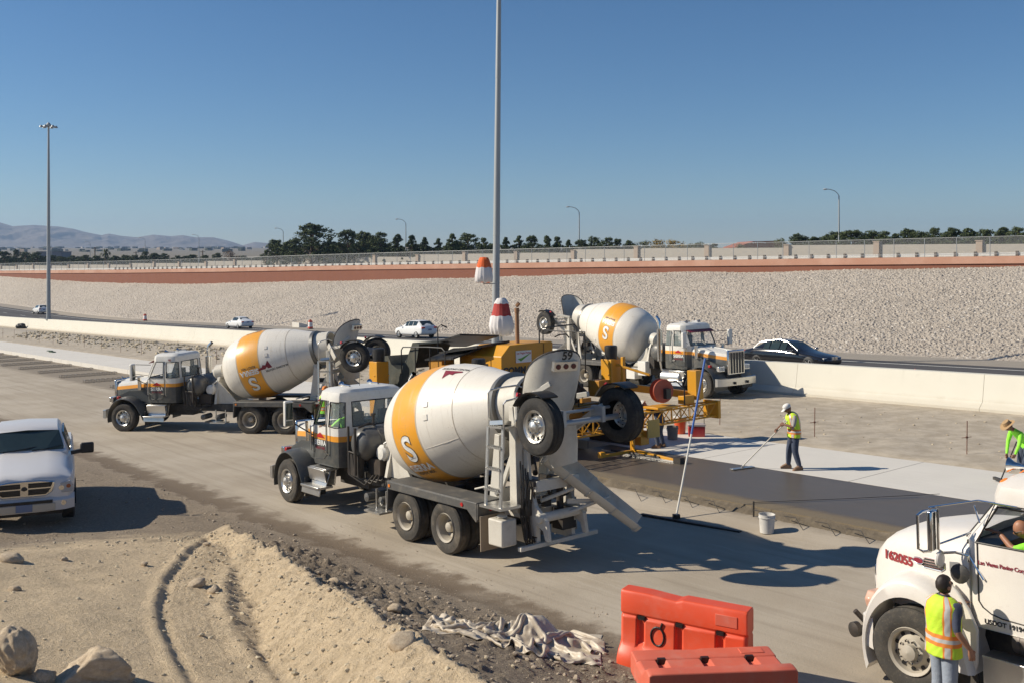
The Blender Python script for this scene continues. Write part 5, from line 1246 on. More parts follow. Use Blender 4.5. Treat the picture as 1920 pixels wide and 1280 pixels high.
    # steps, tank, side box
    for sd in (1, -1):
        mb = MB(); mb.box((-1.85, sd * .98, .72), (1.6, .30, .03)); mb.box((-1.85, sd * 1.10, .50), (1.6, .03, .42)); mb.box((-1.75, sd * 1.16, .20), (1.9, .34, .03))
        mb.build_each('side_step', alu, t, bevel=.008)
        mb = MB(); mb.lathe([(0, .001), (.01, .13), (.03, .14), (1.3, .14), (1.33, .001)], (-1.35, sd * .88, .93), (-1, 0, 0), 20)
        for x in (-1.42, -2.2): mb.lathe([(0, .145), (.03, .145)], (x, sd * .88, .93), (-1, 0, 0), 20)
        mb.build('air_cleaner', pm('worn_tank', (.10, .085, .075), .45, metal=.4, dirt=.4), t, smooth=40)
    mb = MB(); mb.loft([[(-2.7, y_, z_) for y_, z_ in ((-1.15, 1.3), (1.15, 1.3), (1.2, 2.5), (-1.2, 2.5))], [(-7.4, y_, z_) for y_, z_ in ((-1.15, 1.3), (1.15, 1.3), (1.2, 2.5), (-1.2, 2.5))]]); mb.build('dump_body', wp, t, bevel=.03)
    return t
wp = pm('dusty_white_paint', (.74, .70, .64), .30, dirt=.25, dcol=(.42, .34, .25), scale=1.6)
pt = make_paving_truck(); a4 = A_D - R(.5)
xx, yy = XY(6.79, 13.45); place(pt, xx, yy, float(zg(6.72)) - .01, a4, math.atan(.031))
s_, n_ = 6.85 - 1.64, 13.45 - .66; dxp, dyp = XY(s_, n_)
t, b, P, M = person('bald driver in sunglasses leaning out of the white truck window, pointing', dxp, dyp, float(zg(s_)) + 1.52, A_D, dict(SEAT, pel=(0, -.2, .10), spine=(.04, -.1, .28), chest=(.10, .0, .46), neck=(.17, .06, .62), hb=(.20, .07, .66), head=(.25, .10, .72), shl=(.12, .17, .56), shr=(.12, -.18, .56), ell=(.30, .22, .48), wrl=(.50, .16, .64), elr=(.22, -.24, .34), wrr=(.42, -.12, .36)),
    (hiviz2, jeans, boot), head_rot=(R(-10), R(22), R(25)), grip={1: ((1, .1, .15), (0, 0, -1), .15), -1: ((1, .1, 0), (0, 0, -1), 1.0)})
glasses(t, P, M)
# ---------------------------------------------------------------- near props
def gp(px_, py_, lift=0.0):
    """where the view ray through a pixel meets the ground"""
    u = (px_ - 960) / 1900; v = (py_ - 480) / 1900; Z = 5.0; 
    while Z < 90:
        if 5.4 - v * Z < HZ(u * Z, Z) + lift: break
        Z += .03
    return u * Z, Z, HZ(u * Z, Z) + lift
# ---- paver ----
pv0 = (22.5, 20.5)
px0, py0 = XY(*pv0)
pv = thing('slipform_paver', 'big yellow slipform paving machine with black capped legs and a tall exhaust', 'paving machine', (px0, py0, float(zg(22.5))), (0, math.atan(.031), A_D))
for (x, y, z) in ((.35, 2.5, 3.2), (5.5, 2.6, 3.3), (-.2, -2.35, 3.32), (5.5, -2.3, 3.2)):
    mb = MB(); mb.box((x, y, (z - .45 + .7) / 2), (.46, .46, z - .45 - .7)); 
    for q in range(8): mb.box((x + .24, y - .2, 1.0 + q * .2), (.04, .06, .06)); mb.box((x - .24, y - .2, 1.0 + q * .2), (.04, .06, .06)); mb.box((x - .1, y + .235, 1.0 + q * .2), (.06, .03, .06))
    lg = mb.build('leg_column', yellow, pv, bevel=.015)
    mb = MB(); mb.lathe([(0, .19), (.32, .205), (.40, .20), (.42, .16), (.42, .001)], (x, y, z - .45), (0, 0, 1), 22); mb.build('leg_cap', black, lg, smooth=40)
    mb = MB(); ty = y + (.05 if y > 0 else -.05)
    mb.side([(x - .85, .12), (x - .7, 0), (x + .7, 0), (x + .85, .12), (x + .9, .35), (x + .75, .58), (x - .75, .58), (x - .9, .35)], ty - .2, ty + .2)
    for q in range(14): mb.box((x - .78 + q * .12, ty, .005), (.07, .46, .04)); mb.box((x - .78 + q * .12, ty, .58), (.07, .46, .04))
    mb.build('crawler_track', mech, lg)
mb = MB()
for y in (2.35, -2.2): mb.box((2.6, y, 1.25), (5.6, .34, .5))
for x in (.3, 2.0, 3.8, 5.3): mb.box((x, .05, 1.3), (.34, 4.6, .42))
mb.box((-.2, -.05, 1.35), (.2, 4.4, .3)); mb.box((-.1, -1.9, 2.0), (.5, .5, .5)); mb.box((.0, 1.2, 1.75), (.5, .8, .5))
mb.build('main_frame', yelldk, pv, bevel=.02)
mb = MB(); mb.box((1.9, 0, .75), (2.6, 3.9, .6)); mb.box((3.9, 0, .8), (1.0, 4.0, .5), (0, .3, 0)); mb.cyl((4.4, -1.9, .6), (4.4, 1.9, .6), .22, n=16)
for q in range(10): mb.cyl((.45, -1.8 + q * .4, .5), (.45, -1.8 + q * .4, 1.15), .05, n=8); mb.box((.2, -1.8 + q * .4, .8), (.3, .12, .3))
mb.build('paving_mold', mech, pv, bevel=.01)
# engine hood
mb = MB(); sec = [(1.12, 1.75), (1.12, 3.10), (.78, 3.42), (-.92, 3.46), (-.98, 3.42), (-.98, 1.75)]
mb.loft([[(1.0, y, z) for y, z in sec], [(2.5, y, z - .02) for y, z in sec], [(3.1, y, min(z, 3.05)) for y, z in sec]])
hd = mb.build('engine_hood', yellow, pv, bevel=.02)
mb = MB(); mb.box((.985, -.58, 2.75), (.012, .012, 1.3)); mb.box((1.5, 1.128, 2.4), (.012, .012, 1.2)); mb.box((2.2, 1.128, 2.4), (.012, .012, 1.2)); mb.box((1.9, 1.13, 2.75), (.5, .02, .22)); mb.build('panel_seams', black, hd)
mb = MB(); mb.box((.985, .25, 3.06), (.02, .62, .36)); sg = mb.build('sign_panel', whttxt, hd)
fs_ = lambda dy, dz: (lambda a, b: (.972, .25 + dy - a, 3.06 + dz + b))
text_part('sign_lettering', 'Las Vegas Paving', pm('sign_red', (.5, .03, .03)), sg, fs_(0, .11), .085, .002)
mb = MB(); f = fs_(0, 0); mb.add([f(-.25, -.06), f(-.12, -.14), f(.22, .05), f(.26, .09), f(-.1, -.04)], [(0, 1, 2, 3, 4)]); mb.build('green_swoosh', pm('swoosh_green', (.12, .35, .04)), sg, fixn=False)
text_part('machine_lettering', 'COMMANDER', blktxt, hd, lambda a, b: (.985, .12 - a, 2.64 + b), .30, .014)
mb = MB(); mb.cyl((1.5, .05, 3.4), (1.5, .05, 4.50), .065, n=14); mb.cyl((1.5, .05, 4.38), (1.5, .05, 4.52), .078, n=14); mb.cyl((1.47, .0, 4.60), (1.52, .02, 4.64), .08, n=14); mb.build('exhaust_pipe', pm('rusty_pipe', (.30, .16, .08), .8, dirt=.4), pv, smooth=40)
mb = MB(); mb.loft([[(1.7, 1.5, 3.35), (1.7, 1.5, 3.42), (1.7, .2, 3.52), (1.7, .2, 3.45)], [(3.4, 1.7, 3.12), (3.4, 1.7, 3.18), (3.4, .2, 3.30), (3.4, .2, 3.24)]]); mb.loft([[(2.4, 1.9, 3.0), (2.4, 1.9, 3.05), (2.2, .9, 3.35), (2.2, .9, 3.3)], [(3.9, 1.9, 2.9), (3.9, 1.9, 2.95), (3.7, .9, 3.25), (3.7, .9, 3.2)]]); mb.loft([[(3.2, -.6, 3.55), (3.2, -.6, 3.6), (3.2, 1.0, 3.72), (3.2, 1.0, 3.66)], [(5.0, -.6, 3.15), (5.0, -.6, 3.2), (5.0, 1.0, 3.3), (5.0, 1.0, 3.25)]])
mb.build_each('canopy_panel', black, pv)
mb = MB(); mb.box((3.3, .4, 2.35), (2.6, 3.0, .08)); mb.box((3.4, 1.6, 2.65), (.7, .5, .6)); mb.box((2.6, 1.75, 2.55), (.9, .4, .5)); mb.box((3.0, -.3, 2.8), (.8, .6, .8)); mb.build('operator_platform', yelldk, pv, bevel=.02)
mb = MB()
def rail(pts): mb.tube(pts, .022, 6)
rail([(2.6, 2.05, 2.4), (2.6, 2.05, 3.25), (2.75, 2.05, 3.35), (3.5, 2.05, 3.35), (4.9, 2.05, 3.3), (5.0, 2.05, 3.2), (5.0, 2.05, 2.4)]); rail([(3.4, 2.05, 2.4), (3.4, 2.05, 3.35)]); rail([(4.2, 2.05, 2.4), (4.2, 2.05, 3.32)])
rail([(.75, -.2, 3.46), (.75, -.2, 3.80), (.75, -.35, 3.9), (.75, -1.7, 3.95), (.75, -1.8, 3.85), (.75, -1.8, 2.4)]); rail([(.7, -.8, 3.6), (.7, -1.0, 3.66), (.7, -1.3, 3.66), (.7, -1.4, 3.55)]); rail([(.6, -2.0, 2.4), (.6, -2.0, 3.7), (1.6, -2.0, 3.7), (2.6, -2.0, 3.7), (2.6, -2.0, 2.4)])
rail([(4.0, 1.3, 2.4), (4.0, 1.3, 3.9), (3.95, 1.2, 4.0), (3.9, 1.0, 3.9)]); rail([(.2, 1.6, 1.5), (.2, 1.7, 2.6), (.25, 1.3, 2.7)])
for q in range(9): rail([(.3 + .05 * (q % 3), -1.5 + q * .28, 1.3), (.1, -1.4 + q * .28, 2.0 + .1 * (q % 4)), (.6, -1.5 + q * .25, 2.4)])
mb.build('rails_and_hoses', black, pv)
mb = MB(); rg = []   # dark cover hung over the front
prf = [(0.0, 2.9), (.25, 3.35), (.5, 2.95), (.95, 2.75), (1.3, 3.1), (1.7, 3.75), (2.0, 3.65)]
for i in range(9):
    f_ = i / 8; r = []
    for j in range(13):
        g_ = j / 12; xx = 6.4 - 2.2 * g_; zt = float(np.interp(g_ * 2, [a for a, b in prf], [b for a, b in prf])) - .25
        z = zt * (1 - f_) + .7 * f_; yb = 1.9 + .25 * math.sin(j * 1.7 + f_ * 2) * f_ + .35 * f_
        r.append((xx + .2 * f_ * math.sin(j), yb, z))
    rg.append(r)
mb.loft(rg, closed=False); mb.loft([[(6.4 - 2.2 * j / 12, y, float(np.interp(j / 6, [a for a, b in prf], [b for a, b in prf])) - .25) for j in range(13)] for y in (1.9, 1.2, .3)], closed=False)
cv = mb.build('olive_cover', pm('olive_tarp', (.035, .038, .028), .8, dirt=.2), pv, smooth=80)
rq = random.Random(21)
for nm, m_, cnt in (('hydraulics', mech, 60), ('frame_bracket', yelldk, 26)):
    mb = MB()
    for q in range(cnt):
        x_, y_, z_ = rq.uniform(-.7, 1.0), rq.uniform(-2.2, 2.2), rq.uniform(.7, 2.35)
        if q % 2: mb.box((x_, y_, z_), (rq.uniform(.06, .3), rq.uniform(.06, .45), rq.uniform(.06, .3)))
        else: mb.cyl((x_, y_, z_), (x_ + rq.uniform(-.2, .2), y_ + rq.uniform(-.5, .5), z_ + rq.uniform(-.5, .5)), rq.uniform(.015, .05), n=7)
    mb.build(nm, m_, pv)
# rear finishing carriage
mb = MB()
T0, T1 = (-2.05, 2.6), (-2.05, -4.9); zb, zt = 1.02, 1.42
for x in (-2.25, -1.85):
    for z in (zb, zt): mb.tube([(x, T0[1], z), (x, T1[1], z)], .028, 6)
    k_ = 18
    for q in range(k_):
        y0 = T0[1] + (T1[1] - T0[1]) * q / k_; y1 = T0[1] + (T1[1] - T0[1]) * (q + 1) / k_
        mb.tube([(x, y0, zb if q % 2 else zt), (x, y1, zt if q % 2 else zb)], .017, 5); mb.tube([(x, y0, zb), (x, y0, zt)], .014, 5)
for q in range(19):
    y0 = T0[1] + (T1[1] - T0[1]) * q / 18; mb.tube([(-2.25, y0, zt), (-1.85, y0, zt)], .014, 5); mb.tube([(-2.25, y0, zb), (-1.85, y0, zb)], .014, 5)
mb.box((-2.05, -4.95, 1.22), (.6, .12, .55)); mb.build('truss', yellow, pv)
mb = MB(); mb.bar((-.3, -2.4, 2.05), (-1.8, -4.7, 1.62), .26, .22); mb.box((-1.9, -4.35, 2.02), (.36, .34, .9)); mb.bar((-.25, -2.3, 2.75), (-1.5, -2.7, 2.42), .07, .07); mb.box((-.62, -2.45, 2.2), (.10, .12, 1.5)); mb.box((-2.0, -2.6, 1.50), (.6, .9, .07)); mb.box((-1.9, -3.9, 1.6), (.25, .5, .25)); mb.build_each('beam', yellow, pv, bevel=.012)
rl = MB(); o = (-2.0, -2.65, 1.98); ax = (-.8, .25, 0)
rl.lathe([(-.13, .001), (-.13, .34), (-.10, .36), (-.10, .18), (.10, .18), (.10, .36), (.13, .34), (.13, .001)], o, ax, 30); re_ = rl.build('hose_reel', pm('reel_red', (.42, .07, .03), .5, dirt=.3), pv, smooth=35)
rl = MB()
for q in range(5): rl.lathe([(-.09 + .04 * q, .20), (-.07 + .04 * q, .25), (-.05 + .04 * q, .20)], o, ax, 24)
rl.tube([(-2.1, -2.75, 2.2), (-2.2, -3.1, 2.25), (-2.3, -3.35, 2.0), (-2.3, -3.35, 1.5)], .022, 6); rl.box((-2.15, -2.7, 1.9), (.2, .2, .3)); rl.build('hose', black, re_)
mb = MB(); mb.box((-2.45, -1.75, .98), (.05, .52, .52)); gpn = mb.build('tan_panel', pm('faded_yellow', (.50, .34, .08), .6, dirt=.3), pv, bevel=.01)
mb = MB(); mb.box((-2.2, -1.5, .72), (.3, .35, .4)); mb.box((-2.1, -1.2, .95), (.5, .5, .35)); mb.bar((-2.3, -1.05, .95), (-2.3, -1.05, .36), .07); mb.bar((-2.0, -1.3, .95), (-2.0, -1.3, .36), .07); mb.bar((-2.3, -1.05, .6), (-2.0, -1.3, .6), .05); mb.bar((-2.3, -1.05, .40), (-2.2, .1, .38), .08); mb.box((-2.2, .15, .42), (.14, .18, .16)); mb.bar((-2.3, -1.05, .42), (-4.1, -.95, .34), .085, .07); mb.build('float_frame', yellow, pv, bevel=.008)
mb = MB(); mb.bar((-1.2, -.85, .31), (-4.15, -.95, .31), .06, .05); mb.build('float_pan', alu, pv); mb = MB(); mb.box((-4.1, -.95, .36), (.25, .2, .16)); mb.cyl((-1.6, -.85, .36), (-3.4, -.93, .36), .03, n=8); mb.build('pan_motor', mech, pv)
# ---- water coolers and buckets ----
def bucket(name, label, px_, py_, relz, r, h, mat, cat='bucket', lidm=None, rot=0):
    x, y, z = at(px_, py_, relz); t = thing(name, label, cat, (x, y, z), (0, 0, rot))
    mb = MB(); mb.lathe([(0, .001), (0, r * .86), (h * .8, r * .97), (h * .81, r * 1.05), (h * .86, r * 1.05), (h * .87, r), (h, r * 1.02), (h, r * .96), (.03, r * .82), (.03, .001)], (0, 0, 0), (0, 0, 1), 28); mb.build('tub', mat, t, smooth=40)
    mb = MB(); mb.tube([(r * 1.05 * math.cos(a), .03 + r * 1.06 * math.sin(a) * .5, h * .84 - r * .9 * math.sin(a)) for a in np.linspace(0, math.pi, 12)], .006, 5); mb.build('handle', steel, t)
    if lidm: mb = MB(); mb.lathe([(0, r * 1.08), (.04, r * 1.08), (.06, r * .9), (.06, .001)], (0, 0, h), (0, 0, 1), 28); mb.build('lid', lidm, t, smooth=40)
    return t
bucket('plaster_bucket', 'splashed white plastic bucket standing on the haul road beside the fresh slab', 1438, 997, .06, .165, .38, pm('splashed_white', (.62, .60, .56), .6, dirt=.6, dcol=(.25, .22, .18), scale=6))
bucket('water_cooler', 'round orange water cooler with white lid behind the paver', 1275, 812, .28, .20, .52, pm('cooler_orange', (.65, .09, .02), .4), 'water cooler', pm('cooler_white', (.7, .68, .62), .4))
bucket('grey_bucket', 'grey bucket on the slab in front of the orange cooler', 1261, 823, .28, .18, .42, pm('bucket_grey', (.20, .18, .16), .6, dirt=.4))
x, y, z = at(1306, 817, .28); cl_ = thing('ice_chest', 'red ice chest with pale lid and raised handle on the slab', 'ice chest', (x, y, z), (0, 0, R(-8)))
mb = MB(); mb.box((0, 0, .17), (.52, .32, .34), taper=(1.04, 1.04)); mb.build('chest', pm('chest_red', (.42, .03, .03), .4), cl_, bevel=.03)
mb = MB(); mb.box((0, 0, .375), (.56, .36, .07)); mb.build('lid', pm('lid_grey', (.45, .40, .38), .5), cl_, bevel=.02)
mb = MB(); mb.tube([(-.24, 0, .38), (-.24, 0, .60), (-.2, 0, .64), (.2, 0, .64), (.24, 0, .60), (.24, 0, .38)], .012, 6); mb.build('handle', black, cl_)
# ---- big bull float and stakes ----
x, y, z = at(1268, 971, .03); fl = thing('road_float', 'tall blue and white pole standing on a long black float blade', 'float', (x, y, z))
p1 = Vector((4.44 - x, 23.3 - y, 3.05 - z)); mb = MB(); mb.tube([(0, 0, .06), p1 * .52], .022, 10); mb.build('white_handle', white, fl); mb = MB(); mb.tube([p1 * .52, p1], .024, 10); mb.build('blue_handle', pm('blue_pole', (.03, .12, .42), .4), fl)
a0 = Vector(at(1203, 966)) - Vector((x, y, z)); a1 = Vector(at(1388, 999)) - Vector((x, y, z)); mb = MB(); mb.bar(a0 + Vector((0, 0, .03)), a1 + Vector((0, 0, .03)), .10, .05); mb.box((0, 0, .05), (.16, .12, .08)); mb.build('blade', black, fl)
def stake(label, s, n, relz, h, cross=True, mat=None, grp=None):
    x, y = XY(s, n); t = thing('survey_stake', label, 'stake', (x, y, float(zg(s)) + relz), (0, 0, 0), grp)
    mb = MB(); mb.cyl((0, 0, -.05), (.01, 0, h), .013, n=6); mb.build('rod', mat, t)
    if cross: mb = MB(); mb.cyl((-.14 , .02, h * .48), (.12, -.02, h * .52), .009, n=5); mb.box((0, 0, h * .5), (.05, .04, .05)); mb.build('line_arm', mat, t)
    return t
rust = pm('rusty_rod', (.16, .07, .045), .9, dirt=.3)
stake('red stake in the dirt right behind the capped finisher', 18.36, 27.87, .28, .92, True, rust, 'string line stakes')
stake('red stake near the right edge between slab and barrier', 13.6, 28.1, .28, .92, True, rust, 'string line stakes')
stake('thin stake in the dirt left of the finisher near the ice chest', 22.2, 28.0, .28, .9, False, rust, 'string line stakes')
ORD = ['first', 'second', 'third', 'fourth', 'fifth', 'sixth', 'seventh', 'eighth', 'ninth', 'tenth', 'eleventh', 'twelfth', 'thirteenth', 'fourteenth', 'fifteenth', 'sixteenth']
for q in range(16):
    s = 50.0 + q * 4.55; stake('thin rusty stake in the row at left, %s counting outwards from the left mixer' % ORD[q], s, 28.0, .30, 1.0, q % 3 == 0, rust, 'string line stakes')
st_ = thing('line_stake', 'short dark stake beside the white bucket holding a string over the slab', 'stake', at(1413, 970, .10)); mb = MB(); mb.cyl((0, 0, 0), (0, 0, .36), .02, n=8); mb.build('rod', mech, st_)
e = Vector(at(1762, 925, .32)) - st_.location; mb = MB(); mb.tube([(0, 0, .34), e * .5 + Vector((0, 0, .16)), e], .006, 5); mb.build('string_line', black, st_)
for q, (px_, py_) in enumerate(((1200, 932), (1246, 937), (1296, 946), (1346, 955), (1440, 975), (1500, 987), (1560, 998), (1622, 1012))):
    x, y, z = at(px_, py_, .10); t = thing('tie_bar', ['bent steel tie bar at the slab edge nearest the chute tip', 'second bent tie bar from the chute, at the slab edge', 'bent tie bar at the slab edge right of the tall pole', 'bent tie bar between the tall pole and the line stake', 'bent tie bar right behind the white bucket', 'second bent tie bar right of the white bucket', 'third bent tie bar right of the white bucket', 'bent tie bar at the slab edge nearest the white truck'][q], 'tie bar', (x, y, z), (0, 0, A_D), 'tie bars along the edge of the fresh slab')
    mb = MB(); mb.tube([(.38, .02, .16), (.0, .16, .22), (-.03, .18, .20), (-.26, .24, .0)], .009, 6); mb.build('bar', mech, t)
for q in range(9):
    s = 55.9 + 4.6 * q; x, y = XY(s, 20.3); t = thing('dowel_basket', 'dowel basket across the unpaved lane at left, %s out from the left mixer' % ['first', 'second', 'third', 'fourth', 'fifth', 'sixth', 'seventh', 'eighth', 'ninth'][q], 'dowel basket', (x, y, float(zg(s)) + .01), (0, 0, A_D), 'dowel baskets across the unpaved lane')
    mb = MB()
    for x_ in (-.2, .2): mb.tube([(x_, -1.7, .02), (x_, 1.7, .02)], .01, 5); mb.tube([(x_, -1.7, .13), (x_, 1.7, .13)], .01, 5)
    mb.build_each('basket_wire', mech, t)
    for i in range(12): 
        if i == 0: mb = MB()
        yy = -1.65 + i * .3; mb.cyl((-.23, yy, .14), (.23, yy, .14), .02, n=6); mb.tube([(-.2, yy, .02), (-.2, yy, .14)], .008, 4); mb.tube([(.2, yy, .02), (.2, yy, .14)], .008, 4)
    mb.build_each('dowel', pm('dowel_grey', (.14, .13, .12), .7, dirt=.5), t) if False else mb.build('dowels', pm('dowel_grey', (.14, .13, .12), .7, dirt=.5), t)
# ---- plastic barriers ----
opl = pm('barrier_orange', (.72, .085, .03), .45, dirt=.22, dcol=(.55, .32, .24), scale=4)
opf = pm('barrier_faded', (.62, .13, .075), .6, dirt=.35, dcol=(.50, .30, .24), scale=4)
def jersey(name, label, x, y, z, rot, mat):
    t = thing(name, label, 'plastic barrier', (x, y, z), rot, 'orange plastic water barriers')
    # lofted along x: base flare, waisted panels with vertical channels, square head rail
    def ring(x_, ch, endk=1.0, topc=0.0):
        m = .155 * ch
        h = [(.29, 0), (.30, .05), (.30, .16), (.245, .26), (.19 * (.9 if ch < 1 else 1), .33), (m + .01, .38), (m, .70), (m - .03, .735), (.145, .755), (.145, 1.02), (.12, 1.06)]
        h = [(a * endk, b - (topc if b > 1.0 else 0)) for a, b in h]; return [(x_, a, b) for a, b in h] + [(x_, -a, b) for a, b in h[::-1]]
    L = .90; st = []
    for x_, ch in ((-L, .8), (-L + .04, 1), (-.66, 1), (-.64, .62), (-.55, .62), (-.53, 1), (-.1, 1), (-.08, .62), (0.0, .62), (.02, 1), (.47, 1), (.49, .62), (.58, .62), (.60, 1), (L - .04, 1), (L, .8)):
        st.append(ring(x_, ch, .93 if abs(x_) == L else 1, .03 if -.12 < x_ < .0 else 0))
    mb = MB(); mb.loft(st); b = mb.build('body', mat, t, bevel=.012, smooth=35)
    mb = MB()
    for x_ in (-.58, -.03, .54): mb.box((x_, 0, .725), (.10, .33, .05))
    mb.build_each('slot', black, b)
    mb = MB(); mb.box((.62, -.148, .90), (.30, .012, .15)); mb.build('label_recess', opf, b, bevel=.005)
    return t, b
ang = math.atan2(-.515, .857)
zz = HZ(2.2, 13.8); j1, jb = jersey('water_barrier', 'upright orange plastic barrier with a black sprayed ring on its side', 2.35, 13.72, zz - .02, (0, 0, ang), opl)
mb = MB(); mb.tube([(-.34 + .095 * math.cos(R(a)), -.168, .52 + .125 * math.sin(R(a))) for a in range(0, 360, 20)], .013, 6, closed=True); mb.tube([(-.30, -.168, .63), (-.27, -.168, .71)], .014, 6); mb.build('sprayed_mark', blktxt, jb)
j2, jb2 = jersey('water_barrier', 'faded orange plastic barrier lying on its side in front of the upright one', 2.50, 11.95, HZ(2.5, 12.3) + .29, (R(-88), 0, R(5)), opf)
# ---- tarp ----
x0, y0, z0 = gp(965, 1195)
def crumple(nu, nv, L, Wd, seed, steps=320):
    """a sheet pushed together and dropped: simple position based cloth"""
    rs = np.random.default_rng(seed); U, V = np.meshgrid(np.linspace(-1, 1, nu), np.linspace(-1, 1, nv), indexing='ij')
    P = np.stack([U * L / 2 * .62 + .05 * np.sin(V * 3), V * Wd / 2 * (.34 + .30 * sstep(-.5, .3, U)) + .12 * np.sin(U * 3.0), .22 + .25 * fbm(U * 2.5 + 9, V * 2.5 + 9, 3, seed) + .25 * np.exp(-((U - .25) / .4) ** 2)], -1)
    du, dv = L / (nu - 1), Wd / (nv - 1); old = P.copy()
    cons = [((slice(0, -1), slice(None)), (slice(1, None), slice(None)), du, 1), ((slice(None), slice(0, -1)), (slice(None), slice(1, None)), dv, 1), ((slice(0, -1), slice(0, -1)), (slice(1, None), slice(1, None)), math.hypot(du, dv), .6), ((slice(0, -1), slice(1, None)), (slice(1, None), slice(0, -1)), math.hypot(du, dv), .6),
            ((slice(0, -3), slice(None)), (slice(3, None), slice(None)), 3 * du, .12), ((slice(None), slice(0, -3)), (slice(None), slice(3, None)), 3 * dv, .12)]
    for it in range(steps):
        v = (P - old) * .93; old = P.copy(); P = P + v; P[..., 2] -= .0012
        for _ in range(4):
            for a, b, r, k_ in cons:
                d = P[b] - P[a]; l = np.linalg.norm(d, axis=-1, keepdims=True) + 1e-9; c = d * ((l - r) / l) * .5 * k_ * .55; P[a] += c; P[b] -= c
            fl = .012 + .34 * np.exp(-((P[..., 0] - .35) / .42) ** 2 - ((P[..., 1] - .12) / .26) ** 2) + .10 * np.exp(-((P[..., 0] + .55) / .35) ** 2 - (P[..., 1] / .2) ** 2); low = P[..., 2] < fl; P[..., 2] = np.maximum(P[..., 2], fl); P[..., :2] = np.where(low[..., None], old[..., :2] + (P[..., :2] - old[..., :2]) * .25, P[..., :2])
    return P
P_ = crumple(104, 70, 3.9, 2.7, 5) * np.array([.90, .84, 1.0]); X, Yv, Zt = P_[..., 0], P_[..., 1], P_[..., 2]; ca, sa = math.cos(-.05), math.sin(-.05); X, Yv = X * ca - Yv * sa, X * sa + Yv * ca
gzz = np.vectorize(HZ)(X + x0, Yv + y0)
k = NT('plastic_sheet'); v = k.obj(); tarm = k.fin(k.mix(k.ramp(k.noise(v, 3, 6, .65), .45, .7), (.52, .455, .36), (.36, .29, .21)), .45, 0, k.bump(k.noise(v, 7, 4, .6), .3, .03))
o = gmesh('plastic_sheet', X + x0, Yv + y0, Zt + gzz, tarm); tag(o, 'crumpled dirty plastic sheet heaped on the gravel left of the orange barriers', 'tarp')
m = o.modifiers.new('t', 'SOLIDIFY'); m.thickness = .008; m = o.modifiers.new('s', 'SUBSURF'); m.levels = 1; m.render_levels = 1
# ---- rocks ----
k = NT('caliche_rock'); v = k.obj(); rockm = k.fin(k.mix(k.ramp(k.noise(v, 3.5, 7, .7), .35, .7), (.46, .36, .25), (.64, .53, .38)), .95, 0, k.bump(k.noise(v, 9, 8, .8), .6, .05))
def rock(name, label, x, y, z, sx, sy, sz, seed, rotz=0, grp=None, sub=5):
    bm = bmesh.new(); bmesh.ops.create_icosphere(bm, subdivisions=sub, radius=1)
    P_ = np.array([v.co for v in bm.verts]); rs = np.random.default_rng(seed); off = rs.uniform(0, 50, 3)
    d = np.ones(len(P_))
    for _ in range(6):
        nrm = rs.normal(size=3); nrm /= np.linalg.norm(nrm); c = rs.uniform(.55, .85); dp = P_ @ nrm; d = np.where(dp * d > c, c / np.maximum(dp, 1e-3), d)
    f = lambda s_, q: fbm(P_[:, 0] * s_ + off[0] + P_[:, 2] * s_ * .7, P_[:, 1] * s_ + off[1] - P_[:, 2] * s_ * .6, 4, seed + q)
    d = d * (.82 + .34 * f(1.6, 0) + .20 * (1 - np.abs(2 * f(3.5, 5) - 1)) + .10 * f(10, 9))
    for v, q in zip(bm.verts, d): v.co = v.co * q
    me = bpy.data.meshes.new(name); bm.to_mesh(me); bm.free(); me.materials.append(rockm); me.polygons.foreach_set('use_smooth', [True] * len(me.polygons))
    o = bpy.data.objects.new(name, me); COL.objects.link(o); o.location = (x, y, z); o.scale = (sx, sy, sz); o.rotation_euler = (0, 0, rotz)
    tag(o, label, 'rock', grp); return o
g = gp(25, 1262); rock('boulder', 'rounded brown boulder at the bottom left edge of the photo', g[0], g[1], g[2] + .17, .20, .20, .25, 11)
g = gp(178, 1275); rock('boulder', 'wide rough brown boulder right of the corner boulder', g[0], g[1], g[2] + .09, .35, .24, .20, 12, .2)
g = gp(85, 1275); rock('boulder', 'small stone wedged between the two boulders at bottom left', g[0], g[1], g[2] + .03, .10, .09, .08, 18, .2)
for q, (px_, py_, r_, lb) in enumerate(((22, 1052, .14, 'flat stone in the dirt below the silver pickup'), (120, 1050, .05, 'small stone on the trampled dirt right of the flat stone'), (270, 1060, .055, 'lone round stone left of the wheel rut'), (28, 1107, .06, 'small pale stone at the left edge above the boulders'), (372, 1098, .10, 'dark clod beside the top of the curved rut'), (403, 1108, .09, 'white stone on the spoil ridge face'), (388, 1022, .05, 'small stone on top of the spoil ridge'), (756, 1212, .12, 'pale blocky stone at the foot of the spoil ridge'), (740, 1147, .10, 'broken clod in the brown gravel right of the ridge'), (628, 1093, .08, 'stone high on the shaded side of the ridge'))):
    g = gp(px_, py_); rock('loose_stone', lb, g[0], g[1], g[2] + r_ * .35, r_ * 1.3, r_, r_ * .7, 30 + q, q, 'loose stones in the foreground', 3)
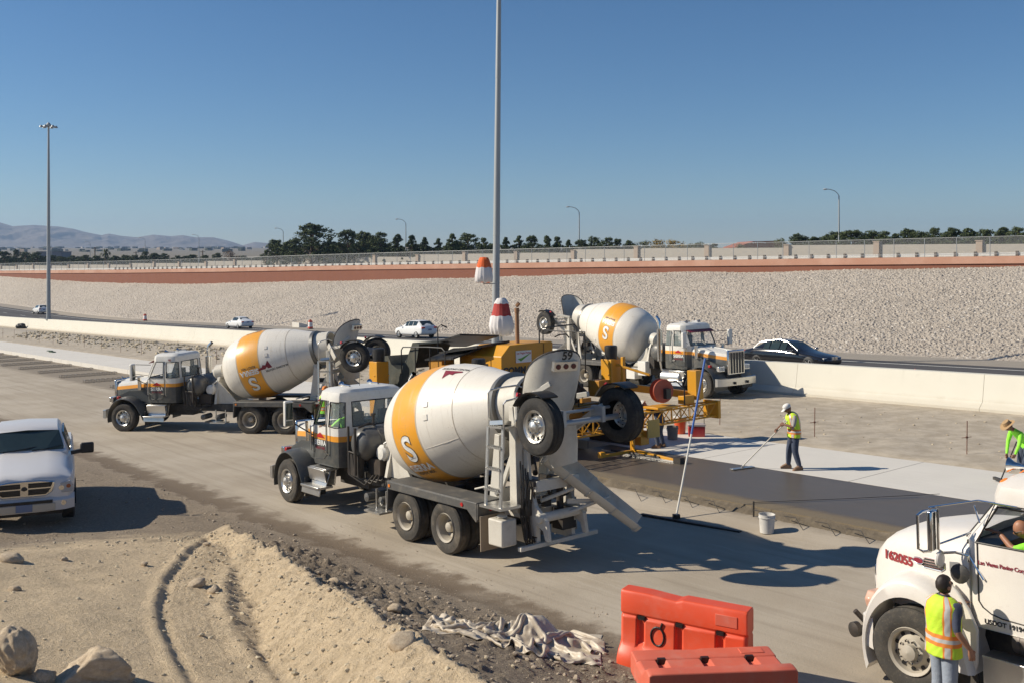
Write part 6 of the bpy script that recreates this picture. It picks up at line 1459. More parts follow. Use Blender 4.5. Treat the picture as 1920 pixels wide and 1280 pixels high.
# scattered gravel and clods: nobody could count them
def gravel(name, pts, mat, sizes):
    base = []
    for q in range(4):
        bm = bmesh.new(); bmesh.ops.create_icosphere(bm, subdivisions=1, radius=1); rs = np.random.default_rng(q + 70)
        vs = np.array([v.co * rs.uniform(.65, 1.15) for v in bm.verts]); fs = np.array([[v.index for v in f.verts] for f in bm.faces]); bm.free(); base.append((vs, fs))
    VV = []; FF = []; off = 0
    for (x, y, z), r in zip(pts, sizes):
        vs, fs = base[int(rng.integers(4))]; a = rng.uniform(0, 6.28); c_, s_ = math.cos(a), math.sin(a)
        q = vs * np.array([r * rng.uniform(.8, 1.5), r * rng.uniform(.8, 1.2), r * rng.uniform(.5, .9)]); w = q.copy(); w[:, 0] = q[:, 0] * c_ - q[:, 1] * s_; w[:, 1] = q[:, 0] * s_ + q[:, 1] * c_
        VV.append(w + np.array([x, y, z])); FF.append(fs + off); off += len(vs)
    me = bpy.data.meshes.new(name); V_ = np.concatenate(VV); F_ = np.concatenate(FF)
    me.from_pydata(V_.tolist(), [], F_.tolist()); me.materials.append(mat); o = bpy.data.objects.new(name, me); COL.objects.link(o); return tag(o, kind='stuff')
k = NT('gravel_stone'); v = k.pos(); gvm = k.fin(k.mix(k.noise(v, 6, 4, .7), (.36, .30, .20), (.62, .53, .38)), .95)
k = NT('gravel_brown'); v = k.pos(); gvb = k.fin(k.mix(k.noise(v, 6, 4, .7), (.24, .19, .14), (.48, .40, .30)), .95)
pts = []; sz = []; pb = []; sb = []
def addp(n, sr, nr, r0, r1, lst, szl, dens=None):
    s = rng.uniform(*sr, n); nn_ = rng.uniform(*nr, n)
    if dens is not None: m = rng.uniform(0, 1, n) < dens(s, nn_); s, nn_ = s[m], nn_[m]
    xx, yy = XY(s, nn_); z = zg(s) + rel(s, nn_); r = r0 + (r1 - r0) * rng.uniform(0, 1, len(s)) ** 5
    for a in zip(xx, yy, z + r * .2): lst.append(a)
    szl += list(r)
cnf = lambda s: np.interp(s, [6, 9, 13, 18, 20], [6.2, 6.7, 7.55, 8.1, 8.3])
addp(16000, (5, 20), (0, 8.5), .006, .04, pts, sz, lambda s, n: .12 + .85 * np.exp(-((ridge_dt(s, n)[0] + .6) / .9) ** 2))
addp(13000, (5, 24), (5.0, 10.4), .007, .055, pb, sb, lambda s, n: (ridge_dt(s, n)[0] > -.1) * (.18 + .8 * np.exp(-((ridge_dt(s, n)[0] - .8) / .5) ** 2) * (s < 19) + .3 * (n > 8) * (s < 15)))
addp(1500, (4, 20), (10.2, 12), .004, .018, pb, sb); addp(2500, (20, 40), (2, 10.5), .008, .04, pb, sb)
addp(5000, (46, 120), (28.5, 34.5), .04, .22, pts, sz, lambda s, n: .15 + .85 * np.exp(-((n - 31) / 1.6) ** 2)); addp(900, (10, 46), (27, 36.5), .012, .05, pts, sz)
gravel('pale_gravel', pts, gvm, sz); gravel('brown_gravel', pb, gvb, sb)
# ---------------------------------------------------------------- road vehicles
def car(name, label, cat, s, n, ang, relz, st, paint, wheels, wins, gl, lights, grp=None, wr=.33, sc=1.0, px_xy=None):
    """st: stations (x, half width, z low, z belt, z roof, roof half width) from front to back"""
    x, y = XY(s, n); p, _ = grade_rot(ang); t = thing(name, label, cat, (x, y, float(zg(s)) + relz), (0, p, ang), grp); t.scale = (sc,) * 3
    rings = []
    for (x_, w, zl, zb, zr, rw2) in st:
        h = [(w * .86, zl), (w * .97, zl + .10), (w, zl + .28), (w * .985, zb - .12), (w * .93, zb), (rw2, zr - .05), (rw2 * .82, zr - .005), (0, zr + .015)]
        rings.append([(x_, a, b) for a, b in h] + [(x_, -a, b) for a, b in h[-2::-1]])
    mb = MB(); mb.loft(rings); nr_ = len(rings[0])
    b = mb.build('body', paint, t, smooth=38); sub = b.modifiers.new('s', 'SUBSURF'); sub.levels = 1; sub.render_levels = 1
    mb = MB()
    def off(p_, o): v = Vector(p_); nrm = Vector((0, v.y, .25)).normalized(); return v + nrm * o
    for (i0, i1, sd) in wins:
        for s2 in ((1, -1) if sd == 'side' else (0,)):
            if s2:
                a4_, a5, b4, b5 = rings[i0][4], rings[i0][5], rings[i1][4], rings[i1][5]
                q = [Vector(p_) for p_ in (a4_, a5, b5, b4)]
                c = sum(q, Vector()) / 4; q = [c + (v - c) * .86 for v in q]
                q = [Vector((v.x, s2 * (abs(v.y) + .012), v.z + .01)) for v in q]
                q2 = [Vector((v.x, v.y - s2 * .03, v.z)) for v in q]; mb.loft([q2, q])
            else:
                a5, a9, b5, b9 = Vector(rings[i0][5]), Vector(rings[i0][9]), Vector(rings[i1][5]), Vector(rings[i1][9])
                q = [a5, a9, b9, b5]; c = sum(q, Vector()) / 4; q = [c + (v - c) * .9 for v in q]; nn2 = (q[1] - q[0]).cross(q[2] - q[0]).normalized(); nn2 = nn2 if nn2.z > 0 else -nn2
                mb.loft([[v - nn2 * .02 for v in q], [v + nn2 * .045 for v in q]])
    mb.build_each('window', gl, b)
    for x_ in wheels:
        for s2 in (1, -1):
            w = MB(); yy = s2 * (st[3][1] - .11)
            w.lathe([(-.11, wr * .62), (-.11, wr * .9), (-.08, wr), (.08, wr), (.105, wr * .9), (.115, wr * .62)], (x_, yy, wr), (0, s2, 0), 26); wo_ = w.build('wheel', rubclean, t, smooth=35)
            w = MB(); w.lathe([(.10, wr * .64), (.10, wr * .56), (.06, wr * .45), (.06, wr * .2), (.10, wr * .12), (.105, .001)], (x_, yy, wr), (0, s2, 0), 22)
            for a in range(0, 360, 72): w.bar((x_ + wr * .1 * math.cos(R(a)), yy + s2 * .09, wr + wr * .1 * math.sin(R(a))), (x_ + wr * .58 * math.cos(R(a)), yy + s2 * .09, wr + wr * .58 * math.sin(R(a))), .045, .03, up=(0, 1, 0))
            w.build('rim', alu, wo_)
            w = MB(); w.lathe([(0, wr * 1.12), (.02, wr * 1.16), (.02, .001)], (x_, s2 * (abs(yy) + .045), wr * 1.0), (0, s2, 0), 26, arc=(-math.pi * .5, math.pi * .5)); w.build('wheel_arch', black, b) 
    for nm, m_, bx in lights:
        for s2 in (1, -1):
            (x_, y_, z_), d_ = bx; mb = MB(); mb.box((x_, s2 * y_, z_), d_); mb.build(nm, m_, b, bevel=.02)
    for s2 in (1, -1): mb = MB(); mb.box((st[4][0] - .15, s2 * (st[4][1] + .08), st[4][3] + .06), (.12, .18, .12)); mb.build('mirror', paint, b, bevel=.03)
    return t
cwhite = pm('car_white', (.80, .80, .78), .18, dirt=.05); cblack = pm('car_black', (.012, .012, .014), .08, dirt=.05, spec=.8); csil = pm('car_silver', (.45, .46, .47), .25, metal=.6, dirt=.08)
plate = pm('plate_blue', (.15, .20, .32), .4)
sedan = [(2.45, .55, .35, .55, .58, .5), (2.38, .78, .25, .62, .66, .6), (2.1, .88, .2, .72, .76, .66), (1.5, .91, .2, .82, .87, .66), (.95, .92, .2, .90, .97, .66), (.25, .92, .2, .93, 1.38, .60), (-.15, .92, .2, .94, 1.45, .58), (-.75, .92, .2, .95, 1.44, .58), (-1.15, .92, .2, .96, 1.36, .58), (-1.75, .91, .2, .98, 1.05, .66), (-2.2, .88, .25, .96, 1.0, .66), (-2.4, .80, .3, .85, .9, .6), (-2.45, .6, .4, .7, .75, .5)]
sw = [(4, 5, 'top'), (5, 6, 'side'), (7, 8, 'side'), (8, 9, 'top')]
sw = [(4, 5, 'top'), (5, 6, 'side'), (6, 7, 'side'), (7, 8, 'side'), (8, 9, 'top')]
suv = [(2.3, .6, .38, .62, .66, .5), (2.2, .82, .28, .78, .82, .62), (1.9, .90, .25, .90, .95, .68), (1.4, .92, .25, .98, 1.03, .70), (1.0, .93, .25, 1.03, 1.1, .70), (.4, .93, .25, 1.05, 1.52, .66), (-.1, .93, .25, 1.07, 1.62, .64), (-.8, .93, .25, 1.10, 1.64, .64), (-1.45, .93, .25, 1.14, 1.60, .62), (-2.05, .90, .3, 1.12, 1.18, .72), (-2.2, .88, .35, 1.05, 1.1, .72), (-2.28, .80, .42, .8, .85, .68), (-2.3, .7, .45, .6, .65, .6)]
suvw = [(4, 5, 'top'), (5, 6, 'side'), (6, 7, 'side'), (7, 8, 'side'), (8, 9, 'top')]
rl_ = [('tail_light', red_l, ((-2.24, .68, .98), (.14, .34, .14)))]; rls = [('tail_light', red_l, ((-2.36, .66, .84), (.14, .28, .14))), ('headlight', refl, ((2.34, .62, .60), (.12, .3, .12)))]
def spot(px_, py_, n, relz=.285):
    u = (px_ - 960) / 1900; nd = u * NX + NY; Y = n / nd; return (u * DX + DY) * Y
zst = lambda px_, n: spot(px_, 0, n)
ch = car('white_hatchback', 'white sport utility car driving away on the freeway above the near truck', 'car', zst(779, 53), 53, A_D, .285, suv, cwhite, (1.42, -1.38), suvw, glassm, rl_, 'cars on the freeway', .35)
cs_ = car('white_sedan', 'white sedan driving away on the freeway behind the left mixer', 'car', zst(449, 53), 53, A_D, .285, sedan, cwhite, (1.5, -1.42), sw, glassm, rls, 'cars on the freeway', .32, .96)
c3 = car('distant_suv', 'small distant white car beside the foot of the left mast', 'car', zst(76, 53), 53, A_D, .285, suv, cwhite, (1.42, -1.38), suvw, glassm, rl_, 'cars on the freeway', .36, 1.0)
cb = car('black_sedan', 'shiny black sedan driving right on the freeway behind the barrier', 'car', zst(1485, 47.5), 47.5, A_D + math.pi, .285, [(a * 1.03, b * 1.03, c, d * 1.02, e, f) for a, b, c, d, e, f in sedan], cblack, (1.58, -1.5), sw, glassm, rls + [], 'cars on the freeway', .36, 1.06)
for t_ in (ch, cs_, c3):
    mb = MB(); mb.box((-2.33 if t_ is not cs_ else -2.44, 0, .80), (.03, .34, .15)); mb.build('number_plate', plate, t_)
mb = MB()
for s2 in (1, -1):
    pth = [(-1.72, s2 * .90, 1.02), (-1.45, s2 * .76, 1.30), (-1.0, s2 * .69, 1.42), (-.2, s2 * .68, 1.48), (.3, s2 * .70, 1.38), (.98, s2 * .90, 1.0)]
    mb.tube(pth, .013, 6); mb.tube([(-1.72, s2 * .905, 1.0), (.98, s2 * .905, .96)], .009, 6)
mb.build_each('window_trim', chrome, cb)
mb = MB()
for s2 in (.14, -.14): mb.box((2.50, s2, .62), (.04, .22, .14))
mb.build_each('grille', chrome, cb)
# ---- silver pickup, nose towards us ----
def pickup():
    a = R(-66); X0, Y0 = -10.73, 22.36
    s_, n_ = SN(X0, Y0); t = thing('pickup_truck', 'silver pickup truck at the left edge facing the camera with a crosshair grille', 'pickup truck', (X0, Y0, HZ(X0, Y0) + .0), (0, 0, a))
    st = [(.98, .70, .62, 1.06, 1.15), (.93, .86, .60, 1.09, 1.20), (.75, .95, .60, 1.12, 1.25), (.2, .99, .60, 1.17, 1.33), (-.6, 1.0, .60, 1.22, 1.40), (-1.05, 1.0, .58, 1.25, 1.43), (-1.3, 1.0, .58, 1.26, 1.38), (-3.3, 1.0, .58, 1.26, 1.32), (-4.9, 1.0, .58, 1.18, 1.2), (-4.95, .95, .62, 1.1, 1.15)]
    mb = MB(); rings = []
    for x, w, zl, zs, zc in st:
        h = [(w * .93, zl), (w, zl + .12), (w, zs - .12), (w * .95, zs), (w * .70, zc - .035), (w * .42, zc + .01), (0, zc - .01)]
        rings.append([(x, p, q) for p, q in h] + [(x, -p, q) for p, q in h[-2::-1]])
    mb.loft(rings); b = mb.build('body', psil, t, smooth=40)
    cs2 = [(-.92, .86, 1.26, 1.40, .82), (-1.55, .90, 1.20, 1.82, .70), (-1.75, .92, 1.20, 1.90, .68), (-2.6, .92, 1.2, 1.93, .68), (-3.15, .92, 1.2, 1.88, .68), (-3.4, .90, 1.2, 1.3, .80)]
    mb = MB(); rings = []
    for x, w, zl, zr, rw2 in cs2:
        h = [(w, zl - .05), (w, zl + .02), (rw2 + .02, zr - .09 if zr > 1.5 else zr - .01), (rw2 * .93, zr - .02), (0, zr + .015)]
        rings.append([(x, p, q) for p, q in h] + [(x, -p, q) for p, q in h[-2::-1]])
    mb.loft(rings); cb_ = mb.build('cab', psil, t, smooth=40)
    mb = MB(); q = [Vector(p) for p in ((-1.02, .79, 1.41), (-.98, .4, 1.45), (-.98, -.4, 1.45), (-1.02, -.79, 1.41), (-1.54, -.665, 1.80), (-1.52, 0, 1.84), (-1.54, .665, 1.80))]
    nn2 = Vector((.7, 0, .7)); mb.loft([[v - nn2 * .02 for v in q], [v + nn2 * .03 for v in q]]); ws = mb.build('windscreen', glassm, cb_)
    mb = MB(); mb.tube([(-.90, .1, 1.45), (-.97, .5, 1.48), (-1.06, .72, 1.52)], .010, 5); mb.tube([(-.90, -.5, 1.45), (-.96, -.1, 1.49), (-1.04, .2, 1.52)], .010, 5); mb.build_each('wiper', black, ws)
    for sd in (1, -1):
        for x0, x1 in ((-1.65, -2.3), (-2.4, -3.0)):
            mb = MB(); mb.loft([[(x0, sd * (.885 + o), 1.28), (x1, sd * (.90 + o), 1.28), (x1, sd * (.74 + o), 1.76), (x0 - .05, sd * (.74 + o), 1.74)] for o in (0, .035)]); mb.build('side_window', glassm, cb_)
    # grille
    mb = MB(); mb.loft([[(x, y, z) for y, z in ((-.60, 1.03), (-.55, .80), (-.42, .71), (.42, .71), (.55, .80), (.60, 1.03), (.3, 1.07), (0, 1.08), (-.3, 1.07))] for x in (.93, 1.03)]); g = mb.build('grille', chrome, t, bevel=.02); g.location.z = .06
    mb = MB()
    for sy in (1, -1):
        for z0, z1 in ((.76, .885), (.915, 1.02)):
            mb.loft([[(x, sy * y, z) for y, z in ((.075, z0), (.42 if z0 < .8 else .52, z0), (.52 if z0 < .8 else .55, z1), (.075, z1))] for x in (1.0, 1.036)])
    mb.build_each('grille_opening', black, g)
    mb = MB()
    for sy in (1, -1):
        for z in (.80, .83, .86, .95, .98): mb.box((1.04, sy * .28, z), (.012, .40, .008))
    mb.build('grille_bars', pm('grille_bar', (.10, .085, .07), .4, metal=.5), g)
    mb = MB(); mb.lathe([(0, .05), (.02, .045), (.03, .001)], (1.035, 0, .905), (1, 0, 0), 14); mb.tube([(1.06, -.04, .92), (1.06, -.055, .89), (1.06, -.035, .875)], .008, 5); mb.tube([(1.06, .04, .92), (1.06, .055, .89), (1.06, .035, .875)], .008, 5); mb.build('emblem', mech, g)
    for sd in (1, -1):
        mb = MB(); mb.loft([[(x, sd * y, z) for y, z in ((.635, 1.02), (.66, .80), (.93, .82), (.955, .93), (.90, 1.07))] for x in (.80, .975)]); h = mb.build('headlight', pm('lamp_lens', (.42, .43, .44), .12, dirt=.05), b, bevel=.015)
        mb = MB(); mb.cyl((.97, sd * .72, .92), (.985, sd * .72, .92), .055, n=16); mb.build('reflector', chrome, h)
        mb = MB(); mb.cyl((.955, sd * .86, .95), (.982, sd * .86, .95), .045, n=16); mb.build('indicator', pm('dark_amber', (.35, .10, .04), .2), h)
        mb = MB(); mb.box((-1.02, sd * 1.27, 1.42), (.10, .30, .26)); mi = mb.build('mirror', black, t, bevel=.04)
        mb = MB(); mb.bar((-1.02, sd * .92, 1.32), (-1.02, sd * 1.16, 1.36), .09, .09); mb.build('mirror_arm', black, mi)
        for x in (0, -3.75):
            w = MB(); w.lathe([(-.13, .24), (-.13, .36), (-.10, .40), (.10, .40), (.13, .36), (.13, .24)], (x, sd * .86, .40), (0, sd, 0), 30); wo_ = w.build('wheel', rubber, t, smooth=35)
            w = MB(); w.lathe([(.12, .245), (.10, .21), (.05, .17), (.06, .08), (.10, .001)], (x, sd * .86, .40), (0, sd, 0), 24); w.build('rim', alu, wo_, smooth=40)
            w = MB(); w.lathe([(0, .47), (.03, .49), (.03, .001)], (x, sd * .985, .42), (0, sd, 0), 30, arc=(-math.pi * .5, math.pi * .5)); w.build('wheel_arch', black, b)
    mb = MB(); mb.loft([[(x, y, z) for x, z in ((a - .1, .42), (a + .10, .44), (a + .12, .66), (a, .74), (a - .1, .74))] for y, a in ((-.98, .78), (-.80, .92), (-.4, .99), (.4, .99), (.80, .92), (.98, .78))]); bu = mb.build('front_bumper', psil, t, smooth=40)
    mb = MB(); mb.box((1.07, 0, .66), (.10, 1.1, .06)); mb.build('bumper_slot', black, bu)
    mb = MB(); mb.box((1.105, 0, .54), (.04, 1.2, .16)); mb.build('bumper_insert', pm('beige_plastic', (.50, .45, .36), .5), bu, bevel=.01)
    mb = MB(); mb.box((1.13, .0, .55), (.012, .32, .16)); mb.build('number_plate', plate, bu)
    for sd in (1, -1): mb = MB(); mb.cyl((.98, sd * .78, .60), (1.06, sd * .76, .60), .055, n=16); mb.build('fog_lamp', chrome, bu)
    mb = MB(); mb.box((-2, 0, .5), (5.2, 1.3, .25)); mb.cyl((0, -.8, .4), (0, .8, .4), .06); mb.box((.75, 0, .40), (.3, 1.5, .14)); mb.build('underbody', black, t)
    t.scale = (1, 1, .95); return t
psil = pm('pickup_silver', (.66, .65, .64), .30, metal=.05, dirt=.10, dcol=(.42, .34, .25), scale=1.2); pickup()
# construction drums
def drum(label, px_, n):
    s = zst(px_, n); x, y = XY(s, n); t = thing('traffic_drum', label, 'traffic drum', (x, y, float(zg(s)) + .285), 0, 'orange and white traffic drums')
    mb = MB(); mb.lathe([(0, .001), (0, .36), (.06, .34), (.06, .29), (.28, .28), (.30, .27), (.52, .265), (.54, .255), (.76, .25), (.78, .24), (.98, .22), (1.0, .001)], (0, 0, 0), (0, 0, 1), 20, mis=[2, 2, 2, 0, 1, 1, 0, 1, 1, 0, 0]); mb.build('barrel', [pm('drum_orange_red', (.62, .07, .03), .5), pm('drum_band', (.75, .72, .68), .5), black], t, smooth=35)
    mb = MB(); mb.box((0, 0, 1.04), (.2, .03, .08)); mb.build('handle', pm('drum_orange_red', (0, 0, 0)), t)
drum('traffic drum just behind the barrier, left of the other two', 254, 40.6); drum('traffic drum at the foot of the slope near the left mast', 272, 56.5); drum('traffic drum on the far shoulder right of the white sedan', 582, 56.5)
x, y = XY(zst(1716, 42), 42); t = thing('traffic_cone', 'small orange cone tip showing over the barrier at right', 'cone', (x, y, float(zg(zst(1716, 42))) + .285)); mb = MB(); mb.lathe([(0, .001), (0, .16), (.55, .14), (.56, .10), (.9, .035), (.9, .001)], (0, 0, 0), (0, 0, 1), 16); mb.build('cone', pm('drum_orange_red', (0, 0, 0)), t)
s = zst(566, 58.6); x, y = XY(s, 58.9); cp = MB(); cp.prism([(-1.6, -1), (1.6, -1), (1.1, 1), (-.6, 1)], lambda a, b: (a, b, .05 + .25 * (b + 1)), lambda a, b: (a, b, -.4)); o = cp.build('concrete_apron', curedm, None, loc=(x, y, float(zg(s)) + .3), rot=(0, 0, A_D)); tag(o, 'pale concrete apron at the toe of the rubble slope near the right hand drum', 'drain apron')
s = zst(37, 36.2); x, y = XY(s, 36.4); rock('black_bag', 'small dark lump lying in the dirt against the barrier at left', x, y, float(zg(s)) + .55, .7, .4, .35, 90); bpy.data.objects['black_bag'].data.materials[0] = black; bpy.data.objects['black_bag']['category'] = 'bag'
s = zst(98, 24.4); x, y = XY(s, 24.4); mb = MB(); mb.box((0, 0, .04), (1.0, .3, .08)); mb.box((.3, .1, .1), (.5, .25, .06), (0, 0, .4)); o = mb.build('folded_cloth', pm('dark_green_cloth', (.05, .09, .06), .9), None, bevel=.02, loc=(x, y, float(zg(s)) + .285), rot=(0, 0, A_D)); tag(o, 'dark green cloth left on the pale concrete lane at left', 'cloth')
# ---------------------------------------------------------------- masts, lamps, walls, trees
galv = pm('mast_steel', (.36, .38, .385), .5, metal=.25, dirt=.12, scale=1.2)
def mast(label, px_, ztop, r0, lean=(0, 0)):
    u = (px_ - 960) / 1900; Y = 37.5 / (u * NX + NY); X = u * Y; s = SN(X, Y)[0]; z = float(zg(s)) + .28 + 1.30; t = thing('light_mast', label, 'light mast', (X, Y, z)); h = ztop - z
    f = lambda a: (lean[0] * a * h, lean[1] * a * h, a * h)
    mb = MB(); mb.tube([f(0), f(.25)], [r0, r0 * .86], 14); mb.tube([f(.245), f(.6)], [r0 * .89, r0 * .68], 14); mb.tube([f(.595), f(1)], [r0 * .71, r0 * .42], 14); mb.build('pole', galv, t, smooth=40)
    mb = MB(); mb.cyl((0, 0, 0), (0, 0, .05), r0 * 1.7, n=16)
    for a in range(0, 360, 60): mb.cyl((r0 * 1.4 * math.cos(R(a)), r0 * 1.4 * math.sin(R(a)), .05), (r0 * 1.4 * math.cos(R(a)), r0 * 1.4 * math.sin(R(a)), .14), .03, n=6)
    mb.build('base_plate', galv, t)
    T_ = Vector(f(1)); mb = MB(); mb.lathe([(-.1, .3), (.1, .3), (.35, .1), (.38, .001)], T_, (0, 0, 1), 16); mb.tube([T_ + Vector((.75 * math.cos(R(a)), .75 * math.sin(R(a)), -.15)) for a in range(0, 360, 20)], .04, 6, closed=True)
    for a in range(0, 360, 60): mb.bar(T_, T_ + Vector((.75 * math.cos(R(a)), .75 * math.sin(R(a)), -.15)), .05)
    hr = mb.build('lamp_ring', galv, t)
    for a in range(30, 390, 60): mb = MB(); mb.lathe([(0, .24), (.16, .20), (.28, .06)], T_ + Vector((.85 * math.cos(R(a)), .85 * math.sin(R(a)), -.28)), (0, 0, 1), 14, cap0=True); mb.build('lamp_head', galv, hr, smooth=40)
    return t
m1 = mast('tall grey steel light mast at the left standing on the barrier', 91, 21.9, .27)
m2 = mast('very tall steel light mast rising out of the picture behind the yellow paver', 929, 26.5, .235, (.0098, 0))
# cloth bags tied over fixtures by the middle mast
def bag(label, X, Y, z0, prof, mats, mis, seed, fold=.04):
    t = thing('cloth_bag', label, 'cloth bag', (X, Y, z0), 0, 'cloth bags tied over fixtures on the mast'); nr_ = 48; rs = random.Random(seed); mb = MB(); rings = []
    ph = [rs.uniform(0, 6) for _ in range(4)]
    for z, r, k_ in prof:
        rings.append([((r * (1 + k_ * fold * (math.sin(13 * a + ph[0] + 1.5 * math.sin(3 * a)) + .7 * math.sin(23 * a + ph[1] + z * 2) + .8 * math.sin(4 * a + ph[2] + z)))) * math.cos(a), (r * (1 + k_ * fold * math.sin(13 * a + ph[0] + 1.5 * math.sin(3 * a)))) * math.sin(a), z + .03 * k_ * math.sin(7 * a + ph[3])) for a in [2 * math.pi * j / nr_ for j in range(nr_)]])
    mb.loft(rings); 
    for f_ in range(len(mb.f)): mb.m[f_] = mis[min(f_ // nr_, len(mis) - 1)]
    mb.build('cloth', mats, t, smooth=60); return t
wc = pm('bag_white', (.66, .63, .62), .85, dirt=.2); rc = pm('bag_red', (.38, .03, .025), .8); oc = pm('bag_orange', (.72, .12, .02), .8)
b1 = bag('smaller bag with orange top and white skirt, high on the left of the mast', -1.60, 57.6, 3.9, [(0, .42, 1), (.05, .50, 1.3), (.35, .52, 1.2), (.7, .46, 1), (.85, .43, .8), (1.2, .33, .5), (1.40, .24, .3), (1.43, .05, 0)], [wc, oc], [0, 0, 0, 0, 1, 1, 1], 1)
mb = MB(); mb.bar((0, 0, -.08), (.72, .1, -.08), .06); mb.bar((0, 0, -.12), (0, 0, .35), .06); mb.build('bracket', galv, b1)
b2 = bag('larger bag with red band round its middle hanging at the foot of the mast', -.60, 57.4, .9, [(0, .30, 1.6), (.10, .56, 1.5), (.5, .67, 1.2), (1.0, .60, .9), (1.12, .54, .7), (1.55, .45, .6), (1.80, .40, .5), (1.84, .40, .5), (2.08, .25, .4), (2.12, .04, 0)], [wc, rc], [0, 0, 0, 0, 1, 1, 0, 0, 0], 2)
mb = MB(); mb.bar((0, 0, .2), (0, 0, -1.2), .12); mb.build('support_post', galv, b2)
# road lamps along the upper road
def lamp(label, px_, Y, zt, zb):
    X = (px_ - 960) / 1900 * Y; t = thing('street_lamp', label, 'street lamp', (X, Y, zb), R(0), 'street lamps along the upper road'); h = zt - zb
    mb = MB(); mb.tube([(0, 0, 0), (0, 0, h - .9)], [.13, .08], 10); mb.build('pole', galv, t, smooth=40)
    mb = MB(); mb.tube([(0, 0, h - 1.0), (-.15, 0, h - .65), (-.6, 0, h - .25), (-1.2, 0, h - .05), (-1.7, 0, h)], .05, 8); mb.build('arm', galv, t, smooth=60)
    mb = MB(); mb.lathe([(0, .03), (.1, .10), (.45, .11), (.6, .05)], (-1.6, 0, h + .0), (-1, 0, -.05), 12, cap1=True); mb.build('lamp_head', pm('lamp_grey', (.5, .5, .5), .4), t, smooth=40)
for q, (px_, Y, yt, yb) in enumerate(((1573, 142, 355, 476), (1086, 171, 388, 488), (761, 214, 411, 492), (531, 263, 428, 494), (373, 311, 440, 496), (272, 362, 446, 497), (169, 415, 453, 498), (97, 470, 459, 499), (36, 520, 463, 500))):
    lamp(['tallest looking street lamp, on the right above the freeway', 'street lamp between the mast and the right hand lamp', 'street lamp left of the mast above the pine row', 'street lamp in front of the biggest pine', 'faint street lamp at the right end of the mountains', 'faint street lamp in the middle of the mountains', 'faint street lamp right of the left mast', 'faint street lamp just behind the left mast', 'street lamp at the far left among dark trees'][q], px_, Y, 5.4 + (480 - yt) / 1900 * Y, 5.4 + (480 - yb) / 1900 * Y - .5)
# chain link fence on the wall
def wline(x_px, off=0.0):
    u = (x_px - 960) / 1900; Y = (100 + off) / (.731 + .682 * u); return u * Y, Y
fo = thing('chain_link_fence', 'tall chain link fence running along the top of the retaining wall', 'fence', (*wline(1280, .5), 4.3)); fO = Vector(fo.location)
k = NT('chain_link'); p = k.pos(); a_ = k.math('MULTIPLY', k.dot(p, (-.731, .682, 0)), 1 / .09); b_ = k.math('MULTIPLY', k.dot(p, (0, 0, 1)), 1 / .09)
w1 = k.math('LESS_THAN', k.math('FRACT', k.math('ADD', k.math('ADD', a_, b_), 4000)), .13); w2 = k.math('LESS_THAN', k.math('FRACT', k.math('ADD', k.math('SUBTRACT', a_, b_), 4000)), .13)
k.set(k.b.inputs['Alpha'], k.math('MAXIMUM', w1, w2)); linkm = k.fin((.30, .31, .31), .5, .3)
def wz(X, Y): s = SN(X, Y)[0]; return float(wtop(s))
tdir = Vector((-.731, .682, 0)); Pn = Vector((*wline(1990, .4), 0)); post = []
pts = [Pn + tdir * 3.05 * q for q in range(110)]
mbr = MB()
for q in range(0, len(pts) - 1):
    a, b = pts[q], pts[q + 1]; za, zb_ = wz(a.x, a.y), wz(b.x, b.y)
    if q < 96: mb = MB(); mb.cyl((a.x - fO.x, a.y - fO.y, za - .35 - fO.z), (a.x - fO.x, a.y - fO.y, za + 1.87 - fO.z), .035, n=6); mb.build('post', galv, fo)
    else: mbr.cyl((a.x - fO.x, a.y - fO.y, za - .35 - fO.z), (a.x - fO.x, a.y - fO.y, za + 1.87 - fO.z), .035, n=6)
tag(mbr.build('far_posts', galv, fo), kind='stuff')
for h_, nm in ((1.85, 'top_rail'), (.25, 'bottom_rail')):
    mb = MB(); mb.tube([(p_.x - fO.x, p_.y - fO.y, wz(p_.x, p_.y) + h_ - fO.z) for p_ in pts[::6]], .024, 6); mb.build(nm, galv, fo)
mb = MB(); mb.loft([[(p_.x - fO.x, p_.y - fO.y, wz(p_.x, p_.y) + .05 - fO.z), (p_.x - fO.x, p_.y - fO.y, wz(p_.x, p_.y) + 1.83 - fO.z)] for p_ in pts[::2]], closed=False, cap=False); mb.build('wire_mesh', linkm, fo)
# guard rail
gr = thing('guard_rail', 'white guard rail on dark posts behind the chain link fence', 'guard rail', (*wline(1280, 3), 4.6)); gO = Vector(gr.location)
Pg = Vector((*wline(1990, 3.2), 0)); gpts = [Pg + tdir * 1.905 * q for q in range(101)]
for q, p_ in enumerate(gpts[:-1]):
    z = wz(p_.x, p_.y); mb = MB(); mb.box((p_.x - gO.x, p_.y - gO.y, z + .05 - gO.z), (.3, .22, .9), (0, 0, R(47))); mb.build('post', pm('timber_post', (.10, .075, .06), .9), gr) 
mb = MB(); mb.loft([[(p_.x - gO.x + .15 * o_, p_.y - gO.y - .15 * o_, wz(p_.x, p_.y) + h_ - gO.z) for o_, h_ in ((-1, .06), (0, .06), (.3, .14), (-.2, .21), (.3, .28), (0, .36), (-1, .36))] for p_ in [Pg + tdir * 8 * q for q in range(40)]]); mb.build('rail', pm('rail_white', (.72, .70, .66), .5), gr)
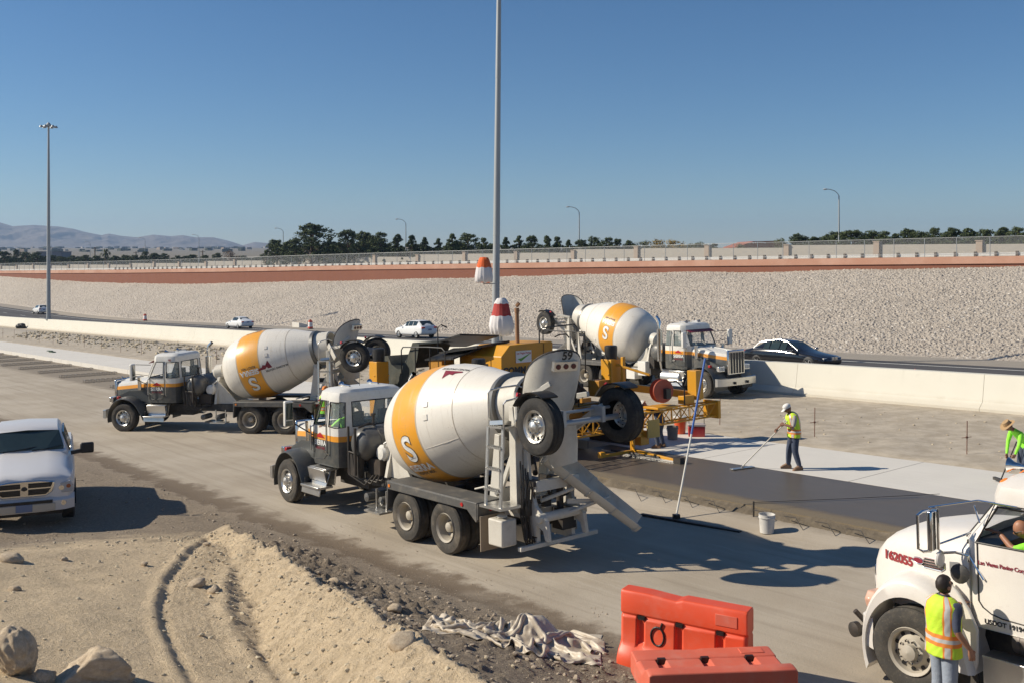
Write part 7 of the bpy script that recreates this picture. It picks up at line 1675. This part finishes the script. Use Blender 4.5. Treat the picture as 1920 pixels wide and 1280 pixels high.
# cream block wall with pillars
bw = thing('block_wall', 'long cream block wall with square pillars beyond the guard rail', 'wall', (*wline(1280, 25), 4.5)); bO = Vector(bw.location)
k = NT('cream_block'); p = k.pos(); br = k.n('ShaderNodeTexBrick'); cmb = k.n('ShaderNodeCombineXYZ'); k.set(cmb.inputs[0], k.dot(p, (-.731, .682, 0))); k.set(cmb.inputs[1], k.dot(p, (0, 0, 1))); k.set(br.inputs['Vector'], cmb.outputs[0])
br.inputs['Color1'].default_value = (.46, .42, .36, 1); br.inputs['Color2'].default_value = (.42, .385, .33, 1); br.inputs['Mortar'].default_value = (.34, .31, .27, 1); br.inputs['Scale'].default_value = 1.0; br.inputs['Brick Width'].default_value = .4; br.inputs['Row Height'].default_value = .2; br.inputs['Mortar Size'].default_value = .012
blockm = k.fin(br.outputs[0], .9); pil = pm('pillar_tan', (.40, .31, .24), .9, dirt=.2)
def bz(X, Y):
    px_ = 960 + 1900 * X / Y; return float(np.interp(px_, [0, 207, 640, 1280, 1920, 2100], [2.2, 3.0, 5.0, 6.5, 6.85, 6.9]))
Pb = Vector((*wline(2060, 25), 0)); L_ = 12.4; npan = 34
for q in range(npan):
    a = Pb + tdir * L_ * q; b = Pb + tdir * (L_ * (q + 1)); za, zb_ = bz(a.x, a.y), bz(b.x, b.y); za += .12 * ((q * 7) % 3 - 1); pn = Vector((.682, .731, 0)) * .1
    if a.y / 1 > 430: break
    mb = MB(); mb.add([Vector((v.x, v.y, z)) - bO for v, z in ((a - pn, za - 2.6), (b - pn, za - 2.6), (b - pn, za), (a - pn, za), (a + pn, za - 2.6), (b + pn, za - 2.6), (b + pn, za), (a + pn, za))], [(0, 1, 2, 3), (7, 6, 5, 4), (3, 2, 6, 7), (0, 3, 7, 4), (1, 5, 6, 2)]); mb.build('wall_panel', blockm, bw)
    mb = MB(); mb.box(Vector((a.x, a.y, za - 1.1)) - bO, (.75, .75, 2.9), (0, 0, R(-47))); mb.box(Vector((a.x, a.y, za + .38)) - bO, (.9, .9, .1), (0, 0, R(-47))); mb.build('pillar', pil, bw)
# ---- trees ----
def leafm(name, c0, c1):
    k = NT(name); v = k.obj(); ob = k.n('ShaderNodeObjectInfo').outputs['Random']
    c = k.mix(k.noise(v, 9, 3, .7), c0, c1); c = k.mix(k.math('MULTIPLY', ob, .5), c, tuple(x * 1.35 for x in c1)); k.b.inputs['Specular IOR Level'].default_value = .2; return k.fin(c, .8)
pinem = leafm('pine_needles', (.026, .042, .018), (.085, .105, .045)); olivem = leafm('olive_leaves', (.06, .075, .025), (.12, .12, .04)); yelm = leafm('autumn_leaves', (.20, .13, .025), (.30, .20, .04)); barkm = pm('bark', (.10, .07, .05), .95, dirt=.3)
barem = pm('bare_twigs', (.22, .16, .12), .95)
def tree_proto(kind, seed):
    rs = np.random.default_rng(seed); cl = []
    if kind == 'pine':      # rounded, ragged umbrella of clumps
        for _ in range(95):
            z = rs.uniform(.12, 1.0); w = .40 * min(1, (1.06 - z) * 2.2) ** .6 * (1.05 - .25 * z); a = rs.uniform(0, 6.28); r = w * rs.uniform(.3, 1.28); cl.append((r * math.cos(a), r * math.sin(a), z - .05, rs.uniform(.045, .085)))
    elif kind == 'spire':    # conical, layered with gaps
        for _ in range(90):
            z = rs.uniform(.08, 1.0); w = .36 * (1.06 - z) ** .9; a = rs.uniform(0, 6.28); r = w * rs.uniform(.3, 1.35); cl.append((r * math.cos(a), r * math.sin(a), z - .05 + .22 * r, rs.uniform(.03, .055)))
    else:
        for _ in range(34):
            z = rs.uniform(.15, .95); w = .5 * math.sin(math.pi * min(1, z)) ** .5; a = rs.uniform(0, 6.28); r = w * rs.uniform(.2, 1); cl.append((r * math.cos(a), r * math.sin(a), z, rs.uniform(.09, .15)))
    n = 52; C = np.repeat(np.array([c[:3] for c in cl]), n, 0); Rr = np.repeat(np.array([c[3] for c in cl]), n)
    d = rs.normal(size=(len(C), 3)); d /= np.linalg.norm(d, axis=1)[:, None]; P_ = C + d * (Rr * rs.uniform(.3, 1, len(C)) ** .5)[:, None] * np.array([1.15, 1.15, .75])
    e1 = rs.normal(size=P_.shape); e1 /= np.linalg.norm(e1, axis=1)[:, None]; e2 = np.cross(e1, d); ln = rs.uniform(.014, .034, len(C))[:, None]
    V_ = np.stack([P_ - e1 * ln, P_ + e1 * ln + d * ln * .4, P_ + e2 * ln * 1.1], 1).reshape(-1, 3); F_ = np.arange(len(V_)).reshape(-1, 3)
    me = bpy.data.meshes.new('crown'); me.from_pydata(V_.tolist(), [], F_.tolist())
    mb = MB(); mb.tube([(0, 0, -.05), (.01, 0, .3), (-.01, .01, .6), (0, 0, .88)], [.028, .022, .014, .005], 7)
    for c in cl[::3]: mb.tube([(0, 0, max(.1, c[2] - .18)), (c[0] * .5, c[1] * .5, c[2] - .06), (c[0], c[1], c[2])], [.010, .007, .003], 5)
    mt = bpy.data.meshes.new('trunk'); mt.from_pydata([tuple(v) for v in mb.v], [], mb.f); mt.materials.append(barkm)
    return me, mt
PROT = {('pine', q): tree_proto('pine', 100 + q) for q in range(4)}; PROT.update({('spire', q): tree_proto('spire', 120 + q) for q in range(3)}); PROT.update({('bush', q): tree_proto('bush', 140 + q) for q in range(2)})
MC = {}
def tree(px_, ytop, hw, kind, Y, label, grp, mat=None, q=0):
    X = (px_ - 960) / 1900 * Y; s, n = SN(X, Y); zb = float(upz(np.array([s]), np.array([n]))[0]); H = 5.4 + (480 - ytop) / 1900 * Y - zb; W = hw / 1900 * Y / (.23 if kind == 'spire' else .31)
    key = (kind, q % (4 if kind == 'pine' else 3 if kind == 'spire' else 2)); me, mt = PROT[key]; mat = mat or pinem
    if (key, mat.name) not in MC: m2 = me.copy(); m2.materials.clear(); m2.materials.append(mat); MC[(key, mat.name)] = m2
    t = thing({'pine': 'pine_tree', 'spire': 'young_pine', 'bush': 'broadleaf_tree'}[kind], label, 'tree', (X, Y, zb), (0, 0, q * 1.37), grp)
    for nm, m_ in (('crown', MC[(key, mat.name)]), ('trunk', mt)):
        o = bpy.data.objects.new(nm, m_); COL.objects.link(o); o.parent = t
    t.scale = (W, W, H)
T1_ = [(585, 418, 40, 'pine', 205), (519, 449, 20, 'pine', 215), (553, 447, 18, 'pine', 220), (618, 446, 15, 'spire', 215), (653, 430, 24, 'pine', 200), (682, 433, 24, 'pine', 205), (713, 435, 22, 'pine', 200), (745, 438, 15, 'spire', 195), (772, 440, 13, 'spire', 190), (796, 443, 12, 'spire', 190), (822, 446, 12, 'spire', 190), (848, 437, 15, 'spire', 185), (878, 437, 26, 'pine', 188), (907, 445, 12, 'spire', 180), (948, 443, 12, 'spire', 180), (973, 441, 14, 'spire', 180), (998, 441, 15, 'pine', 178), (1026, 441, 13, 'spire', 175), (1045, 443, 12, 'spire', 175), (1066, 448, 10, 'spire', 172), (1090, 449, 16, 'pine', 170), (1114, 443, 15, 'pine', 172), (1140, 445, 16, 'pine', 170), (1158, 447, 12, 'pine', 170), (1179, 450, 13, 'pine', 170), (700, 447, 22, 'pine', 220), (635, 455, 18, 'pine', 225), (860, 452, 20, 'pine', 215), (925, 456, 22, 'pine', 205), (990, 456, 20, 'pine', 205), (1100, 457, 22, 'pine', 200)]
nm_ = lambda i: ['first', 'second', 'third', 'fourth', 'fifth', 'sixth', 'seventh', 'eighth', 'ninth', 'tenth', 'eleventh', 'twelfth', 'thirteenth', 'fourteenth', 'fifteenth', 'sixteenth', 'seventeenth', 'eighteenth', 'nineteenth', 'twentieth', 'twenty first', 'twenty second', 'twenty third', 'twenty fourth'][i]
ml = [t_ for t_ in sorted(T1_) if t_[0] < 930]; mr = [t_ for t_ in sorted(T1_) if t_[0] >= 930]
for i, a in enumerate(ml):
    lb = 'biggest rounded pine behind the fourth street lamp from the right' if a[0] == 585 else '%s pine counting left from the tall middle mast' % nm_(len(ml) - 1 - i)
    tree(*a, lb, 'pines left of the middle mast', None, i)
for i, a in enumerate(mr): tree(*a, '%s pine counting right from the tall middle mast' % nm_(i), 'pines right of the middle mast', None, i + 2)
for i, (a, m_, lb) in enumerate((((1207, 453, 16, 'bush', 175), olivem, 'low olive green tree left of the two yellow trees'), ((1233, 449, 18, 'bush', 172), yelm, 'left one of two yellow autumn trees'), ((1261, 451, 18, 'bush', 170), yelm, 'right one of two yellow autumn trees'), ((1293, 457, 12, 'bush', 170), olivem, 'low olive tree right of the yellow trees'), ((1313, 455, 14, 'bush', 172), olivem, 'olive tree left of the red roofed building'), ((1467, 447, 14, 'bush', 185), olivem, 'pale olive tree rising behind the red roof'), ((1385, 458, 10, 'bush', 170), olivem, 'small olive bush at the left end of the red roof'))):
    tree(*a, lb, 'broadleaf trees beyond the block wall', m_, i)
T2_ = [(1497, 443, 18), (1527, 444, 14), (1547, 441, 14), (1567, 434, 14), (1600, 431, 24), (1637, 432, 18), (1660, 433, 13), (1678, 437, 12), (1702, 428, 17), (1727, 433, 13), (1753, 426, 11), (1785, 426, 17), (1817, 427, 17), (1847, 429, 16), (1880, 425, 17), (1908, 425, 16), (1938, 424, 16), (1970, 424, 18), (1515, 455, 20), (1620, 448, 22), (1745, 445, 22), (1830, 444, 22)]
for i, a in enumerate(sorted(T2_)): tree(a[0], a[1], a[2] * 1.35, 'pine' if i % 3 else 'spire', 150 - (i % 3) * 5, '%s pine right of the red roofed building, counting from the building' % nm_(i), 'pines right of the red roofed building', None, i)
T3_ = [(8, 471, 16), (30, 467, 8), (48, 472, 16), (70, 473, 15), (96, 478, 14), (116, 481, 14), (138, 482, 13), (160, 478, 12), (182, 479, 12), (215, 479, 12), (236, 478, 12), (252, 478, 12), (272, 471, 9), (290, 474, 14), (308, 475, 12), (332, 479, 10), (360, 477, 12), (385, 478, 10), (408, 474, 10), (456, 483, 12), (478, 484, 12), (497, 480, 12), (-25, 470, 18)]
for i, a in enumerate(sorted(T3_)): tree(a[0], a[1], a[2], 'pine', 345 + (i % 4) * 8, '%s tree from the left in the distant dark row below the mountains' % nm_(i), 'distant dark trees below the mountains', None, i)
tree(432, 470, 12, 'bush', 330, 'bare brownish tree left of the big pines', 'distant dark trees below the mountains', barem, 1)
# belts of undergrowth and lower trees that read as one mass
def belt(name, items, mat):
    VV = []; FF = []; off = 0; rs = np.random.default_rng(5)
    for (px_, ytop, hw, Y) in items:
        X = (px_ - 960) / 1900 * Y; s, n = SN(X, Y); zb = float(upz(np.array([s]), np.array([n]))[0]); H = 5.4 + (480 - ytop) / 1900 * Y - zb; W = hw / 1900 * Y / .36
        me = PROT[('pine', int(rs.integers(4)))][0]; co = np.empty(len(me.vertices) * 3); me.vertices.foreach_get('co', co); co = co.reshape(-1, 3); a = rs.uniform(0, 6.28); c_, s_ = math.cos(a), math.sin(a)
        q = np.stack([co[:, 0] * c_ - co[:, 1] * s_, co[:, 0] * s_ + co[:, 1] * c_, co[:, 2]], 1) * np.array([W, W, H]) + np.array([X, Y, zb]); VV.append(q); FF.append(np.arange(len(q)).reshape(-1, 3) + off); off += len(q)
    V_ = np.concatenate(VV).astype(np.float32); F_ = np.concatenate(FF).astype(np.int32); me = bpy.data.meshes.new(name); me.vertices.add(len(V_)); me.vertices.foreach_set('co', V_.ravel()); me.loops.add(F_.size); me.loops.foreach_set('vertex_index', F_.ravel()); me.polygons.add(len(F_)); me.polygons.foreach_set('loop_start', np.arange(0, F_.size, 3, dtype=np.int32)); me.polygons.foreach_set('loop_total', np.full(len(F_), 3, np.int32)); me.update(calc_edges=True)
    me.materials.append(mat); o = bpy.data.objects.new(name, me); COL.objects.link(o); tag(o, kind='stuff')
rs = np.random.default_rng(9); it = []
for px_ in range(1490, 1990, 17): it.append((px_ + rs.uniform(-6, 6), 438 + rs.uniform(-4, 6), 18, 168))
for px_ in range(1195, 1340, 16): it.append((px_, 458 + rs.uniform(-2, 3), 14, 185))
for px_ in range(515, 740, 15): it.append((px_, 456 + rs.uniform(-8, 5), 17, 232))
for px_ in range(740, 1190, 16): it.append((px_, 460 + rs.uniform(-3, 4), 14, 215))
for px_ in range(-40, 520, 11): it.append((px_ + rs.uniform(-4, 4), 482 + rs.uniform(-4, 3), 11, 372))
belt('tree_belt', it, pinem)
# palm
X = (198 - 960) / 1900 * 350; s, n = SN(X, 350); zb = float(upz(np.array([s]), np.array([n]))[0]); pl_ = thing('palm_tree', 'pale palm tree standing in the distant row below the mountains', 'tree', (X, 350, zb)); hp = 5.4 + 6 / 1900 * 350 - zb
mb = MB(); mb.tube([(0, 0, 0), (0, 0, hp)], [.35, .28], 8); mb.build('trunk', barkm, pl_); mb = MB(); rs = random.Random(4)
for q in range(60):
    a = rs.uniform(0, 6.28); e_ = rs.uniform(-.9, 1.2); d = Vector((math.cos(a) * math.cos(e_), math.sin(a) * math.cos(e_), math.sin(e_))); p0 = Vector((0, 0, hp)); p1 = p0 + d * 1.4; p2 = p1 + Vector((d.x, d.y, -1.2)) * .8; w = Vector((-d.y, d.x, 0)) * .22; mb.add([p0, p1 - w, p1 + w, p2], [(0, 1, 2), (1, 3, 2)])
mb.build('crown', olivem, pl_)
# ---- buildings far off ----
terra = pm('terracotta', (.34, .10, .06), .85, dirt=.2); stucco = pm('stucco_tan', (.45, .34, .26), .9)
X, Y = (1432 - 960) / 1900 * 190, 190; hb = thing('red_roofed_building', 'low building with long terracotta roof behind the block wall', 'building', (X, Y, 4.5)); zr = 5.4 + (480 - 452) / 1900 * 190 - 4.5
mb = MB(); mb.box((0, 5, (zr - 1.3) / 2), (10.2, 12, zr - 1.3)); mb.build('wall', stucco, hb); mb = MB(); mb.loft([[(-2.2, y, zr - .1), (2.6, y, zr), (2.6, y + .0, zr - .12), (5.4, y, zr - 1.05), (5.4, y, zr - 1.25), (-5.2, y, zr - 1.25), (-5.2, y, zr - 1.1)] for y in (-1.4, 11.5)]); rf = mb.build('roof', terra, hb)
mb = MB()
for q in range(7): mb.box((-1.2 + .36 * (q - 3), -1.45, zr - .55 + .28 * math.cos((q - 3) / 3.2)), (.20, .06, .26)); 
mb.build('arched_sign', whttxt, rf)
mb = MB(); mb.prism([(-3.0, zr - 1.25), (.6, zr - 1.25), (.3, zr - .75), (-1.2, zr - .05), (-2.7, zr - .75)], lambda a, b: (a, -1.42, b), lambda a, b: (a, -1.3, b)); mb.build('gable', terra, rf)
X, Y = (92 - 960) / 1900 * 700, 700; fb2 = thing('warehouse', 'flat grey warehouse among the distant trees near the left mast', 'building', (X, Y, 2.0)); mb = MB(); mb.box((0, 8, 3.1), (17, 16, 6.2)); mb.build('wall', pm('warehouse_grey', (.14, .14, .17), .8), fb2); mb = MB(); mb.box((0, 8, 6.3), (17.6, 16.6, .3)); mb.build('roof', pm('warehouse_roof', (.10, .09, .10), .8), fb2)
for q, (px_, yt) in enumerate(((178, 464), (380, 470), (255, 472))):
    X, Y = (px_ - 960) / 1900 * 420, 420; s, n = SN(X, Y); zb = float(upz(np.array([s]), np.array([n]))[0]); t = thing('utility_pole', ['dark utility pole right of the left mast', 'utility pole at the right end of the distant tree row', 'middle utility pole in the distant tree row'][q], 'utility pole', (X, Y, zb)); hp = 5.4 + (480 - yt) / 1900 * 420 - zb
    mb = MB(); mb.tube([(0, 0, 0), (0, 0, hp)], .22, 6); mb.build('pole', barkm, t); mb = MB(); mb.box((0, 0, hp - .5), (2.2, .15, .15)); mb.build('crossarm', barkm, t)
mb = MB(); rs = random.Random(11)   # the town on the plain
for q in range(260):
    Y = rs.uniform(1300, 3400); u = rs.uniform(-.62, .0); X = u * Y; s, n = SN(X, Y); z = float(upz(np.array([s]), np.array([n]))[0]); w = rs.uniform(6, 14); h = rs.uniform(2.5, 4.5); mb.box((X, Y, z + h / 2), (w, w * .7, h), (0, 0, rs.uniform(0, 3)), mi=rs.choice((0, 1, 2, 2, 2)))
tag(mb.build('distant_town', [pm('town_pale', (.45, .42, .38), .9), pm('town_tan', (.30, .24, .19), .9), pm('town_dark', (.05, .06, .04), .9)]), kind='stuff')
# ---------------------------------------------------------------- air
def haze(d):
    mb = MB(); mb.box((-500, 2900, 100), (9000, 7000, 240))
    k = NT('haze_air'); k.t.nodes.remove(k.b); v = k.n('ShaderNodeVolumePrincipled'); v.inputs['Color'].default_value = (.5, .70, 1, 1); v.inputs['Density'].default_value = d; v.inputs['Anisotropy'].default_value = .2
    k.t.links.new(v.outputs[0], k.out.inputs['Volume'])
    tag(mb.build('haze', k.m), kind='stuff')
haze(1.3e-4)
